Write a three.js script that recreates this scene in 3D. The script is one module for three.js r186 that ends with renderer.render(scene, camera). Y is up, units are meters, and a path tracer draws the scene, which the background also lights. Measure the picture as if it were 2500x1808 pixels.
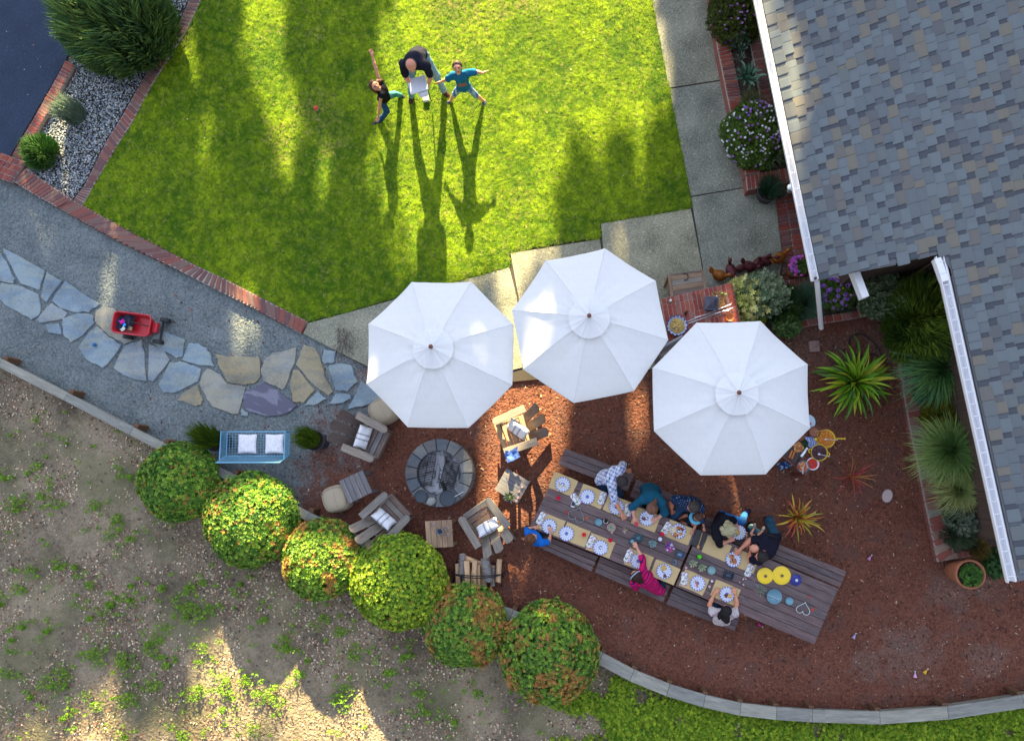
import * as THREE from 'three';
import { mergeGeometries, mergeVertices } from 'three/addons/utils/BufferGeometryUtils.js';

// ---------- camera, sky, sun, exposure ----------
const scene = new THREE.Scene();
const F = 1560, CAM_H = 12.5, TILT = THREE.MathUtils.degToRad(4.5);       // lens in photo pixels (photo 2500 x 1808), metres above the terrace, tilt from straight down
const NADIR = [1445, 1180], GX = 0.611, GZ = 0.7915;
const PX = NADIR[0] - F * Math.tan(TILT) * GX, PY = NADIR[1] - F * Math.tan(TILT) * GZ;   // optical axis in the photo
const forward = new THREE.Vector3(-Math.sin(TILT) * GX, -Math.cos(TILT), -Math.sin(TILT) * GZ);
const turn = new THREE.Quaternion().setFromUnitVectors(new THREE.Vector3(0, -1, 0), forward);
const camRight = new THREE.Vector3(1, 0, 0).applyQuaternion(turn), camDown = new THREE.Vector3(0, 0, 1).applyQuaternion(turn);
const camera = new THREE.PerspectiveCamera(2 * Math.atan(PY / F) * 180 / Math.PI, PX / PY, 0.1, 400);
camera.position.set(0, CAM_H, 0);
camera.up.copy(camDown).negate();
camera.lookAt(camera.position.clone().add(forward));
camera.setViewOffset(2 * PX, 2 * PY, 0, 0, 2500, 1808);
camera.updateProjectionMatrix();
scene.add(camera);

const SUN_AZ = 0.022, SUN_EL = THREE.MathUtils.degToRad(19);              // low sun behind the top of the picture
const sunDir = new THREE.Vector3(-Math.sin(SUN_AZ) * Math.cos(SUN_EL), Math.sin(SUN_EL), -Math.cos(SUN_AZ) * Math.cos(SUN_EL));
const sun = new THREE.DirectionalLight(new THREE.Color().setRGB(1, 0.81, 0.43), 4.8);
sun.position.copy(sunDir).multiplyScalar(60);
sun.castShadow = true;
sun.shadow.mapSize.set(4096, 4096);
Object.assign(sun.shadow.camera, { left: -20, right: 20, top: 20, bottom: -20, near: 1, far: 140 });
scene.add(sun, sun.target);

{ // clear evening sky, a little brighter and whiter low down
  const W = 64, Hh = 32, d = new Float32Array(W * Hh * 4);
  for (let y = 0; y < Hh; y++) for (let x = 0; x < W; x++) {
    const up = ((y + 0.5) / Hh - 0.5) * Math.PI, s = Math.max(0, Math.sin(up)), k = Math.pow(1 - s, 2.5), i = (y * W + x) * 4;
    const az = ((x + 0.5) / W - 0.5) * 2 * Math.PI, toSun = -Math.sin(az) * Math.cos(up), below = (up < 0 ? 0.35 : 1) * (1 + 0.75 * toSun);
    d[i] = (0.104 + 0.040 * k) * below; d[i + 1] = (0.121 + 0.032 * k) * below; d[i + 2] = (0.160 + 0.01 * k) * below; d[i + 3] = 1;
  }
  const t = new THREE.DataTexture(d, W, Hh, THREE.RGBAFormat, THREE.FloatType);
  t.mapping = THREE.EquirectangularReflectionMapping; t.magFilter = THREE.LinearFilter; t.needsUpdate = true;
  scene.background = t; scene.environment = t;
}
const EXPOSURE = 8.7;

// ---------- helpers ----------
const V = (x, y, z) => new THREE.Vector3(x, y, z);
function rng(seed) { let a = seed >>> 0; return () => { a = (a + 0x6D2B79F5) | 0; let t = Math.imul(a ^ (a >>> 15), 1 | a); t = (t + Math.imul(t ^ (t >>> 7), 61 | t)) ^ t; return ((t ^ (t >>> 14)) >>> 0) / 4294967296; }; }
const R0 = rng(12345);
const rr = (r, a, b) => a + (b - a) * r();
// the place at height h that the photo shows at pixel (px, py)
function at(px, py, h = 0) {
  const d = forward.clone().addScaledVector(camRight, (px - PX) / F).addScaledVector(camDown, (py - PY) / F);
  return camera.position.clone().addScaledVector(d, (h - CAM_H) / d.y);
}
const poly = (flat, h = 0) => { const o = []; for (let i = 0; i < flat.length; i += 2) o.push(at(flat[i], flat[i + 1], h)); return o; };
const lerp = THREE.MathUtils.lerp, clamp = THREE.MathUtils.clamp, sstep = THREE.MathUtils.smoothstep;
function inside(p, pts) { let c = false; for (let i = 0, j = pts.length - 1; i < pts.length; j = i++) { const a = pts[i], b = pts[j]; if ((a.z > p.z) !== (b.z > p.z) && p.x < (b.x - a.x) * (p.z - a.z) / (b.z - a.z) + a.x) c = !c; } return c; }
const bounds = (pts) => ({ x0: Math.min(...pts.map((p) => p.x)), x1: Math.max(...pts.map((p) => p.x)), z0: Math.min(...pts.map((p) => p.z)), z1: Math.max(...pts.map((p) => p.z)) });
function edgeDist(p, pts) { let m = 1e9; for (let i = 0, j = pts.length - 1; i < pts.length; j = i++) { const a = pts[j], b = pts[i], ex = b.x - a.x, ez = b.z - a.z, t = clamp(((p.x - a.x) * ex + (p.z - a.z) * ez) / (ex * ex + ez * ez + 1e-9), 0, 1); m = Math.min(m, Math.hypot(p.x - a.x - ex * t, p.z - a.z - ez * t)); } return m; }

// noise
const hash = (x, y, s) => { let h = Math.imul(x | 0, 374761393) + Math.imul(y | 0, 668265263) + Math.imul(s | 0, 2147483647 - 1013); h = Math.imul(h ^ (h >>> 13), 1274126177); return ((h ^ (h >>> 16)) >>> 0) / 4294967296; };
function vn(x, y, s = 0, per = 0) {
  const ix = Math.floor(x), iy = Math.floor(y), fx = x - ix, fy = y - iy, u = fx * fx * (3 - 2 * fx), v = fy * fy * (3 - 2 * fy);
  const w = per ? (k) => ((k % per) + per) % per : (k) => k;
  return lerp(lerp(hash(w(ix), w(iy), s), hash(w(ix + 1), w(iy), s), u), lerp(hash(w(ix), w(iy + 1), s), hash(w(ix + 1), w(iy + 1), s), u), v);
}
const fbm = (x, y, s = 0, o = 4, per = 0) => { let a = 0.5, t = 0, n = 0; for (let i = 0; i < o; i++) { t += a * vn(x, y, s + i * 17, per); n += a; a *= 0.5; x *= 2; y *= 2; per *= 2; } return t / n; };
const toS = (c) => { c = clamp(c, 0, 1); return Math.round(255 * (c <= 0.0031308 ? 12.92 * c : 1.055 * Math.pow(c, 1 / 2.4) - 0.055)); };
// texture of w x h pixels that covers sx x sz metres from (ox, oz); fn gives a linear colour (or one value for data)
function tex(w, h, sx, sz, fn, data = false, ox = 0, oz = 0) {
  const d = new Uint8Array(w * h * 4);
  for (let y = 0; y < h; y++) for (let x = 0; x < w; x++) {
    const c = fn((x + 0.5) / w, (y + 0.5) / h, x, y), i = (y * w + x) * 4;
    if (data) d[i] = d[i + 1] = d[i + 2] = Math.round(255 * clamp(c, 0, 1)); else { d[i] = toS(c[0]); d[i + 1] = toS(c[1]); d[i + 2] = toS(c[2]); }
    d[i + 3] = 255;
  }
  const t = new THREE.DataTexture(d, w, h, THREE.RGBAFormat, THREE.UnsignedByteType);
  t.wrapS = t.wrapT = THREE.RepeatWrapping; t.magFilter = THREE.LinearFilter; t.minFilter = THREE.LinearMipmapLinearFilter; t.generateMipmaps = true;
  if (!data) t.colorSpace = THREE.SRGBColorSpace;
  t.repeat.set(1 / sx, 1 / sz); t.offset.set(-ox / sx, -oz / sz); t.needsUpdate = true;
  return t;
}
const mix3 = (a, b, t) => [lerp(a[0], b[0], t), lerp(a[1], b[1], t), lerp(a[2], b[2], t)];
const mul3 = (a, k) => [a[0] * k, a[1] * k, a[2] * k];
const rgb = (r, g, b) => new THREE.Color().setRGB(r, g, b);
const S = (r, g, b) => new THREE.Color().setRGB(r / 255, g / 255, b / 255, THREE.SRGBColorSpace);
const mat = (color, rough = 0.85, extra = {}) => new THREE.MeshStandardMaterial({ color: Array.isArray(color) ? rgb(...color) : color, roughness: rough, ...extra });
const phys = (o) => new THREE.MeshPhysicalMaterial(o);

// names, things and parts
const used = {};
function numbered(name) { const base = name.replace(/_\d\d\d$/, ''); const n = used[base] ?? 0; used[base] = n + 1; return n ? base + '_' + String(n).padStart(3, '0') : base; }
function tag(o, label, category, group) { o.userData.label = label; o.userData.category = category; if (group) o.userData.group = group; return o; }
function shade(o) { o.castShadow = o.receiveShadow = true; return o; }
function thing(name, label, category, p, group, turnY = 0) { const o = new THREE.Group(); o.name = numbered(name); o.position.copy(p); o.rotation.y = turnY; tag(o, label, category, group); scene.add(o); return o; }
function struct(name, p = V(0, 0, 0)) { const o = new THREE.Group(); o.name = numbered(name); o.position.copy(p); o.userData.kind = 'structure'; scene.add(o); return o; }
// part built in the parent's own frame
function part(parent, name, geo, m) { const o = shade(new THREE.Mesh(Array.isArray(geo) ? merge(geo) : geo, m)); o.name = numbered(name); parent.add(o); return o; }
// part whose geometry is given in world space (parents are not turned)
function wpart(parent, name, geo, m) { const g = Array.isArray(geo) ? merge(geo) : geo; const p = V(0, 0, 0); for (let q = parent; q && q !== scene; q = q.parent) p.add(q.position); g.translate(-p.x, -p.y, -p.z); return part(parent, name, g, m); }
function solo(name, geo, m, label, category, group) { const o = shade(new THREE.Mesh(Array.isArray(geo) ? merge(geo) : geo, m)); o.geometry.computeBoundingBox(); const b = o.geometry.boundingBox, c = V((b.min.x + b.max.x) / 2, b.min.y, (b.min.z + b.max.z) / 2); o.geometry.translate(-c.x, -c.y, -c.z); o.position.copy(c); o.name = numbered(name); scene.add(o); return tag(o, label, category, group); }
function copyOf(o, p, turnY, label) { const c = o.clone(); c.name = numbered(o.name); c.userData = { ...o.userData }; if (label) c.userData.label = label; c.position.copy(p); c.rotation.y = turnY; scene.add(c); return c; }
function merge(list) {
  const want = list.some((g) => g.attributes.color);
  const l = list.map((g) => { let q = g.index ? g.toNonIndexed() : g; for (const k of Object.keys(q.attributes)) if (!['position', 'normal', 'uv', 'color'].includes(k)) q.deleteAttribute(k); if (!q.attributes.normal) q.computeVertexNormals(); if (!q.attributes.uv) q.setAttribute('uv', new THREE.BufferAttribute(new Float32Array(q.attributes.position.count * 2), 2)); if (want && !q.attributes.color) q.setAttribute('color', new THREE.BufferAttribute(new Float32Array(q.attributes.position.count * 3).fill(1), 3)); return q; });
  return mergeGeometries(l, false);
}
function paint(g, c) { const n = g.attributes.position.count, a = new Float32Array(n * 3); for (let i = 0; i < n; i++) { a[i * 3] = c[0]; a[i * 3 + 1] = c[1]; a[i * 3 + 2] = c[2]; } g.setAttribute('color', new THREE.BufferAttribute(a, 3)); return g; }
function uvXZ(g, axisU = 'x', axisV = 'z') { const p = g.attributes.position, u = new Float32Array(p.count * 2); const I = { x: 'getX', y: 'getY', z: 'getZ' }; for (let i = 0; i < p.count; i++) { u[i * 2] = p[I[axisU]](i); u[i * 2 + 1] = p[I[axisV]](i); } g.setAttribute('uv', new THREE.BufferAttribute(u, 2)); return g; }
// convex polygons from point lists, flat shaded
function faces(quads) {
  const pos = []; for (const q of quads) for (let i = 1; i + 1 < q.length; i++) pos.push(...q[0].toArray(), ...q[i].toArray(), ...q[i + 1].toArray());
  const g = new THREE.BufferGeometry(); g.setAttribute('position', new THREE.BufferAttribute(new Float32Array(pos), 3)); g.computeVertexNormals(); return uvXZ(g);
}
// box with chamfered edges: 44 triangles, uv in metres along its longest side
function cbox(w, h, d, c = 0.006) {
  const X = w / 2, Y = h / 2, Z = d / 2, q = [], P = (x, y, z, ax) => V(x * (ax === 0 ? X : X - c), y * (ax === 1 ? Y : Y - c), z * (ax === 2 ? Z : Z - c));
  for (const s of [-1, 1]) {
    const f = [[P(s, -1, -1, 0), P(s, 1, -1, 0), P(s, 1, 1, 0), P(s, -1, 1, 0)], [P(-1, s, -1, 1), P(-1, s, 1, 1), P(1, s, 1, 1), P(1, s, -1, 1)], [P(-1, -1, s, 2), P(1, -1, s, 2), P(1, 1, s, 2), P(-1, 1, s, 2)]];
    for (const k of f) q.push(s > 0 ? k : k.reverse());
    for (const t of [-1, 1]) {
      const e = [[P(s, t, -1, 0), P(s, t, -1, 1), P(s, t, 1, 1), P(s, t, 1, 0)], [P(s, -1, t, 0), P(s, 1, t, 0), P(s, 1, t, 2), P(s, -1, t, 2)], [P(-1, s, t, 1), P(-1, s, t, 2), P(1, s, t, 2), P(1, s, t, 1)]];
      for (const k of e) q.push(orient(k));
      for (const u of [-1, 1]) q.push(orient([P(s, t, u, 0), P(s, t, u, 1), P(s, t, u, 2)]));
    }
  }
  const g = faces(q.map(orient)), p = g.attributes.position, uv = g.attributes.uv, n = g.attributes.normal;
  for (let i = 0; i < p.count; i++) { const l = w >= d ? p.getX(i) : p.getZ(i), o = w >= d ? p.getZ(i) : p.getX(i); uv.setXY(i, l, Math.abs(n.getY(i)) > 0.5 ? o : p.getY(i) + o); }
  return g;
}
function orient(k) { const n = k[1].clone().sub(k[0]).cross(k[2].clone().sub(k[0])), m = k.reduce((a, b) => a.clone().add(b), V(0, 0, 0)); return n.dot(m) < 0 ? k.slice().reverse() : k; }
function placed(g, p, ry = 0, rx = 0, rz = 0, s) { const m = new THREE.Matrix4().compose(p, new THREE.Quaternion().setFromEuler(new THREE.Euler(rx, ry, rz, 'YXZ')), s ?? V(1, 1, 1)); return g.applyMatrix4(m); }
const box = (w, h, d, p, ry = 0, c = 0.006, rx = 0, rz = 0) => placed(cbox(w, h, d, c), p, ry, rx, rz);
// flat sheet over a polygon (list of points) at height y, uv in metres
function sheet(pts, y) {
  const c = pts.map((p) => new THREE.Vector2(p.x, p.z)), t = THREE.ShapeUtils.triangulateShape(c, []), pos = [];
  for (const k of t) { let [a, b, d] = k.map((i) => pts[i]); if ((b.x - a.x) * (d.z - a.z) - (b.z - a.z) * (d.x - a.x) > 0) [b, d] = [d, b]; for (const p of [a, b, d]) pos.push(p.x, y ?? p.y, p.z); }
  const g = new THREE.BufferGeometry(); g.setAttribute('position', new THREE.BufferAttribute(new Float32Array(pos), 3)); g.computeVertexNormals(); return uvXZ(g);
}
// polygon with thickness and a chamfered top edge
function slab(pts, y0, y1, bev = 0.008) {
  const n = pts.length, cx = pts.reduce((a, p) => a + p.x, 0) / n, cz = pts.reduce((a, p) => a + p.z, 0) / n;
  const area = pts.reduce((a, p, i) => { const q = pts[(i + 1) % n]; return a + p.x * q.z - q.x * p.z; }, 0), ring = area > 0 ? pts : pts.slice().reverse();
  const ins = ring.map((p, i) => { const a = ring[(i + n - 1) % n], b = ring[(i + 1) % n]; let d1 = V(p.x - a.x, 0, p.z - a.z).normalize(), d2 = V(b.x - p.x, 0, b.z - p.z).normalize(); const nx = -(d1.z + d2.z), nz = d1.x + d2.x, l = Math.hypot(nx, nz) || 1; return V(p.x + nx / l * bev, y1, p.z + nz / l * bev); });
  const top = sheet(ins, y1), q = [];
  for (let i = 0; i < n; i++) { const j = (i + 1) % n, a = ring[i], b = ring[j]; q.push([V(a.x, y0, a.z), V(a.x, y1 - bev, a.z), V(b.x, y1 - bev, b.z), V(b.x, y0, b.z)], [V(a.x, y1 - bev, a.z), ins[i], ins[j], V(b.x, y1 - bev, b.z)]); }
  return merge([top, faces(q)]);
}
const tube = (pts, r, seg = 0, rad = 6, closed = false) => new THREE.TubeGeometry(new THREE.CatmullRomCurve3(pts, closed, 'centripetal'), seg || pts.length * 4, r, rad, closed);
const bar = (a, b, r, rad = 6) => { const l = a.distanceTo(b), g = new THREE.CylinderGeometry(r, r, l, rad); g.translate(0, l / 2, 0); return g.applyMatrix4(new THREE.Matrix4().compose(a, new THREE.Quaternion().setFromUnitVectors(V(0, 1, 0), b.clone().sub(a).normalize()), V(1, 1, 1))); };
const lathe = (prof, seg = 24) => new THREE.LatheGeometry(prof.map((p) => new THREE.Vector2(p[0], p[1])), seg);
const ball = (r, p, sx = 1, sy = 1, sz = 1, seg = 12) => { const g = new THREE.SphereGeometry(r, seg, Math.max(6, seg * 0.7 | 0)); g.scale(sx, sy, sz); return p ? g.translate(p.x, p.y, p.z) : g; };
// many small pieces: list of [matrix, colour]
function swarm(parent, name, geo, m, list, label, category) {
  const o = new THREE.InstancedMesh(geo, m, list.length); o.name = numbered(name); o.userData.kind = 'stuff'; shade(o);
  list.forEach(([mx, c], i) => { o.setMatrixAt(i, mx); o.setColorAt(i, c); });
  if (label) tag(o, label, category);
  parent.add(o); return o;
}
const _q = new THREE.Quaternion(), _e = new THREE.Euler();
const trs = (p, rx, ry, rz, sx, sy = sx, sz = sx) => new THREE.Matrix4().compose(p, _q.setFromEuler(_e.set(rx, ry, rz, 'YXZ')), V(sx, sy, sz));
const aim = (p, dir, roll, sx, sy, sz) => { const q = new THREE.Quaternion().setFromUnitVectors(V(0, 1, 0), dir.clone().normalize()); return new THREE.Matrix4().compose(p, q.multiply(new THREE.Quaternion().setFromAxisAngle(V(0, 1, 0), roll)), V(sx, sy, sz)); };
const jitter = (r, c, a) => { const k = 1 + (r() - 0.5) * 2 * a; return rgb(c[0] * k, c[1] * k, c[2] * k); };

// ---------- materials ----------
const grain = (base, dark, seed, along = 14, across = 90) => tex(512, 256, 2.0, 0.5, (u, v) => {
  const g = fbm(u * along, v * across, seed, 4), w = fbm(u * 5, v * 9, seed + 3, 3), f = vn(u * 40, v * 256, seed + 9);
  return mul3(mix3(dark, base, clamp(g * 1.3 - 0.15 + (f - 0.5) * 0.3, 0, 1)), 0.75 + w * 0.5);
});
const bumpGrain = tex(512, 256, 2.0, 0.5, (u, v) => fbm(u * 14, v * 120, 77, 3), true);
const woodMat = (base, dark, seed, tints = [1]) => { const t = grain(base, dark, seed); return tints.map((k) => mat(Array.isArray(k) ? k : [k, k, k], 0.78, { map: t, bumpMap: bumpGrain, bumpScale: 0.002 })); };
const W_TABLE = woodMat([0.185, 0.132, 0.13], [0.062, 0.042, 0.044], 11, [[1, 1, 1], [1.18, 1.15, 1.12], [0.86, 0.86, 0.9], [1.05, 0.95, 0.95], [0.94, 1, 1.06]]);
const W_GREY = woodMat([0.31, 0.27, 0.225], [0.15, 0.125, 0.105], 21, [[1, 1, 1], [1.15, 1.12, 1.1], [0.85, 0.87, 0.92], [1.05, 1, 0.9]]);
const W_BROWN = woodMat([0.20, 0.145, 0.12], [0.09, 0.062, 0.055], 31, [[1, 1, 1], [1.1, 1.05, 1], [0.8, 0.82, 0.85]]);
const W_TAN = woodMat([0.40, 0.27, 0.17], [0.20, 0.125, 0.075], 41, [[1, 1, 1], [1.12, 1.1, 1.08], [0.85, 0.85, 0.86]]);
const W_CAP = woodMat([0.33, 0.32, 0.27], [0.17, 0.165, 0.14], 51, [[1, 1, 1], [1.12, 1.12, 1.1], [0.88, 0.9, 0.94]]);
const W_POST = woodMat([0.20, 0.10, 0.05], [0.10, 0.05, 0.026], 61, [[1, 1, 1]]);
const W_SLATE = woodMat([0.21, 0.20, 0.205], [0.10, 0.098, 0.105], 71, [[1, 1, 1], [1.15, 1.1, 1.05], [0.85, 0.88, 0.95]]);
const brickTex = tex(256, 256, 0.5, 0.5, (u, v) => { const a = fbm(u * 24, v * 24, 5, 3, 24), b = fbm(u * 6, v * 6, 8, 3, 6), c = sstep(vn(u * 40, v * 40, 9, 40), 0.8, 0.95); return mix3(mul3([1, 1, 1], 0.62 + a * 0.6 + (b - 0.5) * 0.5), [1.4, 1.9, 2.0], c * 0.25); });
const brickBump = tex(256, 256, 0.5, 0.5, (u, v) => fbm(u * 40, v * 40, 15, 3, 40), true);
const brickMats = [[0.34, 0.075, 0.05], [0.27, 0.06, 0.05], [0.38, 0.11, 0.07], [0.22, 0.075, 0.07], [0.30, 0.055, 0.04], [0.33, 0.14, 0.11]].map((c) => mat(c, 0.9, { map: brickTex, bumpMap: brickBump, bumpScale: 0.004 }));
const dullBricks = [[0.235, 0.095, 0.082], [0.19, 0.082, 0.078], [0.26, 0.115, 0.09], [0.215, 0.13, 0.11], [0.28, 0.09, 0.07], [0.17, 0.085, 0.085]].map((c) => mat(c, 0.92, { map: brickTex, bumpMap: brickBump, bumpScale: 0.004 }));
const mortarMat = mat([0.36, 0.32, 0.28], 0.95, { map: brickTex });
const whitePaint = mat([0.80, 0.80, 0.82], 0.45);
const blackIron = mat([0.022, 0.023, 0.026], 0.5, { metalness: 0.3 });
const steel = mat([0.62, 0.63, 0.66], 0.28, { metalness: 0.9 });
const V_COL = (rough = 0.85, extra = {}) => new THREE.MeshStandardMaterial({ color: 0xffffff, vertexColors: true, roughness: rough, ...extra });
const leafMat = new THREE.MeshPhysicalMaterial({ color: 0xffffff, roughness: 0.5, side: THREE.DoubleSide, specularIntensity: 0.6 });
const softLeaf = new THREE.MeshPhysicalMaterial({ color: 0xffffff, roughness: 0.8, side: THREE.DoubleSide, specularIntensity: 0.4 });
const grassMat = new THREE.MeshPhysicalMaterial({ color: 0xffffff, roughness: 0.7, side: THREE.DoubleSide, transmission: 0.3, specularIntensity: 0.3 });
const chipMat = mat([1, 1, 1], 0.9);

// ---------- small shapes used in swarms ----------
const leafGeo = (() => { const q = [V(0, 0, 0), V(0.5, 0.12, 0.45), V(0, 0, 1), V(-0.5, 0.12, 0.45)]; const g = faces([[q[0], q[1], q[2]], [q[0], q[2], q[3]]]); return g; })();      // folded leaf, one long
const spriteLeaf = (() => { const l = []; for (let i = 0; i < 5; i++) { const g = leafGeo.clone(); g.scale(0.42, 0.6, 1); placed(g, V(0, 0, 0), i * 1.257 + 0.2, -0.55 + (i % 2) * 0.25); l.push(g); } return merge(l); })();   // whorl of five leaves opening upward
const needle = (() => { const g = new THREE.ConeGeometry(0.5, 1, 4, 1, true); g.translate(0, 0.5, 0); return g; })();
const tuft = (() => { const r = rng(5), l = []; for (let i = 0; i < 9; i++) { const a = i / 9 * 6.28 + r(), lean = rr(r, 0.4, 1.3), w = 0.05, h = rr(r, 0.6, 1.0), dx = Math.cos(a), dz = Math.sin(a), x = rr(r, -0.28, 0.28), z = rr(r, -0.28, 0.28); const A = V(x - dz * w, 0, z + dx * w), B = V(x + dz * w, 0, z - dx * w), M1 = V(x + dx * lean * 0.25 - dz * w, h * 0.6, z + dz * lean * 0.25 + dx * w), M2 = V(x + dx * lean * 0.25 + dz * w, h * 0.6, z + dz * lean * 0.25 - dx * w), T = V(x + dx * lean * 0.8, h * (1 - lean * 0.25), z + dz * lean * 0.8); l.push([A, B, M2, M1], [M1, M2, T]); } return faces(l); })();
const stoneGeo = (seed) => { const r = rng(seed), g = new THREE.IcosahedronGeometry(0.5, 1), p = g.attributes.position, k = {}; for (let i = 0; i < p.count; i++) { const key = [p.getX(i), p.getY(i), p.getZ(i)].map((c) => c.toFixed(3)).join(); k[key] ??= rr(r, 0.82, 1.15); p.setXYZ(i, p.getX(i) * k[key], p.getY(i) * k[key] * 0.62, p.getZ(i) * k[key] * 0.85); } const m = mergeVertices(g.deleteAttribute('uv').deleteAttribute('normal')); m.computeVertexNormals(); return uvXZ(m); };
const pebbleGeo = stoneGeo(3);
const chipGeo = (() => { const r = rng(9), c = (x, y, z) => V(x + rr(r, -0.1, 0.1), y, z + rr(r, -0.1, 0.1)); const a = [c(-0.5, 0, -0.2), c(0.5, 0.02, -0.25), c(0.45, 0, 0.2), c(-0.5, 0.03, 0.25)], b = a.map((p) => V(p.x * 0.8, p.y + 0.14, p.z * 0.7)); return faces([b.slice().reverse(), ...[0, 1, 2, 3].map((i) => [a[i], b[i], b[(i + 1) % 4], a[(i + 1) % 4]])]); })();

// ---------- terrain ----------
const wallLine = poly([-60, 862, 0, 886, 160, 968, 320, 1052, 395, 1091, 480, 1128, 565, 1166, 660, 1215, 750, 1260, 888, 1326, 990, 1380, 1085, 1436, 1160, 1470, 1248, 1502, 1350, 1555, 1466, 1607, 1543, 1648, 1631, 1684, 1720, 1711, 1808, 1731, 1896, 1741, 1984, 1747, 2149, 1752, 2315, 1740, 2500, 1712, 2600, 1690], 0.36);
const wallFoot = wallLine.map((p) => V(p.x, 0, p.z));
const far = 60;
// terrace: mulch running into grey gravel
const gravelSide = poly([905, 900, 870, 1000, 800, 1090, 735, 1190, 700, 1300, 640, 1400]);
const dusty = [[2215, 1590, 0.75], [2330, 1440, 0.6], [2380, 1420, 0.45], [2120, 1620, 0.4], [2410, 1610, 0.5], [2050, 870, 0.6], [1950, 860, 0.8], [2150, 850, 0.5]].map(([x, y, r]) => [at(x, y), r]);
const GA = at(900, 930), GB = at(690, 1330);
function gravelness(x, z) {                                   // 1 on the gravel path, 0 in the mulch
  const ex = GB.x - GA.x, ez = GB.z - GA.z, l = Math.hypot(ex, ez), d = ((x - GA.x) * ez - (z - GA.z) * ex) / l;
  const n = (fbm(x * 1.1, z * 1.1, 40, 4) - 0.5) * 1.5 + (vn(x * 9, z * 9, 44) - 0.5) * 0.6;
  return sstep(-d + n * 1.1, -0.75, 0.75);
}
const YX0 = -15, YZ0 = -8, YW = 25, YH = 14;
const yardTex = tex(2048, 1147, YW, YH, (u, v) => {
  const x = YX0 + u * YW, z = YZ0 + v * YH, g = gravelness(x, z);
  const s1 = vn(x * 45, z * 45, 1), s2 = vn(x * 70 + 9, z * 38, 2), s3 = fbm(x * 3, z * 3, 3, 4), s4 = vn(x * 28, z * 60, 5);
  let m = mix3([0.06, 0.018, 0.012], [0.265, 0.092, 0.05], clamp(s1 * 0.5 + s2 * 0.35 + s3 * 0.5 - 0.22, 0, 1));
  m = mix3(m, [0.09, 0.048, 0.04], sstep(s3, 0.5, 0.75) * 0.55);
  if (s4 > 0.9) m = mix3(m, [0.42, 0.27, 0.17], (s4 - 0.9) * 6);
  let dust = 0; for (const [p, r] of dusty) dust = Math.max(dust, sstep(1 - Math.hypot(x - p.x, z - p.z) / r + (fbm(x * 6, z * 6, 61, 3) - 0.5) * 0.9, 0, 0.6));
  m = mix3(m, mix3([0.13, 0.11, 0.095], [0.25, 0.23, 0.2], s1), dust * 0.22);
  const q = clamp(s1 * 0.55 + s2 * 0.4 + (s3 - 0.5) * 0.5, 0, 1);
  let k = mix3([0.06, 0.08, 0.087], [0.245, 0.275, 0.275], q);
  k = mix3(k, [0.20, 0.185, 0.14], sstep(vn(x * 17, z * 17, 8), 0.75, 1) * 0.5);
  return mix3(m, k, clamp(g + (s1 - 0.5) * 0.5 * (1 - Math.abs(2 * g - 1)), 0, 1));
}, false, YX0, YZ0);
const yardBump = tex(512, 512, 2.56, 2.56, (u, v) => 0.55 * vn(u * 64, v * 64, 3, 64) + 0.45 * vn(u * 128, v * 128, 4, 128), true);
const yardMat = mat([1, 1, 1], 0.95, { map: yardTex, bumpMap: yardBump, bumpScale: 0.018 });
const gravelPts = [...poly([-260, 240, 0, 395, 30, 440, 176, 490, 300, 590, 450, 665, 640, 764, 736, 814, 820, 857, 905, 900, 870, 1000, 800, 1090, 735, 1190, 690, 1230]), ...wallFoot.slice(0, 9).reverse()];
gravelPts.splice(gravelPts.length - 9, 1);
struct('gravel_path').add(shade(Object.assign(new THREE.Mesh(sheet([...poly([-300, 330, 0, 380, 60, 405, 176, 470, 300, 570, 450, 645, 640, 744, 760, 794, 905, 870, 905, 900, 870, 1000, 800, 1090, 735, 1190]), ...wallFoot.slice(0, 8).reverse()], 0), yardMat), { name: 'gravel' })));
struct('mulch_ground').add(shade(Object.assign(new THREE.Mesh(sheet([...poly([905, 870, 1300, 870, 1700, 640, 2560, 640, 2700, 1000]), ...wallFoot.slice(7).reverse(), ...poly([735, 1190, 800, 1090, 870, 1000, 905, 900])], 0), yardMat), { name: 'mulch' })));

// slope below the wall: bare soil, dead leaves, tufts of weed; green cover at the lower right
const HX0 = -16, HZ0 = -4, HW = 28, HH = 14;
const slopeTex = tex(2048, 1024, HW, HH, (u, v) => {
  const x = HX0 + u * HW, z = HZ0 + v * HH, s3 = fbm(x * 1.3, z * 1.3, 13, 5), s1 = vn(x * 50, z * 50, 14), s2 = fbm(x * 9, z * 9, 15, 3);
  let m = mix3([0.105, 0.080, 0.053], [0.31, 0.245, 0.16], clamp((s3 - 0.5) * 1.5 + 0.25 + s2 * 0.5 + (s1 - 0.5) * 0.6, 0, 1));
  m = mix3(m, [0.095, 0.11, 0.035], sstep(fbm(x * 1.1 + 9, z * 1.1 + 4, 27, 4), 0.45, 0.75) * 0.55 * (0.5 + s1 * 0.5));
  const litter = sstep(fbm(x * 1.7 + 5, z * 1.7, 19, 4), 0.46, 0.62), fl = vn(x * 34, z * 34, 22);
  if (fl > 0.62) m = mix3(m, mix3([0.50, 0.37, 0.24], [0.2, 0.11, 0.07], hash(x * 34 | 0, z * 34 | 0, 4)), litter * (fl - 0.62) * 2);
  return m;
}, false, HX0, HZ0);
const slopeMat = mat([1, 1, 1], 0.95, { map: slopeTex, bumpMap: yardBump, bumpScale: 0.02 });
struct('slope_ground').add(shade(Object.assign(new THREE.Mesh(sheet([...wallFoot, V(11, 0, 12), V(-17, 0, 12), V(-17, 0, -3)], -0.006), slopeMat), { name: 'soil' })));
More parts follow.
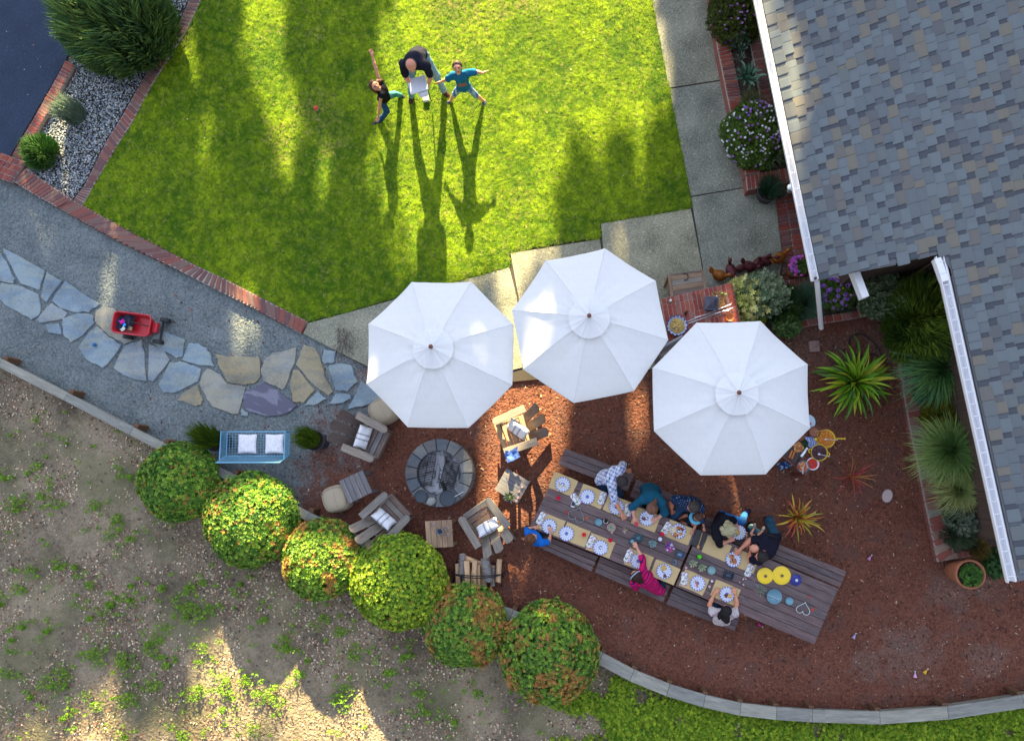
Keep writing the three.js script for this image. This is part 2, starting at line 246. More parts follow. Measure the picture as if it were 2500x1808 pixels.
// the land all round, out to the horizon
struct('ground').add(shade(Object.assign(new THREE.Mesh(sheet([V(-160, 0, -160), V(160, 0, -160), V(160, 0, 160), V(-160, 0, 160)], -0.03), mat([0.13, 0.12, 0.075], 0.95, { bumpMap: yardBump, bumpScale: 0.02 })), { name: 'soil' })));

// asphalt drive
const asphaltTex = tex(512, 512, 2.5, 2.5, (u, v) => { const a = vn(u * 200, v * 200, 1, 200), b = fbm(u * 6, v * 6, 3, 4, 6), s = vn(u * 150, v * 150, 6, 150); return mix3(mul3([0.016, 0.030, 0.062], 0.55 + a * 0.7 + b * 0.4), [0.2, 0.2, 0.18], s > 0.955 ? 0.5 : 0); });
struct('driveway').add(shade(Object.assign(new THREE.Mesh(sheet(poly([-500, -700, 560, -700, 235, 0, 160, 146, 26, 378, 0, 384, -300, 300]), 0.004), mat([1, 1, 1], 0.9, { map: asphaltTex, bumpMap: yardBump, bumpScale: 0.006 })), { name: 'asphalt' })));

// lawn: soil sheet and blades
const lawnPts = poly([488, -30, 488, 0, 455, 69, 408, 143, 366, 209, 320, 298, 276, 366, 226, 452, 199, 500, 253, 532, 344, 584, 452, 637, 551, 683, 625, 722, 749, 785, 857, 757, 1000, 716, 1120, 684, 1245, 649, 1243, 616, 1350, 594, 1467, 579, 1465, 542, 1580, 525, 1690, 507, 1650, 300, 1600, 50, 1588, -30], 0.06);
struct('lawn').add(shade(Object.assign(new THREE.Mesh(sheet([...poly([470, -700, 488, 0]), ...lawnPts.slice(2, -1), ...poly([1588, 0, 1450, -700])], 0.05), mat([0.10, 0.16, 0.02], 0.95, { bumpMap: yardBump, bumpScale: 0.02 })), { name: 'turf' })));
{
  const r = rng(77), b = bounds(lawnPts), list = [], top = at(1000, -30).z;
  const N = 330000;
  for (let i = 0; i < N && list.length < 175000; i++) {
    const p = V(rr(r, b.x0, b.x1), 0.048, rr(r, top, b.z1)); if (!inside(p, lawnPts)) continue;
    const n = fbm(p.x * 1.4, p.z * 1.4, 3, 4), m = vn(p.x * 7, p.z * 7, 8), bare = sstep(fbm(p.x * 0.7 + 3, p.z * 0.7, 31, 3), 0.6, 0.75);
    if (r() < bare * 0.25) continue;
    const cl = vn(p.x * 17, p.z * 17, 88), t = clamp(n * 0.8 + m * 0.35 - 0.22 + (cl - 0.5) * 0.7 + (r() - 0.5) * 0.6 + 0.08, 0, 1), dry = r() < 0.035 + bare * 0.2;
    const c = dry ? [0.58, 0.48, 0.17] : mix3([0.08, 0.22, 0.006], [0.54, 0.69, 0.022], Math.pow(t, 1.25));
    p.x += rr(r, -0.04, 0.04); p.z += rr(r, -0.04, 0.04); const h = rr(r, 0.028, 0.05) * (0.5 + n * 0.4 + cl * 0.7);
    list.push([trs(p, 0, r() * 6.28, 0, rr(r, 0.032, 0.05), h, rr(r, 0.032, 0.05)), jitter(r, c, 0.28)]);
  }
  swarm(scene, 'grass', tuft, grassMat, list, 'short bright green grass covering the lawn', 'grass');
}

// exposed-aggregate concrete, slab by slab
const concTex = tex(512, 512, 2, 2, (u, v) => { const a = vn(u * 150, v * 150, 1, 150), b = vn(u * 230, v * 230, 2, 230), c = fbm(u * 5, v * 5, 3, 4, 5); let m = mix3([0.13, 0.135, 0.10], [0.40, 0.385, 0.29], clamp(a * 0.55 + b * 0.35 + (c - 0.5) * 0.7, 0, 1)); if (a > 0.9) m = mix3(m, [0.62, 0.58, 0.48], 0.7); if (a < 0.08) m = [0.08, 0.085, 0.075]; return m; });
const concMats = [[0.92, 0.95, 1], [1, 1, 0.98], [1.12, 1.08, 1.0]].map((c) => mat(c, 0.93, { map: concTex, bumpMap: yardBump, bumpScale: 0.006 }));
const walk = struct('concrete_path');
const slabs = [[[1590, -260, 1735, -260, 1752, 130, 1766, 193, 1633, 214, 1592, 0], 1], [[1634, 217, 1766, 196, 1780, 250, 1822, 456, 1687, 478], 0], [[1688, 481, 1890, 446, 1912, 640, 1905, 668, 1727, 712, 1708, 600], 0], [[1467, 545, 1687, 509, 1705, 600, 1726, 714, 1650, 900, 1500, 900], 2], [[1246, 618, 1465, 583, 1498, 900, 1278, 896, 1266, 727], 2], [[752, 788, 857, 760, 1243, 652, 1262, 727, 1275, 897, 1252, 903, 1000, 962, 905, 898, 820, 856, 739, 814], 1]];
for (const [p, k] of slabs) wpart(walk, 'slab', slab(poly(p, 0.06), -0.02, 0.06, 0.006), concMats[k]);
wpart(walk, 'joint_filler', sheet(poly([1590, -250, 1735, -250, 1890, 450, 1905, 660, 1727, 708, 1640, 895, 1000, 955, 745, 812, 860, 762, 1245, 654, 1249, 622, 1467, 586, 1470, 549, 1687, 512], 0.045), 0.045), mat([0.05, 0.04, 0.032], 0.95));

// pebble bed
const bedPts = poly([175, 154, 149, 209, 110, 278, 52, 388, 62, 410, 176, 488, 204, 452, 259, 342, 300, 276, 347, 193, 391, 121, 430, 63, 460, 0, 220, -60], 0.03);
struct('pebble_bed').add(shade(Object.assign(new THREE.Mesh(sheet(bedPts, 0.03), mat([0.09, 0.085, 0.08], 0.95, { map: concTex })), { name: 'soil' })));
{
  const r = rng(8), b = bounds(bedPts), list = [];
  for (let i = 0; i < 30000 && list.length < 12000; i++) {
    const p = V(rr(r, b.x0, b.x1), rr(r, 0.032, 0.05), rr(r, b.z0, b.z1)); if (!inside(p, bedPts)) continue;
    const c = [[0.25, 0.29, 0.33], [0.17, 0.2, 0.24], [0.34, 0.36, 0.37], [0.29, 0.28, 0.25], [0.11, 0.135, 0.165], [0.52, 0.54, 0.54]][(r() * 6) | 0], s = rr(r, 0.016, 0.042);
    list.push([trs(p, rr(r, -0.4, 0.4), r() * 6.28, rr(r, -0.4, 0.4), s, s, s), jitter(r, c, 0.2)]);
  }
  swarm(scene, 'pebbles', pebbleGeo, mat([1, 1, 1], 0.7), list, 'pale rounded pebbles filling the bed beside the drive', 'pebbles');
}

// bricks in rows
const brickGeos = [0, 1, 2].map((k) => cbox(1, 1, 1, 0.07 + k * 0.015));
// a row of bricks laid across a line; side a -> side b, n bricks, tops at y, one to three wythes deep
function brickRow(parent, A, B, n, y, h, set, seed, cross = 1) {
  const r = rng(seed), lerpLine = (L, t) => { const k = t * (L.length - 1), i = Math.min(L.length - 2, k | 0); return L[i].clone().lerp(L[i + 1], k - i); };
  for (let i = 0; i < n; i++) for (let j = 0; j < cross; j++) {
    const t = (i + 0.5) / n, a0 = lerpLine(A, t), b0 = lerpLine(B, t), a = a0.clone().lerp(b0, j / cross), b = a0.clone().lerp(b0, (j + 1) / cross), c = a.clone().lerp(b, 0.5), d = b.clone().sub(a), w = lerpLine(A, (i + 1) / n).distanceTo(lerpLine(A, i / n));
    const o = part(parent, 'brick', brickGeos[(r() * 3) | 0], set[(r() * set.length) | 0]);
    o.position.set(c.x - parent.position.x, y - h / 2 + rr(r, -0.004, 0.004) - parent.position.y, c.z - parent.position.z);
    o.rotation.y = -Math.atan2(d.z, d.x) + rr(r, -0.03, 0.03);
    o.scale.set(Math.hypot(d.x, d.z) - 0.012, h, w - 0.011);
  }
}
const coreMat = mat([0.26, 0.085, 0.065], 0.95, { map: brickTex });
function mortarBed(parent, A, B, y, y0 = -0.02) { if (y > 0.12) { const d = (p, q) => p.clone().lerp(q, 0.02); wpart(parent, 'core', slab([...A.map((p, i) => d(p, B[i])), ...B.map((p, i) => d(p, A[i])).reverse()], y0, y - 0.05, 0.002), coreMat); y0 = y - 0.049; } wpart(parent, 'mortar', slab([...A, ...B.slice().reverse()], y0, y, 0.002), mortarMat); }
{
  const e1 = thing('brick_edging', 'long dull red brick edging between the lawn and the gravel path', 'brick edging', at(430, 640));
  const A = poly([176, 487, 253, 531, 344, 583, 452, 636, 551, 682, 625, 721, 749, 784], 0.11), B = poly([140, 506, 206, 543, 275, 579, 413, 648, 551, 719, 635, 760, 733, 813], 0.11);
  brickRow(e1, A, B, 57, 0.11, 0.13, dullBricks, 3); mortarBed(e1, A, B, 0.098);
  const e0 = thing('brick_edging', 'short brick edging along the foot of the pebble bed', 'brick edging', at(110, 470));
  const A0 = poly([62, 410, 118, 450, 174, 486], 0.14), B0 = poly([27, 440, 82, 474, 137, 505], 0.14);
  brickRow(e0, A0, B0, 14, 0.14, 0.16, dullBricks, 4); mortarBed(e0, A0, B0, 0.128);
  const e2 = thing('brick_edging', 'narrow curved brick edging between the pebble bed and the lawn', 'brick edging', at(300, 320));
  const C = poly([178, 486, 204, 452, 259, 342, 300, 276, 347, 193, 391, 121, 430, 63, 461, 0, 480, -40], 0.1), D = poly([200, 499, 226, 452, 276, 366, 320, 298, 366, 209, 408, 143, 455, 69, 487, 0, 506, -40], 0.1);
  brickRow(e2, C, D, 58, 0.1, 0.1, dullBricks, 6); mortarBed(e2, C, D, 0.09);
  const e3 = thing('brick_wall', 'low sunlit brick wall along the asphalt drive', 'wall', at(105, 270));
  const Ew = poly([158, 147, 95, 262, 28, 376], 0.14), Fw = poly([180, 158, 115, 275, 50, 388], 0.14);
  brickRow(e3, Ew, Fw, 34, 0.14, 0.07, brickMats, 7); mortarBed(e3, Ew, Fw, 0.127);
  const e4 = thing('brick_pier', 'brick pier at the corner of the drive and the path', 'pier', at(30, 410));
  const P1 = poly([0, 372, 58, 393], 0.17), P2 = poly([-34, 424, 26, 445], 0.17);
  brickRow(e4, P1, P2, 5, 0.17, 0.07, brickMats.slice(0, 4), 8, 4); mortarBed(e4, P1, P2, 0.157);
}

// flagstones
const stoneTex = tex(512, 512, 2, 2, (u, v) => { const a = fbm(u * 5, v * 5, 2, 5, 5), b = vn(u * 120, v * 120, 4, 120), c = fbm(u * 3 + a, v * 18 + a * 3, 6, 4); return mul3(mix3([0.8, 0.86, 0.94], [1.1, 1.04, 0.94], sstep(c, 0.3, 0.7)), 0.55 + a * 0.7 + (b - 0.5) * 0.3); });
const stoneMats = { b: mat([0.27, 0.335, 0.365], 0.85), g: mat([0.30, 0.335, 0.345], 0.85), t: mat([0.33, 0.285, 0.19], 0.85), m: mat([0.33, 0.32, 0.27], 0.85), p: mat([0.20, 0.195, 0.255], 0.8) };
for (const k in stoneMats) { const m = stoneMats[k]; m.map = stoneTex; m.bumpMap = stoneTex; m.bumpScale = 0.006; }
{ const pt = stoneMats.p; pt.map = tex(512, 512, 0.9, 0.9, (u, v) => { const w = fbm(u * 2 + v * 2, v * 9 - u * 4, 7, 5); return mix3([0.55, 0.55, 0.6], [1.5, 1.55, 1.45], sstep(w, 0.42, 0.66)); }); }
const flag = struct('flagstone_path');
const flags = [['b', 5, 606, 107, 659, 94, 708, 50, 692, 16, 631], ['b', -30, 610, 0, 618, 14, 637, 34, 681, 28, 691, -30, 680], ['b', 0, 689, 33, 693, 91, 716, 96, 747, 94, 766, 74, 780, 55, 769, 11, 744, -5, 722], ['b', 113, 664, 150, 685, 113, 736, 98, 725], ['b', 157, 685, 242, 741, 215, 761, 176, 761, 146, 752, 125, 733], ['g', 124, 739, 163, 763, 154, 777, 99, 788, 87, 781], ['b', 151, 778, 187, 764, 224, 768, 228, 788, 201, 818, 171, 836, 152, 813], ['b', 107, 791, 142, 789, 148, 816, 118, 812], ['m', 232, 759, 256, 748, 275, 752, 330, 798, 325, 828, 303, 839, 274, 823, 248, 806, 231, 783], ['b', 190, 847, 215, 812, 235, 797, 265, 823, 295, 841, 265, 882, 248, 898, 209, 876], ['g', 303, 844, 345, 828, 352, 876, 357, 931, 314, 920, 276, 898], ['g', 362, 840, 398, 851, 414, 878, 372, 932, 361, 925], ['b', 372, 821, 400, 808, 451, 828, 445, 869, 430, 874, 386, 849, 368, 834], ['b', 386, 937, 413, 884, 437, 881, 462, 890, 489, 899, 481, 931, 430, 957, 397, 957], ['b', 459, 838, 480, 837, 502, 848, 513, 868, 522, 894, 484, 891, 444, 878], ['t', 524, 864, 555, 870, 581, 869, 631, 870, 635, 919, 617, 936, 599, 940, 555, 931, 537, 900], ['m', 723, 848, 722, 866, 702, 928, 689, 952, 643, 928, 636, 901, 643, 879, 663, 862, 694, 855], ['t', 741, 840, 769, 849, 783, 884, 797, 930, 812, 956, 802, 965, 769, 942, 722, 890], ['t', 714, 901, 727, 902, 768, 951, 740, 983, 714, 980, 707, 937], ['m', 493, 913, 506, 899, 535, 913, 557, 938, 598, 944, 580, 1011, 561, 1008, 517, 991, 504, 975, 486, 934], ['t', 444, 960, 479, 939, 493, 972, 492, 985, 477, 990, 432, 977], ['p', 595, 959, 604, 953, 645, 933, 726, 990, 700, 1008, 652, 1016, 610, 1004, 594, 995], ['b', 587, 998, 606, 1007, 603, 1014, 587, 1015], ['b', 775, 954, 798, 973, 775, 986, 743, 990], ['b', 820, 960, 853, 963, 858, 972, 837, 982, 803, 985], ['b', 790, 850, 820, 857, 816, 884, 791, 888, 785, 882], ['b', 801, 893, 820, 887, 856, 891, 863, 915, 873, 932, 848, 955, 820, 951, 811, 926], ['b', 881, 931, 930, 955, 930, 975, 881, 993, 849, 998, 864, 970]];
for (const [k, ...p] of flags) {
  const pts = poly(p, 0.035), r = rng(p[0] * 7 + p[1]), ring = [];
  for (let i = 0; i < pts.length; i++) { const a = pts[i], b = pts[(i + 1) % pts.length]; for (let j = 0; j < 3; j++) { const q = a.clone().lerp(b, j / 3), nx = -(b.z - a.z), nz = b.x - a.x, l = Math.hypot(nx, nz); const o = j ? rr(r, -0.02, 0.016) : rr(r, -0.008, 0.004); ring.push(V(q.x + nx / l * o, 0.035, q.z + nz / l * o)); } }
  wpart(flag, 'flagstone', slab(ring, -0.02, 0.035 + rr(r, -0.006, 0.006), 0.007), stoneMats[k]);
}

// timber retaining wall: cap planks, boards below, posts on the terrace side
{
  const w = thing('retaining_wall', 'long curved grey timber retaining wall along the edge of the terrace', 'wall', wallFoot[10]);
  for (let i = 0; i + 1 < wallLine.length; i++) {
    const a = wallLine[i], b = wallLine[i + 1], d = b.clone().sub(a), l = Math.hypot(d.x, d.z), n = V(-d.z / l, 0, d.x / l), mid = a.clone().lerp(b, 0.5), ry = -Math.atan2(d.z, d.x);
    const pr = i > 0 ? wallLine[i].clone().sub(wallLine[i - 1]) : d, nx = i + 2 < wallLine.length ? wallLine[i + 2].clone().sub(b) : d;
    const miter = (p, q) => { const u = V(p.x, 0, p.z).normalize().add(V(q.x, 0, q.z).normalize()).normalize(); return V(-u.z, 0, u.x); }, m0 = miter(pr, d), m1 = miter(d, nx), e = d.clone().normalize().multiplyScalar(0.002), hw = i < 9 ? 0.085 : 0.115;
    const pts = [a.clone().addScaledVector(m0, -hw).add(e), b.clone().addScaledVector(m1, -hw).sub(e), b.clone().addScaledVector(m1, hw).sub(e), a.clone().addScaledVector(m0, hw).add(e)];
    const g = slab(pts, 0.325, 0.365, 0.006), p = g.attributes.position; { const u = g.attributes.uv; for (let k = 0; k < p.count; k++) { const x = p.getX(k) - a.x, z = p.getZ(k) - a.z; u.setXY(k, (x * d.x + z * d.z) / l + i * 0.37, (x * n.x + z * n.z) + i * 0.21); } }
    wpart(w, 'cap_plank', g, W_CAP[i % 3]);
    for (const y of [0.085, 0.245]) wpart(w, 'board', box(l * 0.995, 0.15, 0.045, mid.clone().setY(y), ry, 0.004), W_CAP[(i + 2) % 3]);
    const pp = a.clone().addScaledVector(n, -0.105).setY(0.155); if (i > 0) wpart(w, 'post', box(0.09, 0.31, 0.11, pp, ry, 0.004), W_POST[0]);
  }
}
// wedge of ground litter: bark on the mulch, grit on the gravel, dead leaves on the slope
{
  const r = rng(99), bark = [], grit = [], leaves = [], fallen = [], b = { x0: -10, x1: 9, z0: -4, z1: 5 };
  const yardPts = [...poly([905, 860, 1260, 905, 1620, 830, 2000, 805, 2180, 770, 2290, 1370, 2560, 1420]), ...wallFoot.slice(3).reverse(), ...poly([300, 1030, 300, 600, 640, 770, 736, 820])];
  const gp = poly([0, 395, 30, 440, 176, 500, 300, 600, 450, 675, 640, 770, 736, 818, 905, 905, 870, 1000, 800, 1090, 735, 1190, 560, 1160, 395, 1085, 160, 962, 0, 880]);
  for (let i = 0; i < 60000; i++) {
    const p = V(rr(r, b.x0, b.x1), 0.002, rr(r, b.z0, b.z1)); if (!inside(p, yardPts)) continue;
    if (r() < gravelness(p.x, p.z) - 0.1) continue;
    const k = r(), c = k < 0.965 ? mix3([0.055, 0.017, 0.012], [0.32, 0.115, 0.06], r() * r()) : [0.46, 0.33, 0.22];
    const s = r() < 0.12 ? rr(r, 0.04, 0.075) : rr(r, 0.012, 0.04); bark.push([trs(p, rr(r, -0.3, 0.3), r() * 6.28, rr(r, -0.3, 0.3), s, s * rr(r, 0.4, 0.9), s * rr(r, 0.5, 1)), jitter(r, c, 0.15)]);
  }
  for (let i = 0; i < 40000; i++) { const p = V(rr(r, -13, -3), 0.002, rr(r, -8, 2)); if (!inside(p, gp) || r() > gravelness(p.x, p.z) + 0.15) continue; const s = rr(r, 0.008, 0.022); grit.push([trs(p, r(), r() * 6, r(), s), jitter(r, r() < 0.03 ? [0.45, 0.42, 0.34] : mix3([0.05, 0.066, 0.072], [0.24, 0.26, 0.26], r()), 0.12)]); }
  const slopePts = [...wallFoot, V(9, 0, 6.5), V(-13, 0, 6.5)];
  for (let i = 0; i < 75000; i++) {
    const p = V(rr(r, -13, 8), 0.004, rr(r, -2.5, 6)); if (!inside(p, slopePts)) continue;
    const k = sstep(fbm(p.x * 1.7 + 5, p.z * 1.7, 19, 4), 0.42, 0.62); if (r() > 0.08 + k * 0.8) continue;
    const c = [[0.46, 0.34, 0.21], [0.64, 0.53, 0.39], [0.22, 0.12, 0.08], [0.36, 0.18, 0.12], [0.56, 0.43, 0.28], [0.07, 0.055, 0.05]][(r() * 6) | 0], s = rr(r, 0.022, 0.056);
    leaves.push([trs(p, rr(r, -0.5, 0.5), r() * 6.28, rr(r, -0.4, 0.4), s * 0.8, s, s), jitter(r, c, 0.2)]);
  }
  for (let i = 0; i < 1500; i++) { const p = at(rr(r, 0, 2500), rr(r, 500, 1700), 0.01); if (inside(p, yardPts) && r() < 0.8) fallen.push([trs(p, rr(r, -0.4, 0.4), r() * 6, 0, rr(r, 0.015, 0.03)), jitter(r, [0.48, 0.36, 0.26], 0.2)]); }
  for (let i = 0; i < 420; i++) { const p = at(rr(r, 0, 1900), rr(r, 0, 800), 0.085); if (inside(p, lawnPts) ? r() < 0.3 : r() < 0.5) fallen.push([trs(p.setY(inside(p, lawnPts) ? 0.09 : 0.07), rr(r, -0.4, 0.4), r() * 6, 0, rr(r, 0.015, 0.035)), jitter(r, [[0.5, 0.38, 0.24], [0.6, 0.5, 0.36], [0.34, 0.18, 0.1]][i % 3], 0.2)]); }
  swarm(scene, 'fallen_leaves', leafGeo, softLeaf, fallen, 'single dry leaves dotted over the lawn, paths and mulch', 'fallen leaves');
  swarm(scene, 'bark_mulch', chipGeo, chipMat, bark, 'red brown bark chips strewn over the terrace', 'bark mulch');
  swarm(scene, 'grit', pebbleGeo, chipMat, grit, 'fine blue grey gravel on the path', 'gravel');
  swarm(scene, 'leaf_litter', leafGeo, softLeaf, leaves, 'dry fallen leaves scattered over the bare slope', 'leaf litter');
}
// weeds on the slope
{
  const r = rng(31), list = [], pts = [...wallFoot, V(9, 0, 6.5), V(-13, 0, 6.5)];
  const seeds = [[95, 1138], [13, 1168], [105, 1210], [38, 1222], [45, 1245], [235, 1234], [320, 1165], [80, 1390], [145, 1385], [188, 1384], [225, 1424], [325, 1428], [400, 1435], [275, 1475], [320, 1462], [60, 1440], [8, 1475], [275, 1475], [225, 1508], [290, 1265], [280, 1300], [325, 1315], [455, 1480], [480, 1490], [515, 1483], [460, 1505], [385, 1560], [365, 1570], [375, 1585], [240, 1600], [225, 1595], [300, 1600], [305, 1620], [410, 1620], [120, 1660], [155, 1670], [160, 1640], [385, 1670], [490, 1675], [485, 1690], [560, 1690], [310, 1710], [325, 1700], [240, 1720], [600, 1660], [630, 1690], [680, 1710], [700, 1560], [705, 1580], [755, 1610], [735, 1645], [545, 1655], [500, 1580], [590, 1425], [650, 1690], [35, 1560], [450, 1790], [545, 1730], [160, 1750], [80, 1700], [850, 1680], [835, 1700], [795, 1510], [830, 1540], [1030, 1690], [1165, 1690], [1040, 1735], [950, 1640], [1110, 1760], [620, 1780], [300, 1790], [20, 1640], [140, 1230], [500, 1420], [465, 1440], [650, 1510], [870, 1590], [990, 1600], [60, 1530], [120, 1540]].map(([x, y]) => at(x, y));
  const stem = (p, R, n, dark) => { for (let i = 0; i < n; i++) { const a = r() * 6.28, d = Math.sqrt(r()) * R, q = V(p.x + Math.cos(a) * d, rr(r, 0.02, 0.12), p.z + Math.sin(a) * d * 0.8); if (!inside(q, pts)) continue; const s = dark ? rr(r, 0.014, 0.036) : rr(r, 0.022, 0.055); list.push([trs(q, rr(r, -0.7, 0.5), r() * 6.28, rr(r, -0.6, 0.6), s, s, s), jitter(r, mix3([0.06, 0.17, 0.01], dark ? [0.22, 0.36, 0.03] : [0.34, 0.44, 0.03], r()), 0.25)]); } };
  for (const p of seeds) { stem(p, rr(r, 0.05, 0.17), 62, true); for (let j = 0; j < 3; j++) stem(V(p.x + rr(r, -0.3, 0.3), 0, p.z + rr(r, -0.25, 0.25)), rr(r, 0.04, 0.12), 16, true); };
  for (let i = 0; i < 420; i++) { const p = at(rr(r, 0, 1450), rr(r, 1000, 1808)); stem(p, rr(r, 0.02, 0.11), 4 + (r() * 14 | 0), true); }
  for (let i = 0; i < 1700; i++) { const t = r(), p = at(lerp(1360, 2560, t), 0); const y = rr(r, 1640 + t * 60, 1830); const q = at(lerp(1350, 2560, t), y + (t < 0.12 ? 50 : 0)); const n = fbm(q.x * 2.2, q.z * 2.2, 91, 3); if (n > 0.34 + (t < 0.2 ? 0.12 : 0)) stem(q, 0.16, 22, false); }
  swarm(scene, 'weeds', spriteLeaf, softLeaf, list, 'green weeds growing in the bare soil below the wall', 'weeds');
}

// ---------- house ----------
const EAVE = 2.6, PITCH = 0.22;
const e0 = at(1842, -40, EAVE), e1 = at(1991, 682, EAVE);
const eDir = e1.clone().sub(e0).normalize(), eUp = V(eDir.z, 0, -eDir.x);          // along the eave (down the picture); across the roof (to the right)
if (eUp.x < 0) eUp.negate();
const roofY = (p) => EAVE + 0.02 + PITCH * ((p.x - e0.x) * eUp.x + (p.z - e0.z) * eUp.z);
function onRoof(px, py) { const d = at(px, py, 0).sub(camera.position), k = PITCH * (d.x * eUp.x + d.z * eUp.z), b = EAVE + 0.02 - PITCH * (e0.x * eUp.x + e0.z * eUp.z); const t = (CAM_H - b) / (k - d.y); return camera.position.clone().addScaledVector(d, t); }
const roofPts = [[1795, -240], [1858, 0], [1999, 684], [2297, 619], [2322, 655], [2489, 1419], [2900, 1330], [2900, -400]].map(([x, y]) => onRoof(x, y));
{
  const home = thing('house', 'grey shingled house with white gutters along the right side', 'house', V(e1.x + 1, 0, e1.z));
  const deck = wpart(home, 'roof', (() => { const g = sheet(roofPts.map((p) => V(p.x, 0, p.z)), 0), q = g.attributes.position; for (let i = 0; i < q.count; i++) q.setY(i, roofY(V(q.getX(i), 0, q.getZ(i))) - 0.012); g.computeVertexNormals(); return g; })(), mat([0.13, 0.135, 0.15], 0.95));
  const tone = [[0.128, 0.147, 0.158], [0.145, 0.168, 0.18], [0.098, 0.110, 0.124], [0.145, 0.138, 0.128], [0.175, 0.16, 0.13], [0.070, 0.077, 0.09], [0.137, 0.150, 0.152], [0.115, 0.12, 0.126]];
  const granule = tex(256, 256, 0.5, 0.5, (u, v) => { const a = vn(u * 128, v * 128, 3, 128), b = fbm(u * 8, v * 8, 5, 3, 8); return mul3([1, 1, 1], 0.72 + a * 0.3 + b * 0.3); });
  const mats = tone.map((c) => mat(c, 0.95, { map: granule })), shGeos = [0.05, 0.07].map((c) => cbox(1, 1, 1, c)), r = rng(515);
  for (const g of shGeos) { const u = g.attributes.uv; for (let i = 0; i < u.count; i++) u.setXY(i, u.getX(i) * 0.2, u.getY(i) * 0.2); }
  const flat = roofPts.map((p) => V(p.x, 0, p.z)), EXPO = 0.138, tilt = Math.atan(PITCH), list = [];
  const basis = new THREE.Matrix4().makeBasis(eDir, V(eUp.x * Math.cos(tilt), Math.sin(tilt), eUp.z * Math.cos(tilt)).cross(eDir).negate().multiplyScalar(-1), V(eUp.x * Math.cos(tilt), Math.sin(tilt), eUp.z * Math.cos(tilt)));
  const up = V(-eUp.x * Math.sin(tilt), Math.cos(tilt), -eUp.z * Math.sin(tilt)), slope = V(eUp.x * Math.cos(tilt), Math.sin(tilt), eUp.z * Math.cos(tilt));
  basis.makeBasis(eDir, up, slope.clone().cross(V(0, 0, 0)).add(eDir.clone().cross(up)));
  const q = new THREE.Quaternion().setFromRotationMatrix(basis);
  for (let k = 0; k < 46; k++) {
    let s = -4 - r() * 0.3, was = false;
    while (s < 13) {
      const slot = !was && r() < 0.62; was = slot; const len = slot ? rr(r, 0.05, 0.11) : rr(r, 0.11, 0.23), mid = s + len / 2, w = (k + 0.5) * EXPO + 0.07; s += len;
      const c = V(e0.x + eDir.x * mid + eUp.x * w * Math.cos(tilt), 0, e0.z + eDir.z * mid + eUp.z * w * Math.cos(tilt)); if (!inside(c, flat)) continue;
      c.y = roofY(c); const v = c.clone().sub(camera.position), z = v.dot(forward), sx = PX + F * v.dot(camRight) / z, sy = PY + F * v.dot(camDown) / z;
      if (sx > 2600 || sy < -120 || sy > 1900) continue;
      const dark = slot && r() < 0.85; list.push({ c, len: len - (slot ? 0 : 0.004), dark, in: sx > 0 && sx < 2500 && sy > 0 && sy < 1808, t: slot ? 0.01 : rr(r, 0.026, 0.036), m: dark ? [5, 5, 2][(r() * 3) | 0] : [0, 1, 3, 4, 6, 0, 1, 6, 7, 0, 0, 1][(r() * 12) | 0] });
    }
  }
  list.sort((a, b) => (b.in - a.in) || (b.len - a.len));
  const qt = q.clone().multiply(new THREE.Quaternion().setFromAxisAngle(V(1, 0, 0), 0.05)), rest = mats.map(() => []);
  list.forEach((o, i) => {
    const m = new THREE.Matrix4().compose(o.c, qt, V(o.len, o.t, EXPO + 0.028)), g = shGeos[i % 2];
    if (i < 300) { const s = part(deck, 'shingle', g, mats[o.m]); m.decompose(s.position, s.quaternion, s.scale); s.position.sub(home.position); }
    else rest[o.m].push(g.clone().applyMatrix4(m));
  });
  rest.forEach((l, i) => { if (l.length) { const o = wpart(deck, 'shingle_field', l, mats[i]); o.userData.kind = 'stuff'; } });
  // gutters: open trough with a lip, hangers across
  const gutter = (a, b, n) => {
    const d = b.clone().sub(a), l = d.length(), prof = [[-0.065, 0.02], [-0.065, -0.03], [-0.04, -0.09], [0.045, -0.09], [0.045, 0.025], [0.035, 0.025], [0.035, -0.08], [-0.035, -0.08], [-0.055, -0.03], [-0.055, 0.02]].map((p) => new THREE.Vector2(p[0], p[1])), sh = new THREE.Shape(prof);
    const g = new THREE.ExtrudeGeometry(sh, { depth: l, bevelEnabled: false, steps: 1 }); const o = wpart(home, 'gutter', g.applyMatrix4(new THREE.Matrix4().makeBasis(eUp, V(0, 1, 0), V(0, 0, 0).crossVectors(eUp, V(0, 1, 0))).setPosition(V(0, 0, 0))).applyMatrix4(new THREE.Matrix4().makeTranslation(a.x, a.y, a.z)), whitePaint);
    for (let i = 0; i < n; i++) { const p = a.clone().lerp(b, (i + 0.5) / n); wpart(o, 'gutter_bracket', box(0.08, 0.006, 0.014, p.clone().add(V(-eUp.x * 0.012, 0.024, -eUp.z * 0.012)), -Math.atan2(eUp.z, eUp.x), 0.002), mat([0.72, 0.72, 0.75], 0.4)); }
  };
  const sideOf = (p, w, y) => V(p.x + eUp.x * w, y, p.z + eUp.z * w);
  const g0 = sideOf(e0.clone().addScaledVector(eDir, -2), 0, EAVE), g1 = sideOf(e1, 0, EAVE);
  gutter(g0, g1, 26);
  const h0 = onRoof(2303, 622), h1 = onRoof(2474, 1421), off = ((h0.x - e0.x) * eUp.x + (h0.z - e0.z) * eUp.z) * 0.5 + ((h1.x - e0.x) * eUp.x + (h1.z - e0.z) * eUp.z) * 0.5;
  const sAlong = (p) => (p.x - e0.x) * eDir.x + (p.z - e0.z) * eDir.z, atSW = (s, w, y) => V(e0.x + eDir.x * s + eUp.x * w, y, e0.z + eDir.z * s + eUp.z * w);
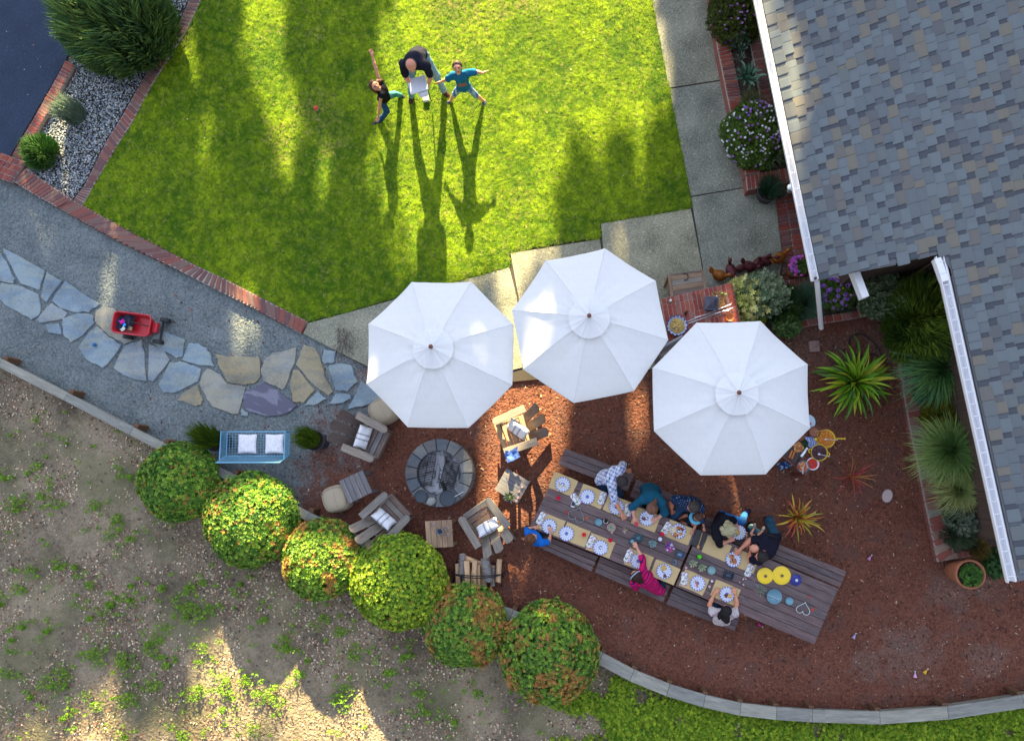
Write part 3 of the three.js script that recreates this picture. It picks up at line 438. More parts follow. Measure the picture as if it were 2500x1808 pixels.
  const y2 = EAVE + PITCH * off; gutter(atSW(sAlong(h0), off - 0.02, y2), atSW(sAlong(h1), off - 0.02, y2), 27);
  // walls, fascias, rafter tails
  const wallM = mat([0.48, 0.46, 0.43], 0.9), brownM = mat([0.16, 0.10, 0.07], 0.9, { map: bumpGrain });
  const wallBox = (name, s0, s1, w0, w1, y0, y1, m) => { const A = atSW(s0, w0, 0), B = atSW(s1, w0, 0), C = atSW(s1, w1, 0), D = atSW(s0, w1, 0); return wpart(home, name, slab([A, B, C, D], y0, y1, 0.004), m); };
  const sE = sAlong(e1), s2a = sAlong(h0), s2b = sAlong(h1);
  wallBox('wall', -3, sE - 0.35, 1.3, 1.45, 0, EAVE + 0.2, brownM); wallBox('soffit', -3, sE - 0.02, 0.09, 1.29, EAVE - 0.1, EAVE - 0.08, wallM);
  wallBox('wall', sE - 0.5, sE - 0.35, 1.45, off + 1.05, 0, EAVE + 0.12, brownM);
  wallBox('wall', sE - 0.34, s2b - 0.25, off + 1.05, off + 1.2, 0, y2 + 0.15, brownM); wallBox('soffit', s2a + 0.3, s2b - 0.02, off + 0.07, off + 1.04, y2 - 0.13, y2 - 0.11, wallM);
  wallBox('wall', s2b - 0.4, s2b - 0.25, off + 1.2, off + 4, 0, y2 + 0.1, wallM);
  wallBox('fascia', -3, sE, 0.05, 0.08, EAVE - 0.12, EAVE + 0.01, whitePaint);
  wallBox('fascia', s2a, s2b, off + 0.03, off + 0.06, y2 - 0.14, y2 + 0.0, whitePaint);
  { const a = atSW(sE - 0.03, 0.02, EAVE - 0.1), b = atSW(sE - 0.03, off, y2 - 0.1), m = a.clone().lerp(b, 0.5), l = a.distanceTo(b); const g = cbox(l, 0.16, 0.03, 0.003); wpart(home, 'barge_board', g.applyMatrix4(new THREE.Matrix4().makeBasis(b.clone().sub(a).normalize(), V(0, 0, 0).crossVectors(eDir, b.clone().sub(a).normalize()), eDir.clone()).setPosition(m)), brownM); }
  { const a = at(2082, 655, 2.42), b = at(2110, 728, 2.42), d = b.clone().sub(a), m = a.clone().lerp(b, 0.35); wpart(home, 'rafter_tail', box(d.length() * 1.3, 0.14, 0.115, m, -Math.atan2(d.z, d.x), 0.004), whitePaint); }
  { const a = at(2286, 632, 2.95), b = at(2306, 688, 2.95), d = b.clone().sub(a), m = a.clone().lerp(b, 0.5); wpart(home, 'rafter_tail', box(d.length(), 0.1, 0.1, m, -Math.atan2(d.z, d.x), 0.004), whitePaint); }
  wpart(home, 'downspout', bar(at(1995, 686, 2.45), at(2005, 798, 0.9), 0.042, 8), whitePaint);
  wpart(home, 'downspout', bar(at(2005, 799, 0.9), at(2006, 800, 0.35), 0.042, 8), whitePaint);
}

// ---------- white market umbrellas ----------
const canvasTex = tex(256, 256, 0.25, 0.25, (u, v) => { const a = Math.sin(u * 402) * Math.sin(v * 402) * 0.03, b = fbm(u * 6, v * 6, 2, 3, 6) * 0.06; return mul3([1, 1, 1], 0.93 + a + b); });
const canvasMat = phys({ color: rgb(0.84, 0.84, 0.83), roughness: 0.92, side: THREE.DoubleSide, map: canvasTex, transmission: 0.1 });
const woodBall = mat([0.16, 0.05, 0.025], 0.35);
function umbrella(label, cx, cy, rim, R, rot, seed) {
  const c = at(cx, cy, rim), t = thing('market_umbrella', label, 'umbrella', V(c.x, 0, c.z), 'white market umbrellas'), r = rng(seed), RISE = 0.5, N = 9;
  const vert = (i, k, rad) => { const a0 = rot + i * Math.PI / 4, a1 = a0 + Math.PI / 4; const p0 = V(Math.cos(a0), 0, -Math.sin(a0)), p1 = V(Math.cos(a1), 0, -Math.sin(a1)); return p0.lerp(p1, k).multiplyScalar(rad); };
  for (let i = 0; i < 8; i++) {
    const rows = [], ph = r() * 9;
    for (let j = 0; j <= N; j++) { const f = 0.09 + 0.91 * j / N, row = []; for (let k = 0; k <= N; k++) { const kk = k / N, p = vert(i, kk, R * f), sag = 4 * kk * (1 - kk) * f * 0.05, wr = (vn(kk * 9 + ph, f * 7 + i, seed) - 0.5) * 0.042 * (1 - f * 0.6) * Math.min(1, 8 * kk * (1 - kk)) + (vn(kk * 3 + ph, f * 22, seed + 3) - 0.5) * 0.016 * Math.min(1, 6 * kk * (1 - kk)); p.y = rim + RISE * (1 - f) + 0.03 * Math.sin(Math.PI * f) - sag + wr; row.push(p); } rows.push(row); }
    const drop = rows[N].map((p) => V(p.x * 1.002, p.y - 0.03, p.z * 1.002)); rows.push(drop);
    const pos = [], uv = [], idx = []; rows.forEach((row) => row.forEach((p) => { pos.push(p.x, p.y, p.z); uv.push(p.x, p.z); }));
    for (let j = 0; j < rows.length - 1; j++) for (let k = 0; k < N; k++) { const a = j * (N + 1) + k, b = a + N + 1; idx.push(a, b, a + 1, a + 1, b, b + 1); }
    const g = new THREE.BufferGeometry(); g.setAttribute('position', new THREE.BufferAttribute(new Float32Array(pos), 3)); g.setAttribute('uv', new THREE.BufferAttribute(new Float32Array(uv), 2)); g.setIndex(idx); g.computeVertexNormals();
    part(t, 'canopy_panel', g, canvasMat);
    part(t, 'rib', bar(vert(i, 0, R * 0.05).setY(rim + RISE - 0.03), vert(i, 0, R * 0.985).setY(rim - 0.022), 0.009, 6), woodBall);
    const seam = []; for (let j = 1; j <= 6; j++) { const f = 0.2 + 0.8 * j / 6; seam.push(vert(i, 0, R * f).setY(rim + RISE * (1 - f) + 0.03 * Math.sin(Math.PI * f) + 0.001)); } part(t, 'seam', tube(seam, 0.0045, 6, 4), canvasMat);
  }
  { // vent cap: a second, gathered tier
    const pos = [], uv = [], idx = [], M = 64, L = 7, Rv = R * 0.255;
    for (let j = 0; j <= L; j++) for (let k = 0; k <= M; k++) { const f = 0.06 + 0.94 * j / L, i = Math.floor(k / 8) % 8, kk = (k % 8) / 8, p = vert(i, kk, Rv * f * (1 + 0.05 * Math.sin(Math.PI * kk) * f)); const y = rim + RISE + 0.055 - 0.105 * f - 0.012 * Math.sin(Math.PI * kk) * f + (Math.sin(k * 2.35 + seed) * 0.6 + (hash(k % 64, 3, seed) - 0.5) * 1.8) * 0.024 * f * (1.2 - f); pos.push(p.x, y, p.z); uv.push(p.x, p.z); }
    for (let j = 0; j < L; j++) for (let k = 0; k < M; k++) { const a = j * (M + 1) + k, b = a + M + 1; idx.push(a, b, a + 1, a + 1, b, b + 1); }
    const g = new THREE.BufferGeometry(); g.setAttribute('position', new THREE.BufferAttribute(new Float32Array(pos), 3)); g.setAttribute('uv', new THREE.BufferAttribute(new Float32Array(uv), 2)); g.setIndex(idx); g.computeVertexNormals(); part(t, 'vent_cap', g, canvasMat);
  }
  const fin = part(t, 'finial', ball(0.036, V(0, rim + RISE + 0.085, 0), 1, 0.9, 1, 14), woodBall); fin.userData.label = 'round brown wooden finial';
  part(t, 'pole', bar(V(0, 0.08, 0), V(0, rim + RISE + 0.06, 0), 0.022, 12), woodBall);
  part(t, 'base', lathe([[0, 0], [0.25, 0], [0.25, 0.05], [0.06, 0.09], [0.03, 0.2], [0, 0.2]], 24), blackIron);
  return t;
}
umbrella('white octagonal umbrella left of the other two, over the fire pit end of the path', 1073, 864, 2.15, 1.315, 21.8 * Math.PI / 180, 5);
umbrella('white octagonal umbrella in the middle of the three, with two bright patches of sun', 1439, 793, 2.2, 1.30, 33.6 * Math.PI / 180, 6);
umbrella('white octagonal umbrella right of the other two, beside the green strap-leaved plant', 1784.5, 970.5, 2.2, 1.335, 23.4 * Math.PI / 180, 7);

// ---------- chairs, tables and fire pit ----------
const roundBoard = (l, w, t, r1, r0 = 0) => { const s = new THREE.Shape(), h = w / 2; s.moveTo(0, -h); s.lineTo(l - h * r1, -h); s.absellipse(l - h * r1, 0, h * r1, h, -Math.PI / 2, Math.PI / 2, false); s.lineTo(0, h); if (r0) s.absellipse(0, 0, h * r0, h, Math.PI / 2, Math.PI * 1.5, false); const g = new THREE.ExtrudeGeometry(s, { depth: t - 0.008, bevelEnabled: true, bevelSize: 0.004, bevelThickness: 0.004, bevelSegments: 1, curveSegments: 8 }); g.rotateX(-Math.PI / 2); const p = g.attributes.position, u = g.attributes.uv; for (let i = 0; i < p.count; i++) u.setXY(i, p.getX(i), p.getZ(i) + p.getY(i)); return g; };
function adirondack(label, cx, cy, ang, wArm, wSeat, wBack, seed) {
  const r = rng(seed), P = at(cx, cy, 0.56), t = thing('adirondack_chair', label, 'chair', V(P.x, 0, P.z), 'wooden chairs round the fire pit', -ang);
  const pick = (m) => m[(r() * m.length) | 0];
  for (const s of [-1, 1]) {
    part(t, 'armrest', placed(roundBoard(0.66, 0.135, 0.024, 1, 0), V(-0.31, 0.55, s * 0.335), s * 0.05), pick(wArm));
    part(t, 'front_leg', box(0.1, 0.55, 0.026, V(0.24, 0.275, s * 0.295), 0, 0.004), pick(wArm));
    part(t, 'rear_leg', placed(cbox(0.95, 0.12, 0.026, 0.004), V(-0.12, 0.235, s * 0.262), 0, 0, 0.27), pick(wArm));
    part(t, 'arm_support', box(0.03, 0.12, 0.08, V(-0.24, 0.47, s * 0.3), 0, 0.003), pick(wArm));
  }
  for (let i = 0; i < 5; i++) { const f = i / 4, x = lerp(0.315, -0.17, f), y = lerp(0.385, 0.275, f) - 0.012 * Math.sin(f * 3.14); part(t, 'seat_slat', placed(cbox(0.108, 0.022, 0.545, 0.004), V(x, y, 0), 0, 0, 0.22), pick(wSeat)); }
  part(t, 'apron', box(0.024, 0.13, 0.56, V(0.352, 0.315, 0), 0, 0.004), pick(wSeat));
  for (let i = 0; i < 3; i++) { const a = (i - 1), b = roundBoard(0.72 - Math.abs(a) * 0.07, 0.172, 0.02, 0.75); b.rotateX(0); const m = new THREE.Matrix4().makeRotationZ(Math.PI - 0.98).multiply(new THREE.Matrix4().makeRotationY(a * -0.11)); b.applyMatrix4(m).translate(-0.2, 0.24, a * 0.18); part(t, 'back_slat', b, pick(wBack)); }
  part(t, 'back_rail', box(0.03, 0.08, 0.56, V(-0.375, 0.42, 0), 0, 0.004), pick(wBack));
  return t;
}
const WG = W_GREY, WB = W_BROWN, WT = W_TAN;
const chairs = [
  adirondack('weathered grey wooden chair with dark back slats, between the black pot and the fire pit', 888, 1068, 24.5 * Math.PI / 180, [WG[0], WG[1]], [WG[0], WB[0], W_SLATE[0]], [WB[2], WB[0]], 1),
  adirondack('sunlit wooden chair with a blue cloth on its arm', 1259, 1051, 158.7 * Math.PI / 180, [WT[0], WG[1]], [WT[0], WT[1]], [WT[2], WB[0]], 2),
  adirondack('wooden chair with brown back slats, half behind the round hedge bushes', 938.5, 1263.6, -45 * Math.PI / 180, [WG[0], WG[2]], [WB[1], WG[2]], [WB[1], WG[0]], 3),
  adirondack('all grey wooden chair between the fire pit and the firewood rack', 1181, 1277, -125 * Math.PI / 180, [WG[2], WG[0]], [WG[0], WG[2], WB[1]], [WG[1], WG[0]], 4)];
// striped pillow
function cushionGeo(w, d, h, n, col, bulge = 0.35) {
  const pos = [], c = [], idx = [], N = 18;
  for (const s of [1, -1]) for (let i = 0; i <= N; i++) for (let j = 0; j <= N; j++) { const u = i / N * 2 - 1, v = j / N * 2 - 1, e = Math.pow(Math.max(0, (1 - Math.pow(Math.abs(u), 3)) * (1 - Math.pow(Math.abs(v), 3))), bulge), pin = 1 - 0.07 * (1 - Math.abs(u * v)) * (Math.abs(u) > 0.9 || Math.abs(v) > 0.9 ? 1 : 0); pos.push(u * w / 2 * pin, s * (0.006 + e * h / 2) + (vn(u * 3 + 5, v * 3 + s, n) - 0.5) * 0.02 * e, v * d / 2 * pin); c.push(...col(u, v)); }
  for (let k = 0; k < 2; k++) for (let i = 0; i < N; i++) for (let j = 0; j < N; j++) { const o = k * (N + 1) * (N + 1), a = o + i * (N + 1) + j, b = a + N + 1; k === 0 ? idx.push(a, a + 1, b, b, a + 1, b + 1) : idx.push(a, b, a + 1, b, b + 1, a + 1); }
  const L = (N + 1) * (N + 1); for (let i = 0; i < N; i++) { for (const [a, b] of [[i, i + 1], [N * (N + 1) + i + 1, N * (N + 1) + i], [(i + 1) * (N + 1), i * (N + 1)], [i * (N + 1) + N, (i + 1) * (N + 1) + N]]) idx.push(a, b, b + L, a, b + L, a + L); }
  const g = new THREE.BufferGeometry(); g.setAttribute('position', new THREE.BufferAttribute(new Float32Array(pos), 3)); g.setAttribute('color', new THREE.BufferAttribute(new Float32Array(c), 3)); g.setIndex(idx); g.computeVertexNormals(); return g;
}
const fabric = V_COL(0.95, { side: THREE.DoubleSide });
const pillowGeo = cushionGeo(0.26, 0.44, 0.13, 3, (u, v) => { const k = Math.abs(((v * 2.1 + 9) % 1) - 0.5); return k < 0.045 ? [0.22, 0.24, 0.30] : [0.74, 0.75, 0.79]; });
const pillowWords = ['chair near the black pot', 'sunlit chair', 'chair half behind the bushes', 'grey chair by the firewood'];
chairs.forEach((ch, i) => {
  const dx = [-0.07, -0.04, -0.06, -0.1][i], dz = [0.01, 0.03, -0.02, 0.0][i], p = V(dx, 0.43, dz).applyAxisAngle(V(0, 1, 0), ch.rotation.y).add(ch.position);
  const o = thing('pillow', 'white pillow with thin dark stripes on the ' + pillowWords[i], 'pillow', p, 'striped pillows on the chairs', ch.rotation.y + [0.12, 0.55, 0.1, -0.1][i]);
  const m = part(o, 'cover', pillowGeo, fabric); m.rotation.z = -0.75;
});
// soft cloth: bumpy folded sheet
function clothGeo(w, d, seed, col, amp = 0.03) { const g = new THREE.PlaneGeometry(w, d, 22, 22); g.rotateX(-Math.PI / 2); const p = g.attributes.position, c = []; for (let i = 0; i < p.count; i++) { const x = p.getX(i), z = p.getZ(i), a = fbm(x * 9 / (w / 0.3), z * 9 / (w / 0.3), seed, 3), b = fbm(x * 7 + 4, z * 7, seed + 5, 3); p.setXYZ(i, x * (0.8 + b * 0.4) + (a - 0.5) * 0.06, 0.005 + a * amp * 2 + amp * 0.6 * Math.sin(x * 40 + b * 9), z * (0.8 + a * 0.4) + (b - 0.5) * 0.06); const k = col(x, z); c.push(...k); } g.setAttribute('color', new THREE.BufferAttribute(new Float32Array(c), 3)); g.computeVertexNormals(); return g; }
{ const p = at(1252, 1109, 0.575), g = clothGeo(0.27, 0.2, 12, (x, z) => [0.06, 0.13, 0.42].map((k) => k * (0.8 + 0.5 * vn(x * 60, z * 60, 2)))); placed(g, p, 0.35); solo('folded_cloth', g, fabric, 'crumpled blue cloth draped on the arm of the sunlit chair', 'cloth'); }
// small slatted tables
function sideTable(label, quad, w, n, along, seed) {
  const h = 0.45, q = poly(quad, h), c = q.reduce((a, p) => a.add(p), V(0, 0, 0)).multiplyScalar(0.25), t = thing('side_table', label, 'table', V(c.x, 0, c.z), 'small slatted side tables'), r = rng(seed), lp = (a, b, k) => a.clone().lerp(b, k);
  for (let i = 0; i < n; i++) { const a = i / n + 0.006, b = (i + 1) / n - 0.006, P = along ? [lp(q[0], q[1], a), lp(q[0], q[1], b), lp(q[3], q[2], b), lp(q[3], q[2], a)] : [lp(q[0], q[3], a), lp(q[1], q[2], a), lp(q[1], q[2], b), lp(q[0], q[3], b)]; const g = slab(P, h - 0.024, h + rr(r, -0.001, 0.002), 0.003); rotUV(g, along ? q[0].clone().lerp(q[3], 0).sub(q[3]) : q[1].clone().sub(q[0]), r() * 3); wpart(t, 'slat', g, w[(r() * w.length) | 0]); }
  for (const k of q) { const p = k.clone().lerp(V(c.x, k.y, c.z), 0.16); wpart(t, 'leg', box(0.06, h - 0.026, 0.06, V(p.x, (h - 0.026) / 2, p.z), 0, 0.004), w[0]); }
  return t;
}
function rotUV(g, dir, off = 0) { const p = g.attributes.position, u = g.attributes.uv, l = Math.hypot(dir.x, dir.z), x = dir.x / l, z = dir.z / l; for (let i = 0; i < p.count; i++) u.setXY(i, p.getX(i) * x + p.getZ(i) * z + off, -p.getX(i) * z + p.getZ(i) * x + p.getY(i) + off * 0.37); return g; }
sideTable('bluish grey slatted side table against the tan pouf', [827, 1174, 885, 1147, 909, 1201, 850, 1230], W_SLATE, 5, true, 1);
sideTable('grey slatted side table with candles and a small potted plant', [1237, 1142, 1294, 1176, 1263, 1230, 1207, 1195], W_SLATE, 6, false, 2);
sideTable('brown slatted side table between two chairs, with a candle lantern', [1037, 1272, 1103, 1268, 1107, 1334, 1041, 1338], W_TAN, 5, true, 3);
// poufs
const linen = mat([0.40, 0.33, 0.235], 0.95, { map: canvasTex, bumpMap: canvasTex, bumpScale: 0.003 });
function pouf(label, px, py, turnY) {
  const P = at(px, py, 0.3), t = thing('pouf', label, 'pouf', V(P.x, 0, P.z), 'tan poufs', turnY), g = new THREE.BoxGeometry(1, 1, 1, 16, 10, 16), p = g.attributes.position;
  for (let i = 0; i < p.count; i++) { const x = p.getX(i) * 2, y = p.getY(i) * 2, z = p.getZ(i) * 2, l = Math.pow(Math.pow(Math.abs(x), 3.2) + Math.pow(Math.abs(y), 3.2) + Math.pow(Math.abs(z), 3.2), 1 / 3.2), k = 1 / l, n = 1 + (vn(x * 2 + 3, z * 2 + y, 6) - 0.5) * 0.06; p.setXYZ(i, x * k * 0.265 * n, 0.215 + y * k * 0.215, z * k * 0.265 * n); }
  g.computeVertexNormals(); uvXZ(g); part(t, 'cover', g, linen);
  const ring = []; for (let i = 0; i < 40; i++) { const a = i / 40 * 6.283, x = Math.cos(a), z = Math.sin(a), l = Math.pow(Math.pow(Math.abs(x), 3.2) + Math.pow(Math.abs(z), 3.2), 1 / 3.2); ring.push(V(x / l * 0.215, 0.405, z / l * 0.215)); } part(t, 'piping', tube(ring, 0.006, 80, 5, true), linen);
  const sm = []; for (let i = 0; i <= 20; i++) { const a = -1 + i / 10, y = 0.2165 + 0.215 * Math.pow(Math.max(0, 1 - Math.pow(Math.abs(a), 3.2)), 1 / 3.2); sm.push(V(0.03, y, a * 0.266)); } part(t, 'seam', tube(sm, 0.004, 40, 4), linen);
}
pouf('tan linen pouf tucked under the edge of the left umbrella', 934, 1003, 0.5);
pouf('tan linen pouf pushed against the bluish grey side table', 820, 1217, 0.3);

// fire pit
{
  const c = at(1071, 1154, 0.36), t = thing('fire_pit', 'round stone fire pit with two iron grates', 'fire pit', V(c.x, 0, c.z)), RO = 0.655, RI = 0.43, N = 15, r = rng(3);
  const fm = [[0.16, 0.175, 0.195], [0.125, 0.14, 0.16], [0.19, 0.195, 0.2], [0.15, 0.145, 0.15]].map((k) => mat(k, 0.9, { map: stoneTex, bumpMap: stoneTex, bumpScale: 0.006 }));
  for (const [y0, y1, k0] of [[0, 0.178, 0.5], [0.182, 0.36, 0]]) for (let i = 0; i < N; i++) { const a0 = (i + k0) / N * 6.283 + 0.012, a1 = (i + 1 + k0) / N * 6.283 - 0.012, P = [[RI, a0], [RO, a0], [RO, (a0 + a1) / 2], [RO, a1], [RI, a1], [RI, (a0 + a1) / 2]].map(([R, a]) => V(Math.cos(a) * R, 0, Math.sin(a) * R)); part(t, 'stone_block', slab(P, y0, y1 + rr(r, -0.003, 0.003), 0.01), fm[(r() * 4) | 0]); }
  const g = new THREE.CircleGeometry(0.43, 48, 0, 6.283).toNonIndexed(); const ash = new THREE.RingGeometry(0.001, 0.428, 40, 14); ash.rotateX(-Math.PI / 2); { const p = ash.attributes.position, k = []; for (let i = 0; i < p.count; i++) { const x = p.getX(i), z = p.getZ(i), n = fbm(x * 14, z * 14, 4, 4); p.setY(i, 0.13 + n * 0.1 + 0.05 * Math.exp(-x * x * 30)); const w = sstep(n, 0.38, 0.58) * 0.75 + 0.15; k.push(...mix3([0.05, 0.05, 0.054], [0.46, 0.46, 0.5], w)); } ash.setAttribute('color', new THREE.BufferAttribute(new Float32Array(k), 3)); ash.computeVertexNormals(); } part(t, 'ash', ash, V_COL(1));
  const cm = mat([0.30, 0.30, 0.32], 0.95, { map: brickTex }), cb = mat([0.02, 0.02, 0.022], 0.95);
  for (let i = 0; i < 7; i++) { const a = rr(r, 1.2, 1.9), l = rr(r, 0.2, 0.42), x = rr(r, -0.1, 0.1), z = rr(r, -0.28, 0.28); const lg = new THREE.CylinderGeometry(rr(r, 0.025, 0.04), rr(r, 0.03, 0.05), l, 7, 3); lg.rotateZ(Math.PI / 2); const p = lg.attributes.position; for (let k = 0; k < p.count; k++) p.setY(k, p.getY(k) + (vn(p.getX(k) * 20, k, i) - 0.5) * 0.02); placed(lg, V(x, 0.24 + i * 0.008, z), a, 0, rr(r, -0.15, 0.15)); lg.computeVertexNormals(); part(t, 'charred_log', lg, i === 4 ? cb : cm); }
  const grate = (q, n) => { const P = poly(q, 0.33).map((p) => p.sub(t.position)), l = []; for (let i = 0; i <= n; i++) l.push(bar(P[0].clone().lerp(P[3], i / n), P[1].clone().lerp(P[2], i / n), 0.006, 6)); l.push(bar(P[0], P[3], 0.008, 6), bar(P[1], P[2], 0.008, 6), bar(P[0].clone().lerp(P[1], 0.5), P[3].clone().lerp(P[2], 0.5), 0.007, 6)); part(t, 'grate', l, blackIron); };
  grate([1028, 1112, 1064, 1117, 1052, 1186, 1016, 1180], 17); grate([1089, 1121, 1122, 1132, 1106, 1195, 1072, 1187], 17);
  const lid = (name, label, px, py, R, handle) => { const p = at(px, py, 0.365), o = thing(name, label, 'pan', p); part(o, 'pan', lathe([[0, 0.012], [R * 0.88, 0.012], [R * 0.97, 0.035], [R, 0.035], [R * 0.93, 0], [0, 0]], 32), mat([0.045, 0.06, 0.075], 0.5, { metalness: 0.3 })); if (handle) part(o, 'handle', bar(V(R * 0.9, 0.03, -0.03), V(R + 0.16, 0.05, -0.13), 0.009), steel); };
  lid('griddle_pan', 'smaller black round pan on the rim of the fire pit', 1028, 1211, 0.122, false); lid('griddle_pan', 'larger black round pan with a steel handle on the rim of the fire pit', 1093, 1216, 0.155, true);
  solo('rock', placed(stoneGeo(8), at(1053, 1223, 0.41), 0.5, 0, 0, V(0.2, 0.17, 0.2)), mat([0.30, 0.31, 0.30], 0.9, { map: brickTex }), 'rounded grey rock between the two black pans', 'rock');
}
// blue wire bench with two cushions
{
  const wire = mat([0.20, 0.46, 0.66], 0.4, { metalness: 0.2 }), P = at(629, 1083, 0.43), t = thing('wire_bench', 'light blue wire garden bench with a curved mesh back', 'bench', V(P.x, 0, P.z)), W = 0.62, D = 0.235, H = 0.43;
  const seat = []; for (let i = 0; i <= 22; i++) seat.push(bar(V(-W + i / 22 * 2 * W, H, -D), V(-W + i / 22 * 2 * W, H, D), 0.0035, 5)); for (let i = 0; i <= 9; i++) seat.push(bar(V(-W, H, -D + i / 9 * 2 * D), V(W, H, -D + i / 9 * 2 * D), 0.0035, 5)); part(t, 'seat', seat, wire);
  part(t, 'seat_frame', [[V(-W, H, -D), V(W, H, -D)], [V(W, H, -D), V(W, H, D)], [V(W, H, D), V(-W, H, D)], [V(-W, H, D), V(-W, H, -D)]].map(([p, q]) => bar(p, q, 0.011)), wire);
  const mesh = (A, B, C, Dd, n) => { const l = []; for (let i = -6; i < n; i++) for (const s of [0, 1]) { const a = i / n, b = (i + 6) / n; const c0 = clamp(a, 0, 1), c1 = clamp(b, 0, 1); if (c1 <= c0) continue; const f0 = (c0 - a) / (b - a), f1 = (c1 - a) / (b - a); const p = (k, f) => A.clone().lerp(B, k).lerp(C.clone().lerp(Dd, k), f); l.push(s ? bar(p(c0, f0), p(c1, f1), 0.003, 4) : bar(p(c0, 1 - f0), p(c1, 1 - f1), 0.003, 4)); } return l; };
  const b0 = V(-W, H, D), b1 = V(W, H, D), t0 = V(-W + 0.0, 0.76, D + 0.14), t1 = V(W - 0.02, 0.76, D + 0.14);
  part(t, 'backrest', [...mesh(b0, b1, t0, t1, 44), bar(b0, t0, 0.011), bar(t0, t1, 0.013), bar(t1, b1, 0.011), ball(0.013, t0), ball(0.013, t1)], wire);
  for (const s of [-1, 1]) { const a = V(s * W, H, -D), b = V(s * W, H, D), c = V(s * (W + 0.01), 0.62, -D + 0.01), d = V(s * (W + 0.01), 0.64, D + 0.08); part(t, 'arm_side', [...mesh(a, b, c, d, 18), bar(a, c, 0.011), bar(c, d, 0.011), bar(d, b, 0.011)], wire); }
  for (const [x, z] of [[-W, -D], [W, -D], [-W, D], [W, D]]) part(t, 'leg', bar(V(x, 0, z * 1.08), V(x, H, z), 0.011), wire);
  [['left', 604], ['right', 670]].forEach(([w, px], i) => { const p = at(px, 1083, 0.465), g = cushionGeo(0.365, 0.37, 0.085, 5 + i, (u, v) => mul3([0.78, 0.76, 0.80], 0.85 + 0.3 * vn(u * 14, v * 14, 4)), 0.25), o = thing('seat_cushion', 'square off white cushion on the ' + w + ' half of the blue wire bench', 'cushion', p, 'cushions on the wire bench'); part(o, 'cover', g, fabric); const bt = []; for (const bx of [-0.08, 0.08]) for (const bz of [-0.08, 0.08]) bt.push(ball(0.011, V(bx, 0.045, bz), 1, 0.5, 1, 8)); part(o, 'button', bt, mat([0.5, 0.48, 0.52], 0.9)); });
}
// firewood rack
{
  const P = at(1168, 1392, 0.2), t = thing('firewood_rack', 'black iron firewood rack with hooped bars', 'rack', V(P.x, 0, P.z)), W = 0.46, y = 0.06;
  for (const z of [-0.12, 0.12]) part(t, 'rail', bar(V(-W, y, z), V(W, y, z), 0.012), blackIron);
  for (const x of [-W, W]) for (const z of [-0.14, 0.14]) part(t, 'foot', bar(V(x, 0, z), V(x, 0.16, z), 0.012), blackIron);
  const hoop = (z, k) => { const l = []; for (let i = 0; i <= 20; i++) { const a = i / 20 * Math.PI; l.push(V(-Math.cos(a) * (W + 0.05), 0.14 + Math.sin(a) * 0.30, z + Math.sin(a) * k)); } part(t, 'hoop', tube(l, 0.011, 50, 7), blackIron); };
  hoop(0.02, 0.09); hoop(0.05, 0.02);
  const splitM = mat([0.95, 0.92, 0.88], 0.85, { map: grain([0.80, 0.55, 0.34], [0.42, 0.25, 0.13], 5, 4, 70) }), barkM = mat([0.30, 0.27, 0.25], 0.95, { map: brickTex, bumpMap: brickBump, bumpScale: 0.03 }), r = rng(12);
  const log = (px, py, y, w, L, bark, ry, words) => {
    const p = at(px, py, y), o = thing('firewood_log', words, 'log', p, 'logs in the firewood rack', ry), n = bark ? 12 : 5, M = 6, rings = [], rad = [];
    for (let j = 0; j < n; j++) rad.push(bark ? rr(r, 0.9, 1.08) : [1.05, 0.92, 0.8, 1.1, 0.75][j] * rr(r, 0.9, 1.1));
    for (let k = 0; k <= M; k++) { const ring = []; for (let j = 0; j < n; j++) { const a = j / n * 6.283 + (bark ? 0 : 0.95), q = w * rad[j] * (1 + (vn(k * 1.3 + px, j * 2.1, 5) - 0.5) * 0.22); ring.push(V(Math.cos(a) * q, Math.sin(a) * q * 0.85, (k / M - 0.5) * L + (k === 0 || k === M ? (hash(j, k, px) - 0.5) * 0.03 : 0))); } rings.push(ring); }
    const q = []; for (let k = 0; k < M; k++) for (let j = 0; j < n; j++) { const i = (j + 1) % n; q.push([rings[k][j], rings[k][i], rings[k + 1][i], rings[k + 1][j]]); }
    const g = faces(q), ps = g.attributes.position, u = g.attributes.uv; for (let j = 0; j < ps.count; j++) u.setXY(j, ps.getZ(j) + px, Math.atan2(ps.getY(j), ps.getX(j)) * w + ps.getX(j));
    part(o, bark ? 'bark' : 'split_wood', g, bark ? barkM : splitM); const caps = faces([rings[0].slice().reverse(), rings[M]]); part(o, 'cut_end', caps, splitM);
  };
  log(1118, 1402, 0.17, 0.075, 0.42, false, 0.05, 'pale split log at the left end of the firewood rack'); log(1128, 1376, 0.24, 0.06, 0.40, true, -0.04, 'grey bark log second in the firewood rack'); log(1141, 1398, 0.26, 0.075, 0.46, false, 0.06, 'broad pale split log left of the middle of the rack'); log(1158, 1398, 0.27, 0.08, 0.44, false, -0.05, 'pale striped split log in the middle of the rack'); log(1169, 1402, 0.22, 0.05, 0.4, false, 0.02, 'narrow split log beside the large bark log'); log(1188, 1391, 0.28, 0.085, 0.44, true, 0.16, 'large grey bark log right of the middle of the rack'); log(1203, 1406, 0.18, 0.05, 0.38, true, 0.0, 'thin bark log under the large bark log'); log(1218, 1393, 0.24, 0.075, 0.42, false, -0.06, 'pinkish split log at the right end of the firewood rack'); log(1155, 1368, 0.17, 0.07, 0.4, false, 1.2, 'split log lying across the back of the firewood rack'); log(1180, 1410, 0.1, 0.07, 0.42, false, 0.1, 'dark split log low in the firewood rack'); log(1136, 1408, 0.1, 0.08, 0.42, true, 0.0, 'bark log low in the firewood rack');
}
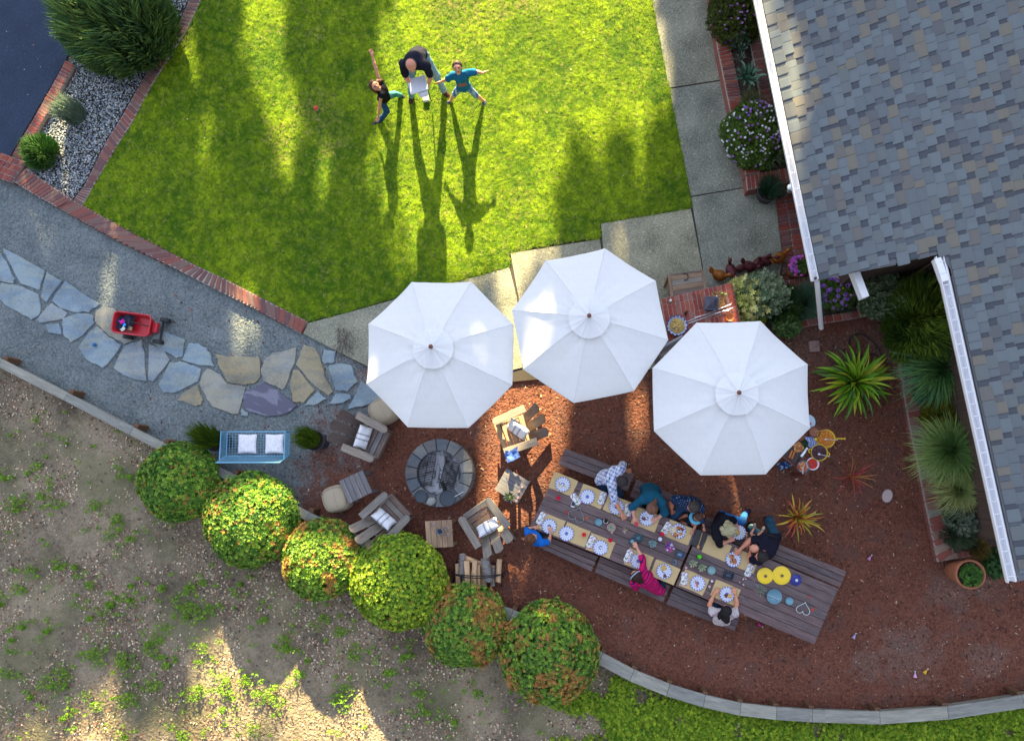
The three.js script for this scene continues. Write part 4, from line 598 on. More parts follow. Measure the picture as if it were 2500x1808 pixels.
// picnic tables and benches
function plankTop(t, q, h, th, n, mats, r, gap = 0.004) { const lp = (a, b, k) => a.clone().lerp(b, k), g0 = gap / q[0].distanceTo(q[3]); for (let i = 0; i < n; i++) { const a = i / n + g0, b = (i + 1) / n - g0, o0 = rr(r, -0.004, 0.004), P = [lp(q[0], q[3], a), lp(q[1], q[2], a), lp(q[1], q[2], b), lp(q[0], q[3], b)], d = q[1].clone().sub(q[0]); d.normalize(); P[1].addScaledVector(d, o0); P[2].addScaledVector(d, o0); const g = slab(P, h - th, h + rr(r, -0.002, 0.001), 0.004); rotUV(g, d, r() * 5); wpart(t, 'plank', g, mats[(r() * mats.length) | 0]); } }
function picnicTable(label, quad, seed) {
  const h = 0.75, q = poly(quad, h), c = q.reduce((a, p) => a.add(p), V(0, 0, 0)).multiplyScalar(0.25), t = thing('picnic_table', label, 'table', V(c.x, 0, c.z), 'long plank dining tables'), r = rng(seed);
  plankTop(t, q, h, 0.04, 7, W_TABLE, r);
  const d = q[1].clone().sub(q[0]).normalize(), n = V(-d.z, 0, d.x), w = q[0].distanceTo(q[3]), l = q[0].distanceTo(q[1]), ry = -Math.atan2(d.z, d.x);
  for (const s of [-1, 1]) { const m = V(c.x, 0, c.z).addScaledVector(d, s * (l / 2 - 0.35)); wpart(t, 'batten', box(0.09, 0.05, w * 0.9, m.clone().setY(h - 0.067), ry), W_TABLE[0]); for (const e of [-1, 1]) { const p = m.clone().addScaledVector(n, e * w * 0.36); wpart(t, 'leg', box(0.09, h - 0.094, 0.09, p.setY((h - 0.094) / 2), ry), W_TABLE[2]); } }
  wpart(t, 'stretcher', box(l - 0.8, 0.08, 0.05, V(c.x, 0.3, c.z), ry), W_TABLE[2]);
}
function bench(label, quad, seed) {
  const h = 0.45, q = poly(quad, h), c = q.reduce((a, p) => a.add(p), V(0, 0, 0)).multiplyScalar(0.25), t = thing('plank_bench', label, 'bench', V(c.x, 0, c.z), 'plank benches along the dining tables'), r = rng(seed);
  plankTop(t, q, h, 0.038, 3, W_TABLE, r);
  const d = q[1].clone().sub(q[0]).normalize(), n = V(-d.z, 0, d.x), w = q[0].distanceTo(q[3]), l = q[0].distanceTo(q[1]), ry = -Math.atan2(d.z, d.x);
  for (const s of [-1, 1]) { const m = V(c.x, 0, c.z).addScaledVector(d, s * (l / 2 - 0.2)); wpart(t, 'leg', box(0.06, h - 0.04, w * 0.8, m.setY((h - 0.04) / 2), ry), W_TABLE[2]); }
}
picnicTable('long dark plank table on the left, with heart wire and many plates', [1357, 1153, 1703, 1292, 1642, 1428, 1293, 1287], 2);
picnicTable('long dark plank table on the right, with yellow lids at its bare end', [1709, 1292, 2047, 1436, 1988, 1573, 1649, 1431], 3);
bench('empty end of plank bench nearest the sunlit chair, plaid shirt person at its right end', [1380, 1094, 1549, 1155, 1532, 1200, 1363, 1133], 4);
bench('plank bench under the woman in teal, north side of the left table', [1554, 1169, 1722, 1240, 1706, 1286, 1537, 1213], 5);
bench('long plank bench on the upper side of the right table, bare at its right end', [1727, 1259, 2068, 1394, 2050, 1434, 1709, 1291], 6);
bench('plank bench under the child in the bright blue shirt', [1291, 1290, 1461, 1358, 1443, 1395, 1278, 1318], 7);
bench('plank bench under the girl in the striped magenta top', [1466, 1358, 1638, 1429, 1619, 1470, 1452, 1397], 8);
bench('plank bench under the girl in the white top', [1645, 1431, 1808, 1501, 1794, 1540, 1627, 1475], 9);

// red wagon
{
  const P = at(320, 790, 0.36), t = thing('toy_wagon', 'red plastic pull wagon with black wheels on the flagstones', 'wagon', V(P.x, 0, P.z), undefined, -0.135), red = mat([0.52, 0.022, 0.035], 0.35), blk = mat([0.02, 0.021, 0.024], 0.6);
  const ring = (l, w, rad, y) => { const o = []; for (let i = 0; i < 32; i++) { const a = i / 32 * 6.283, sx = Math.sign(Math.cos(a)), sz = Math.sign(Math.sin(a)); o.push(V(sx * (l / 2 - rad) + Math.cos(a) * rad, y, sz * (w / 2 - rad) + Math.sin(a) * rad)); } return o; };
  const loft = (rings) => { const q = []; for (let k = 0; k + 1 < rings.length; k++) for (let i = 0; i < 32; i++) { const j = (i + 1) % 32; q.push([rings[k][i], rings[k][j], rings[k + 1][j], rings[k + 1][i]]); } return faces(q); };
  part(t, 'tub', [loft([ring(0.66, 0.34, 0.06, 0.16), ring(0.74, 0.39, 0.07, 0.36), ring(0.79, 0.44, 0.09, 0.365), ring(0.79, 0.44, 0.09, 0.35)].map((k) => k.slice().reverse())), loft([ring(0.74, 0.39, 0.07, 0.363), ring(0.69, 0.34, 0.06, 0.19)].map((k) => k.slice().reverse())), sheet(ring(0.69, 0.34, 0.06, 0.19), 0.19)], red);
  part(t, 'rim', tube(ring(0.77, 0.42, 0.08, 0.362), 0.016, 90, 7, true), red);
  part(t, 'nose', box(0.1, 0.1, 0.2, V(0.42, 0.24, 0.0), 0, 0.015), red);
  for (const [x, z] of [[-0.22, -0.235], [-0.22, 0.24], [0.5, -0.2], [0.42, 0.26]]) { const w = new THREE.CylinderGeometry(0.1, 0.1, 0.07, 20); w.rotateX(Math.PI / 2); const o = part(t, 'wheel', w, blk); o.position.set(x, 0.1, z); const h = new THREE.CylinderGeometry(0.045, 0.045, 0.08, 14); h.rotateX(Math.PI / 2); part(o, 'hub', h, mat([0.12, 0.13, 0.14], 0.4)); }
  part(t, 'axle', bar(V(0.46, 0.1, -0.24), V(0.46, 0.1, 0.26), 0.02), blk);
  part(t, 'handle', [bar(V(0.52, 0.2, 0.02), V(-0.02, 0.40, -0.04), 0.011), bar(V(-0.02, 0.40, -0.1), V(-0.02, 0.40, 0.03), 0.013)], blk);
  { const p = at(306, 787, 0.24), g = clothGeo(0.42, 0.3, 33, (x, z) => vn(x * 6 + 4, z * 6, 3) > 0.72 ? [0.4, 0.36, 0.2] : [0.012, 0.022, 0.05], 0.05); solo('dark_bundle', placed(g, p, -0.135), fabric, 'dark blue bundle of cloth lying in the red wagon', 'cloth'); }
  const bit = (name, px, py, c, label, s) => { const g = clothGeo(s, s * 0.8, px, () => c, 0.02); solo(name, placed(g, at(px, py, 0.33), 0.6), fabric, label, 'toy'); };
  bit('pink_toy', 299, 785, [0.75, 0.02, 0.42], 'crumpled magenta scrap on the dark bundle in the wagon', 0.1); bit('blue_toy', 304, 792, [0.05, 0.4, 0.85], 'small bright blue scrap on the dark bundle in the wagon', 0.07); bit('white_toy', 300, 803, [0.6, 0.7, 0.62], 'small pale scrap at the lower side of the wagon', 0.09);
}
solo('toy_ball', ball(0.04, at(229, 841, 0.07)), mat([0.02, 0.14, 0.36], 0.4), 'small dark blue ball on a bluish flagstone', 'ball');
{ const p = at(771, 264, 0.12), t = thing('toy_ball', 'small red and white ball lying on the lawn', 'ball', p); part(t, 'red_half', new THREE.SphereGeometry(0.05, 14, 8, 0, 6.283, 0, 1.5), mat([0.6, 0.05, 0.03], 0.4)); part(t, 'white_half', new THREE.SphereGeometry(0.05, 14, 8, 0, 6.283, 1.5, 1.65), mat([0.75, 0.75, 0.72], 0.4)); }

// ---------- round hedge bushes ----------
{
  const twig = mat([0.12, 0.08, 0.05], 0.95);
  const specs = [[438, 1177, 0.50, 0.77, 0.46, 0.10, 'clipped bush at the left end of the row, below the blue wire bench', [0.02, 0.14, 0.012]], [612, 1268, 0.54, 0.90, 0.50, 0.16, 'large round bush second from the left with a few orange shoots at its centre', [0.03, 0.15, 0.012]], [785, 1366, 0.50, 0.76, 0.46, 0.34, 'round bush, third from the left, orange tips on its left side', [0.05, 0.15, 0.012]], [972, 1420, 0.54, 0.90, 0.50, 0.05, 'bright yellow green round bush, below the wooden side table', [0.09, 0.24, 0.012]], [1139, 1526, 0.50, 0.77, 0.47, 0.46, 'round bush with bronze tips, just below the firewood rack', [0.04, 0.15, 0.02]], [1341, 1592, 0.54, 0.92, 0.51, 0.50, 'largest bronze tipped bush, at the right end of the row', [0.045, 0.155, 0.018]]];
  specs.forEach(([px, py, h, R, RY, org, label, base], bi) => {
    const c = at(px, py, h), t = thing('round_bush', label, 'bush', V(c.x, 0, c.z), 'round bushes along the wall'), r = rng(100 + bi), list = [];
    part(t, 'trunk', new THREE.CylinderGeometry(0.035, 0.055, h, 8).translate(0, h / 2, 0), twig);
    for (let i = 0; i < 14; i++) { const a = i * 2.4, u = 0.1 + 0.85 * i / 14; part(t, 'limb', bar(V(0, h * 0.55, 0), V(Math.cos(a) * R * 0.85 * Math.sqrt(1 - u * u * 0.8), h + (u - 0.35) * RY, Math.sin(a) * R * 0.85 * Math.sqrt(1 - u * u * 0.8)), 0.012, 5), twig); }
    for (let i = 0; i < 8200; i++) {
      const u = rr(r, -0.75, 1), a = r() * 6.283, s = Math.sqrt(1 - u * u), n = V(s * Math.cos(a), u, s * Math.sin(a)), lump = 0.88 + 0.23 * fbm(n.x * 2.4 + bi * 7, n.z * 2.4 + n.y * 2, 7, 4), dep = i % 5 === 0 ? rr(r, 0.45, 0.85) : 1 - 0.15 * r() * r() + (r() < 0.012 ? rr(r, 0.03, 0.1) : 0);
      const p = V(n.x * R * lump * dep, h + n.y * RY * lump * dep, n.z * R * lump * dep), patch = fbm(n.x * 2.6 + bi * 3, n.z * 2.6 + n.y, 17 + bi, 3), o = r() < sstep(patch + org * 0.4 + (vn(n.x * 13 + 30, n.z * 13 + n.y * 9, 5) - 0.5) * 0.5, 0.58, 0.95) * Math.min(0.8, org * 2.2) + (bi < 2 ? 0.03 : 0.01);
      const bright = r(), col = o ? mix3([0.24, 0.155, 0.035], [0.52, 0.22, 0.06], r()) : mix3(mul3(base, 0.8), bi === 3 ? [0.50, 0.60, 0.035] : [0.33, 0.50, 0.045], Math.pow(bright, 1.6) * (0.5 + patch));
      const q = new THREE.Quaternion().setFromUnitVectors(V(0, 1, 0), n.clone().add(V(rr(r, -0.5, 0.5), rr(r, -0.1, 0.7), rr(r, -0.5, 0.5))).normalize()).multiply(new THREE.Quaternion().setFromAxisAngle(V(0, 1, 0), r() * 6.28)), sz = rr(r, 0.032, 0.058) * (o ? 1.1 : 1);
      list.push([new THREE.Matrix4().compose(p, q, V(sz, sz, sz)), jitter(r, col, 0.18)]);
    }
    swarm(t, 'foliage', spriteLeaf, leafMat, list);
  });
}
// ---------- stemmy shrubs: many upright shoots ----------
function shrub(name, label, px, py, o) {
  const P = at(px, py, o.y ?? 0), t = thing(name, label, 'shrub', P, o.group), r = rng(o.seed ?? px), list = [];
  for (let i = 0; i < o.n; i++) {
    const a = r() * 6.283, d = Math.sqrt(r()), x = Math.cos(a) * d * o.rx, z = Math.sin(a) * d * (o.rz ?? o.rx), lean = o.lean * d * rr(r, 0.6, 1.3), cl = o.leaf ? 0 : 0.9, dir = V(Math.cos(a) * lean + rr(r, -0.2, 0.2) + (vn(x * 5 + 40, z * 5 + 40, 71) - 0.5) * cl, 1, Math.sin(a) * lean + rr(r, -0.2, 0.2) + (vn(x * 5 + 40, z * 5 + 40, 72) - 0.5) * cl).normalize(), H = o.h * (1 - 0.45 * d * d) * rr(r, 0.6, 1.1) * (0.75 + 0.5 * vn(x * 6 + 9, z * 6 + 9, 73));
    const n = fbm(x * 4 + 9, z * 4, o.seed ?? 5, 3), c = mix3(o.c0, o.c1, clamp(n * 0.8 + (r() - 0.5) * 0.8 + 0.1, 0, 1));
    const base = V(x * 0.75, H * (o.from ?? 0.3) * r(), z * 0.75);
    if (o.leaf) { for (let k = 0; k < o.leaf; k++) { const f = lerp(o.f0 ?? 0.3, 1, (k + r()) / o.leaf), p = base.clone().addScaledVector(dir, H * f), s = o.ls * rr(r, 0.7, 1.3); list.push([trs(p, rr(r, -0.6, 0.4), r() * 6.28, rr(r, -0.4, 0.4), s), jitter(r, c, 0.2)]); } }
    else if (o.short) { const b2 = V(x * 0.85, H * rr(r, 0.3, 0.85), z * 0.85), d2 = dir.clone().add(V(x / o.rx * 0.5, 0, z / (o.rz ?? o.rx) * 0.5)).normalize(); list.push([aim(b2, d2, r() * 6, o.w * rr(r, 0.7, 1.3), o.short * rr(r, 0.6, 1.3), o.w * rr(r, 0.7, 1.3)), jitter(r, c, 0.25)]); }
    else list.push([aim(base, dir, r() * 6, o.w * rr(r, 0.7, 1.3), H, o.w * rr(r, 0.7, 1.3)), jitter(r, c, 0.2)]);
  }
  part(t, 'stem', [0, 1, 2, 3, 4].map((i) => bar(V(rr(r, -0.05, 0.05), 0, rr(r, -0.05, 0.05)), V(rr(r, -0.5, 0.5) * o.rx, o.h * 0.5, rr(r, -0.5, 0.5) * (o.rz ?? o.rx)), 0.008 + o.h * 0.004, 5)), mat([0.10, 0.07, 0.045], 0.95));
  swarm(t, 'foliage', o.leaf ? spriteLeaf : needle, o.leaf ? leafMat : softLeaf, list);
  return t;
}
shrub('evergreen_shrub', 'large dark green shrub with upright needly shoots at the top left corner', 335, 105, { n: 15000, short: 0.3, rx: 1.25, rz: 1.02, h: 1.5, w: 0.034, lean: 0.5, from: 0.85, c0: [0.03, 0.105, 0.05], c1: [0.21, 0.31, 0.06], core: true, seed: 2 });
shrub('lavender_shrub', 'small grey green spiky shrub in the pebble bed', 193, 287, { n: 900, rx: 0.23, h: 0.5, w: 0.014, lean: 0.5, from: 0.4, c0: [0.07, 0.13, 0.09], c1: [0.26, 0.34, 0.23], seed: 3 });
shrub('dwarf_pine', 'small bright green shrub in the pebble bed near the brick pier', 117, 382, { n: 2600, short: 0.13, rx: 0.38, h: 0.5, w: 0.018, lean: 0.6, from: 0.5, c0: [0.02, 0.075, 0.02], c1: [0.10, 0.22, 0.03], core: true, seed: 4 });
// planted beds by the house
const loam = mat([0.055, 0.035, 0.026], 0.98, { bumpMap: yardBump, bumpScale: 0.03 });
function bed(label, front, back, n1, y, seed, extra) {
  const A = poly(front[0], y), B = poly(front[1], y), t = thing('brick_planter', label, 'planter', V(A[0].x, 0, A[0].z));
  brickRow(t, A, B, n1, y, 0.08, brickMats, seed); mortarBed(t, A, B, y - 0.012);
  if (back) { const C = poly(back[0], y + 0.02), D = poly(back[1], y + 0.02); brickRow(t, C, D, back[2], y + 0.02, 0.08, dullBricks, seed + 1); mortarBed(t, C, D, y + 0.008); }
  if (extra) { const C = poly(extra[0], y), D = poly(extra[1], y); brickRow(t, C, D, extra[2], y, 0.08, brickMats, seed + 2); mortarBed(t, C, D, y - 0.012); }
  return t;
}
{
  const t = bed('raised brick planter of flowers between the concrete path and the house', [[1730, -40, 1752, 110, 1768, 190, 1780, 250, 1822, 425], [1752, -44, 1781, 100, 1800, 186, 1812, 246, 1856, 420]], [[1816, 20, 1842, 150, 1858, 240, 1884, 370], [1842, 15, 1868, 146, 1884, 236, 1912, 366], 22], 36, 0.36, 41, [[1822, 428, 1870, 418, 1926, 408], [1826, 462, 1876, 452, 1930, 442], 10]);
  wpart(t, 'soil', sheet(poly([1752, -44, 1781, 100, 1812, 246, 1856, 420, 1912, 408, 1884, 370, 1858, 240, 1816, 20], 0.32), 0.32), loam);
}
const petal = (() => { const l = []; for (let i = 0; i < 9; i++) { const a = i / 9 * 6.283, b = a + 0.36, m = a - 0.36; l.push([V(0, 0.05, 0), V(Math.cos(m) * 0.45, 0.1, Math.sin(m) * 0.45), V(Math.cos(a), 0.02, Math.sin(a)), V(Math.cos(b) * 0.45, 0.1, Math.sin(b) * 0.45)]); } return faces(l); })();
const petalMat = softLeaf.clone(), coreGeo = ball(0.3, V(0, 0.06, 0), 1, 0.5, 1, 8);
// mound of small leaves with daisies on it
function daisies(name, label, px, py, y, rx, rz, h, n, cols, o = {}) {
  const P = at(px, py, y), t = thing(name, label, 'flowers', P, undefined), r = rng(px + py), list = [], fl = [], hearts = [];
  
  for (let i = 0; i < (o.leaves ?? 2200) * 1.4; i++) { const a = r() * 6.283, d = Math.sqrt(r()), k = 0.85 + fbm(Math.cos(a) * d * 3, Math.sin(a) * d * 3, px, 3) * 0.35, p = V(Math.cos(a) * d * rx * k, h * Math.sqrt(Math.max(0, 1 - d * d)) * rr(r, 0.35, 1.05), Math.sin(a) * d * rz * k), s = rr(r, 0.028, 0.055); list.push([trs(p, rr(r, -0.5, 0.5), r() * 6.28, rr(r, -0.5, 0.5), s), jitter(r, mix3(o.c0 ?? [0.035, 0.085, 0.012], o.c1 ?? [0.13, 0.20, 0.03], r()), 0.2)]); }
  swarm(t, 'foliage', spriteLeaf, softLeaf, list);
  for (let i = 0; i < n; i++) { const a = r() * 6.283, d = Math.sqrt(r()) * (o.spread ?? 1.04), p = V(Math.cos(a) * d * rx, h * Math.sqrt(Math.max(0.02, 1 - Math.min(1, d * d))) * 1.04 + 0.03, Math.sin(a) * d * rz), s = (o.size ?? 0.03) * rr(r, 0.8, 1.25), c = cols[(r() * cols.length) | 0]; fl.push([trs(p, rr(r, -0.5, 0.5), r() * 6, rr(r, -0.4, 0.4), s), jitter(r, c, 0.1)]); if (o.heart) hearts.push([trs(p.clone().setY(p.y + s * 0.08), 0, 0, 0, s), rgb(...o.heart)]); }
  const f = swarm(t, 'flower_heads', petal, petalMat, fl); f.userData.label = 'small daisy flowers'; if (hearts.length) swarm(t, 'flower_centres', coreGeo, petalMat, hearts);
  return t;
}
const WHITE = [0.80, 0.80, 0.82], PURPLE = [0.30, 0.11, 0.52], LILAC = [0.46, 0.22, 0.62], PINK = [0.55, 0.13, 0.50];
daisies('daisy_bush', 'dark green bush with scattered purple flowers at the top of the planter', 1793, 42, 0.36, 0.50, 0.62, 0.42, 44, [PURPLE, LILAC, PINK], { c0: [0.03, 0.045, 0.01], c1: [0.10, 0.125, 0.02], leaves: 2600, size: 0.026 });
daisies('daisy_bush', 'large mound of white and purple daisies beside the concrete path', 1838, 335, 0.36, 0.60, 0.66, 0.44, 190, [WHITE, WHITE, PURPLE, LILAC, WHITE], { leaves: 3200, size: 0.027 });
// plants of broad or narrow leaves springing from one point; leaves one by one
const bladeCache = {};
function blade(kind) {       // unit-length arching leaf along +x, half-width w, droop
  return bladeCache[kind.join()] ??= (() => { const [w, droop, fold, n] = kind, L = [], Rr = [], M = []; for (let i = 0; i <= n; i++) { const t = i / n, x = t * (1 - 0.25 * droop * t), y = Math.sin(t * 1.9) * 0.5 * (1 - droop) + 0.42 * t - droop * t * t * 0.85, ww = w * Math.pow(Math.sin(Math.PI * Math.min(1, 0.12 + t * 0.88)), 0.7) * (1 - t * t * 0.15); L.push(V(x, y + fold * ww, -ww)); Rr.push(V(x, y + fold * ww, ww)); M.push(V(x, y, 0)); } const q = []; for (let i = 0; i < n; i++) q.push([M[i], M[i + 1], L[i + 1], L[i]], [M[i], Rr[i], Rr[i + 1], M[i + 1]]); return faces(q); })();
}
function rosette(name, label, cat, px, py, o) {
  const P = at(px, py, o.y ?? 0), t = thing(name, label, cat, P, o.group), r = rng(o.seed ?? px * 3 + py), mats = o.cols.map((c) => new THREE.MeshPhysicalMaterial({ color: rgb(...c), roughness: o.rough ?? 0.5, side: THREE.DoubleSide, specularIntensity: 0.7 }));
  const many = [];
  for (let i = 0; i < o.n; i++) {
    const g = blade([o.w * [0.8, 1, 1.2][i % 3], clamp(o.droop + [-0.12, 0, 0.12, 0.05][i % 4], 0, 1), 0.5, 7]), a = i * 2.39996 + rr(r, -0.2, 0.2), f = i / o.n, L = o.len * rr(r, 0.72, 1.05) * (0.65 + 0.35 * f), tilt = lerp(o.up, 0, f) + rr(r, -0.08, 0.08), m = mats[(r() * mats.length) | 0];
    const pos = V(Math.cos(a) * (o.core ?? 0.03), (o.lift ?? 0.02) + rr(r, 0, 0.02), -Math.sin(a) * (o.core ?? 0.03)), mx = new THREE.Matrix4().compose(pos, new THREE.Quaternion().setFromEuler(new THREE.Euler(rr(r, -0.35, 0.35), a, tilt, 'YZX')), V(L, L, L));
    if (o.stuff) many.push(g.clone().applyMatrix4(mx)); else { const b = part(t, 'leaf', g, m); mx.decompose(b.position, b.quaternion, b.scale); }
  }
  if (o.stuff) { const k = Math.ceil(many.length / mats.length); for (let i = 0; i < mats.length; i++) { const s = many.slice(i * k, (i + 1) * k); if (s.length) { const b = part(t, 'leaves', s, mats[i]); b.userData.kind = 'stuff'; } } }
  return t;
}
rosette('strap_leaf_plant', 'large bright green plant of arching strap leaves beside the right umbrella', 'plant', 2078, 935, { n: 120, w: 0.036, len: 0.98, droop: 0.55, up: 0.95, core: 0.05, cols: [[0.14, 0.33, 0.012], [0.22, 0.42, 0.015], [0.07, 0.2, 0.015], [0.34, 0.48, 0.02], [0.1, 0.24, 0.04], [0.44, 0.42, 0.03]], seed: 5 });
rosette('flax_plant', 'sparse dark red flax with thin radiating leaves on the mulch', 'plant', 2072, 1164, { n: 22, w: 0.02, len: 0.62, droop: 0.3, up: 0.7, core: 0.015, cols: [[0.42, 0.045, 0.06], [0.30, 0.035, 0.05], [0.50, 0.19, 0.05]], seed: 6 });
rosette('flax_plant', 'yellow and orange flax with radiating leaves above the right table', 'plant', 1941, 1262, { n: 64, w: 0.03, len: 0.56, droop: 0.28, up: 0.95, core: 0.02, cols: [[0.56, 0.40, 0.03], [0.64, 0.22, 0.03], [0.32, 0.34, 0.025], [0.68, 0.45, 0.06], [0.62, 0.11, 0.07], [0.46, 0.40, 0.04]], seed: 7 });
rosette('agave', 'blue green rosette succulent in the planter by the house', 'plant', 1823, 196, { n: 75, w: 0.075, len: 0.32, droop: 0.25, up: 1.25, y: 0.4, core: 0.05, cols: [[0.11, 0.24, 0.16], [0.16, 0.30, 0.21], [0.08, 0.18, 0.12]], seed: 8, rough: 0.7 });
rosette('succulent', 'small grey green succulent above the blue green rosette', 'plant', 1806, 148, { n: 26, w: 0.08, len: 0.14, droop: 0.2, up: 1.0, y: 0.36, cols: [[0.12, 0.18, 0.13], [0.2, 0.26, 0.2]], seed: 9, stuff: true });
shrub('white_flower_plant', 'small dark plant with pale flower spikes in the planter', 1806, 108, { y: 0.34, n: 60, rx: 0.13, rz: 0.26, h: 0.26, lean: 0.5, leaf: 7, ls: 0.035, c0: [0.02, 0.05, 0.02], c1: [0.16, 0.24, 0.18], seed: 10 });
shrub('grass_clump', 'straw coloured grass clump above the white and purple daisies', 1834, 252, { y: 0.36, n: 420, rx: 0.13, h: 0.36, w: 0.007, lean: 1.5, from: 0.1, c0: [0.15, 0.18, 0.08], c1: [0.36, 0.36, 0.18], seed: 11 });
rosette('grass_clump', 'dark green arching grass clump at the corner of the planter', 'plant', 1880, 384, { n: 130, w: 0.012, len: 0.42, droop: 0.6, up: 1.1, y: 0.36, core: 0.05, cols: [[0.05, 0.10, 0.03], [0.13, 0.18, 0.06], [0.08, 0.14, 0.06]], seed: 12, stuff: true });
// pot by the planter, gazing ball, brick paving
{
  const P = at(1866, 482, 0), t = thing('potted_plant', 'black pot of dark fine leaved plant beside the brick planter', 'potted plant', P); part(t, 'pot', lathe([[0, 0], [0.15, 0], [0.2, 0.3], [0.215, 0.3], [0.215, 0.33], [0.19, 0.33], [0.175, 0.27], [0, 0.27]], 26), mat([0.035, 0.035, 0.04], 0.6)); part(t, 'soil', new THREE.CircleGeometry(0.18, 20).rotateX(-Math.PI / 2).translate(0, 0.285, 0), loam); const r = rng(5), l = []; for (let i = 0; i < 420; i++) { const a = r() * 6.28, d = Math.sqrt(r()); l.push([aim(V(Math.cos(a) * d * 0.1, 0.28, Math.sin(a) * d * 0.1), V(Math.cos(a) * d, 0.9, Math.sin(a) * d - 0.25), r() * 6, 0.016, rr(r, 0.2, 0.38), 0.016), jitter(r, mix3([0.015, 0.06, 0.03], [0.07, 0.16, 0.08], r()), 0.2)]); } swarm(t, 'foliage', needle, softLeaf, l);
  const g = thing('gazing_ball', 'shiny metal garden ball on a short stake by the gutter', 'garden ball', at(1909, 492, 0)); part(g, 'stake', bar(V(0, 0, 0), V(0, 0.52, 0), 0.012), steel); part(g, 'ball', ball(0.105, V(0, 0.6, 0), 1, 1, 1, 28), mat([0.75, 0.80, 0.88], 0.06, { metalness: 1 })); part(g, 'cap', bar(V(0, 0.69, 0), V(0, 0.8, 0), 0.008), steel);
  const pv = struct('brick_paving'); brickRow(pv, poly([1884, 486, 1898, 560, 1912, 668], 0.05), poly([1948, 474, 1962, 548, 1978, 656], 0.05), 17, 0.05, 0.06, dullBricks.slice(0, 3).concat(brickMats.slice(0, 2)), 60, 2); mortarBed(pv, poly([1884, 486, 1898, 560, 1912, 668], 0.04), poly([1948, 474, 1962, 548, 1978, 656], 0.04), 0.036);
}
// terracotta pots
const terra = mat([0.46, 0.17, 0.08], 0.85, { map: brickTex });
function terraPot(name, label, px, py, h, R, m = terra) { const p = at(px, py, h), t = thing(name, label, 'pot', V(p.x, 0, p.z)); part(t, 'pot', lathe([[0, 0], [R * 0.72, 0], [R * 0.92, h - 0.07], [R * 0.93, h - 0.06], [R, h - 0.06], [R, h], [R * 0.88, h], [R * 0.85, h - 0.06], [0, h - 0.06]], 36), m); part(t, 'soil', new THREE.CircleGeometry(R * 0.87, 24).rotateX(-Math.PI / 2).translate(0, h - 0.05, 0), loam); return t; }
{ const t = terraPot('terracotta_pot', 'large terracotta pot with low green plant at the house corner', 2371, 1402, 0.52, 0.265), r = rng(4), l = []; for (let i = 0; i < 190; i++) { const a = r() * 6.28, d = Math.sqrt(r()) * 0.2; l.push([trs(V(Math.cos(a) * d, 0.49 + r() * 0.05, Math.sin(a) * d + 0.02), rr(r, -0.5, 0.5), r() * 6, 0, rr(r, 0.03, 0.055)), jitter(r, mix3([0.02, 0.08, 0.01], [0.08, 0.2, 0.02], r()), 0.2)]); } swarm(t, 'foliage', spriteLeaf, leafMat, l); }
{ const t = terraPot('terracotta_pot', 'terracotta bowl of bright purple pink flowers by the gutter end', 1950, 650, 0.34, 0.19), r = rng(14), l = [], f = []; for (let i = 0; i < 260; i++) { const a = r() * 6.28, d = Math.sqrt(r()) * 0.17; l.push([trs(V(Math.cos(a) * d - 0.02, 0.32 + r() * 0.08, Math.sin(a) * d), rr(r, -0.5, 0.5), r() * 6, 0, rr(r, 0.03, 0.05)), jitter(r, mix3([0.03, 0.07, 0.01], [0.09, 0.17, 0.02], r()), 0.2)]); } for (let i = 0; i < 46; i++) { const a = rr(r, 1.2, 4.9), d = 0.06 + Math.sqrt(r()) * 0.14; f.push([trs(V(Math.cos(a) * d, rr(r, 0.40, 0.46), -Math.sin(a) * d), rr(r, -0.6, 0.6), r() * 6, rr(r, -0.5, 0.5), rr(r, 0.028, 0.042)), jitter(r, r() < 0.6 ? [0.60, 0.10, 0.48] : [0.45, 0.16, 0.62], 0.12)]); } swarm(t, 'foliage', spriteLeaf, leafMat, l); swarm(t, 'flower_heads', petal, petalMat, f); }
// bed with shrubs behind the counter
{
  const t = bed('low brick bordered bed of shrubs below the house eave', [[1905, 815, 1975, 795, 2080, 778, 2180, 757], [1901, 798, 1970, 778, 2076, 761, 2177, 741]], null, 15, 0.16, 45, [[1892, 690, 1945, 680, 2000, 668], [1896, 716, 1950, 706, 2004, 694], 9]);
  wpart(t, 'soil', sheet(poly([1800, 700, 1892, 690, 2004, 668, 2130, 640, 2230, 630, 2230, 730, 2180, 742, 1975, 779, 1902, 798, 1830, 820], 0.10), 0.10), loam);
}
shrub('variegated_shrub', 'sunlit creamy yellow leaved shrub beside the brick counter', 1806, 745, { y: 0.1, n: 260, rx: 0.34, rz: 0.4, h: 0.75, lean: 0.35, leaf: 6, ls: 0.06, from: 0.2, c0: [0.30, 0.34, 0.06], c1: [0.72, 0.66, 0.24], seed: 21, group: undefined });
shrub('variegated_shrub', 'grey green variegated shrub between the creamy shrub and the house', 1846, 737, { y: 0.1, n: 420, rx: 0.42, rz: 0.42, h: 0.8, lean: 0.3, leaf: 7, ls: 0.045, from: 0.3, c0: [0.07, 0.13, 0.05], c1: [0.30, 0.36, 0.22], core: true, seed: 22 });
shrub('lime_plant', 'low lime green plant against the foot of the brick counter', 1826, 788, { y: 0.05, n: 120, rx: 0.3, rz: 0.18, h: 0.3, lean: 0.6, leaf: 5, ls: 0.06, c0: [0.12, 0.22, 0.012], c1: [0.36, 0.44, 0.02], seed: 23 });
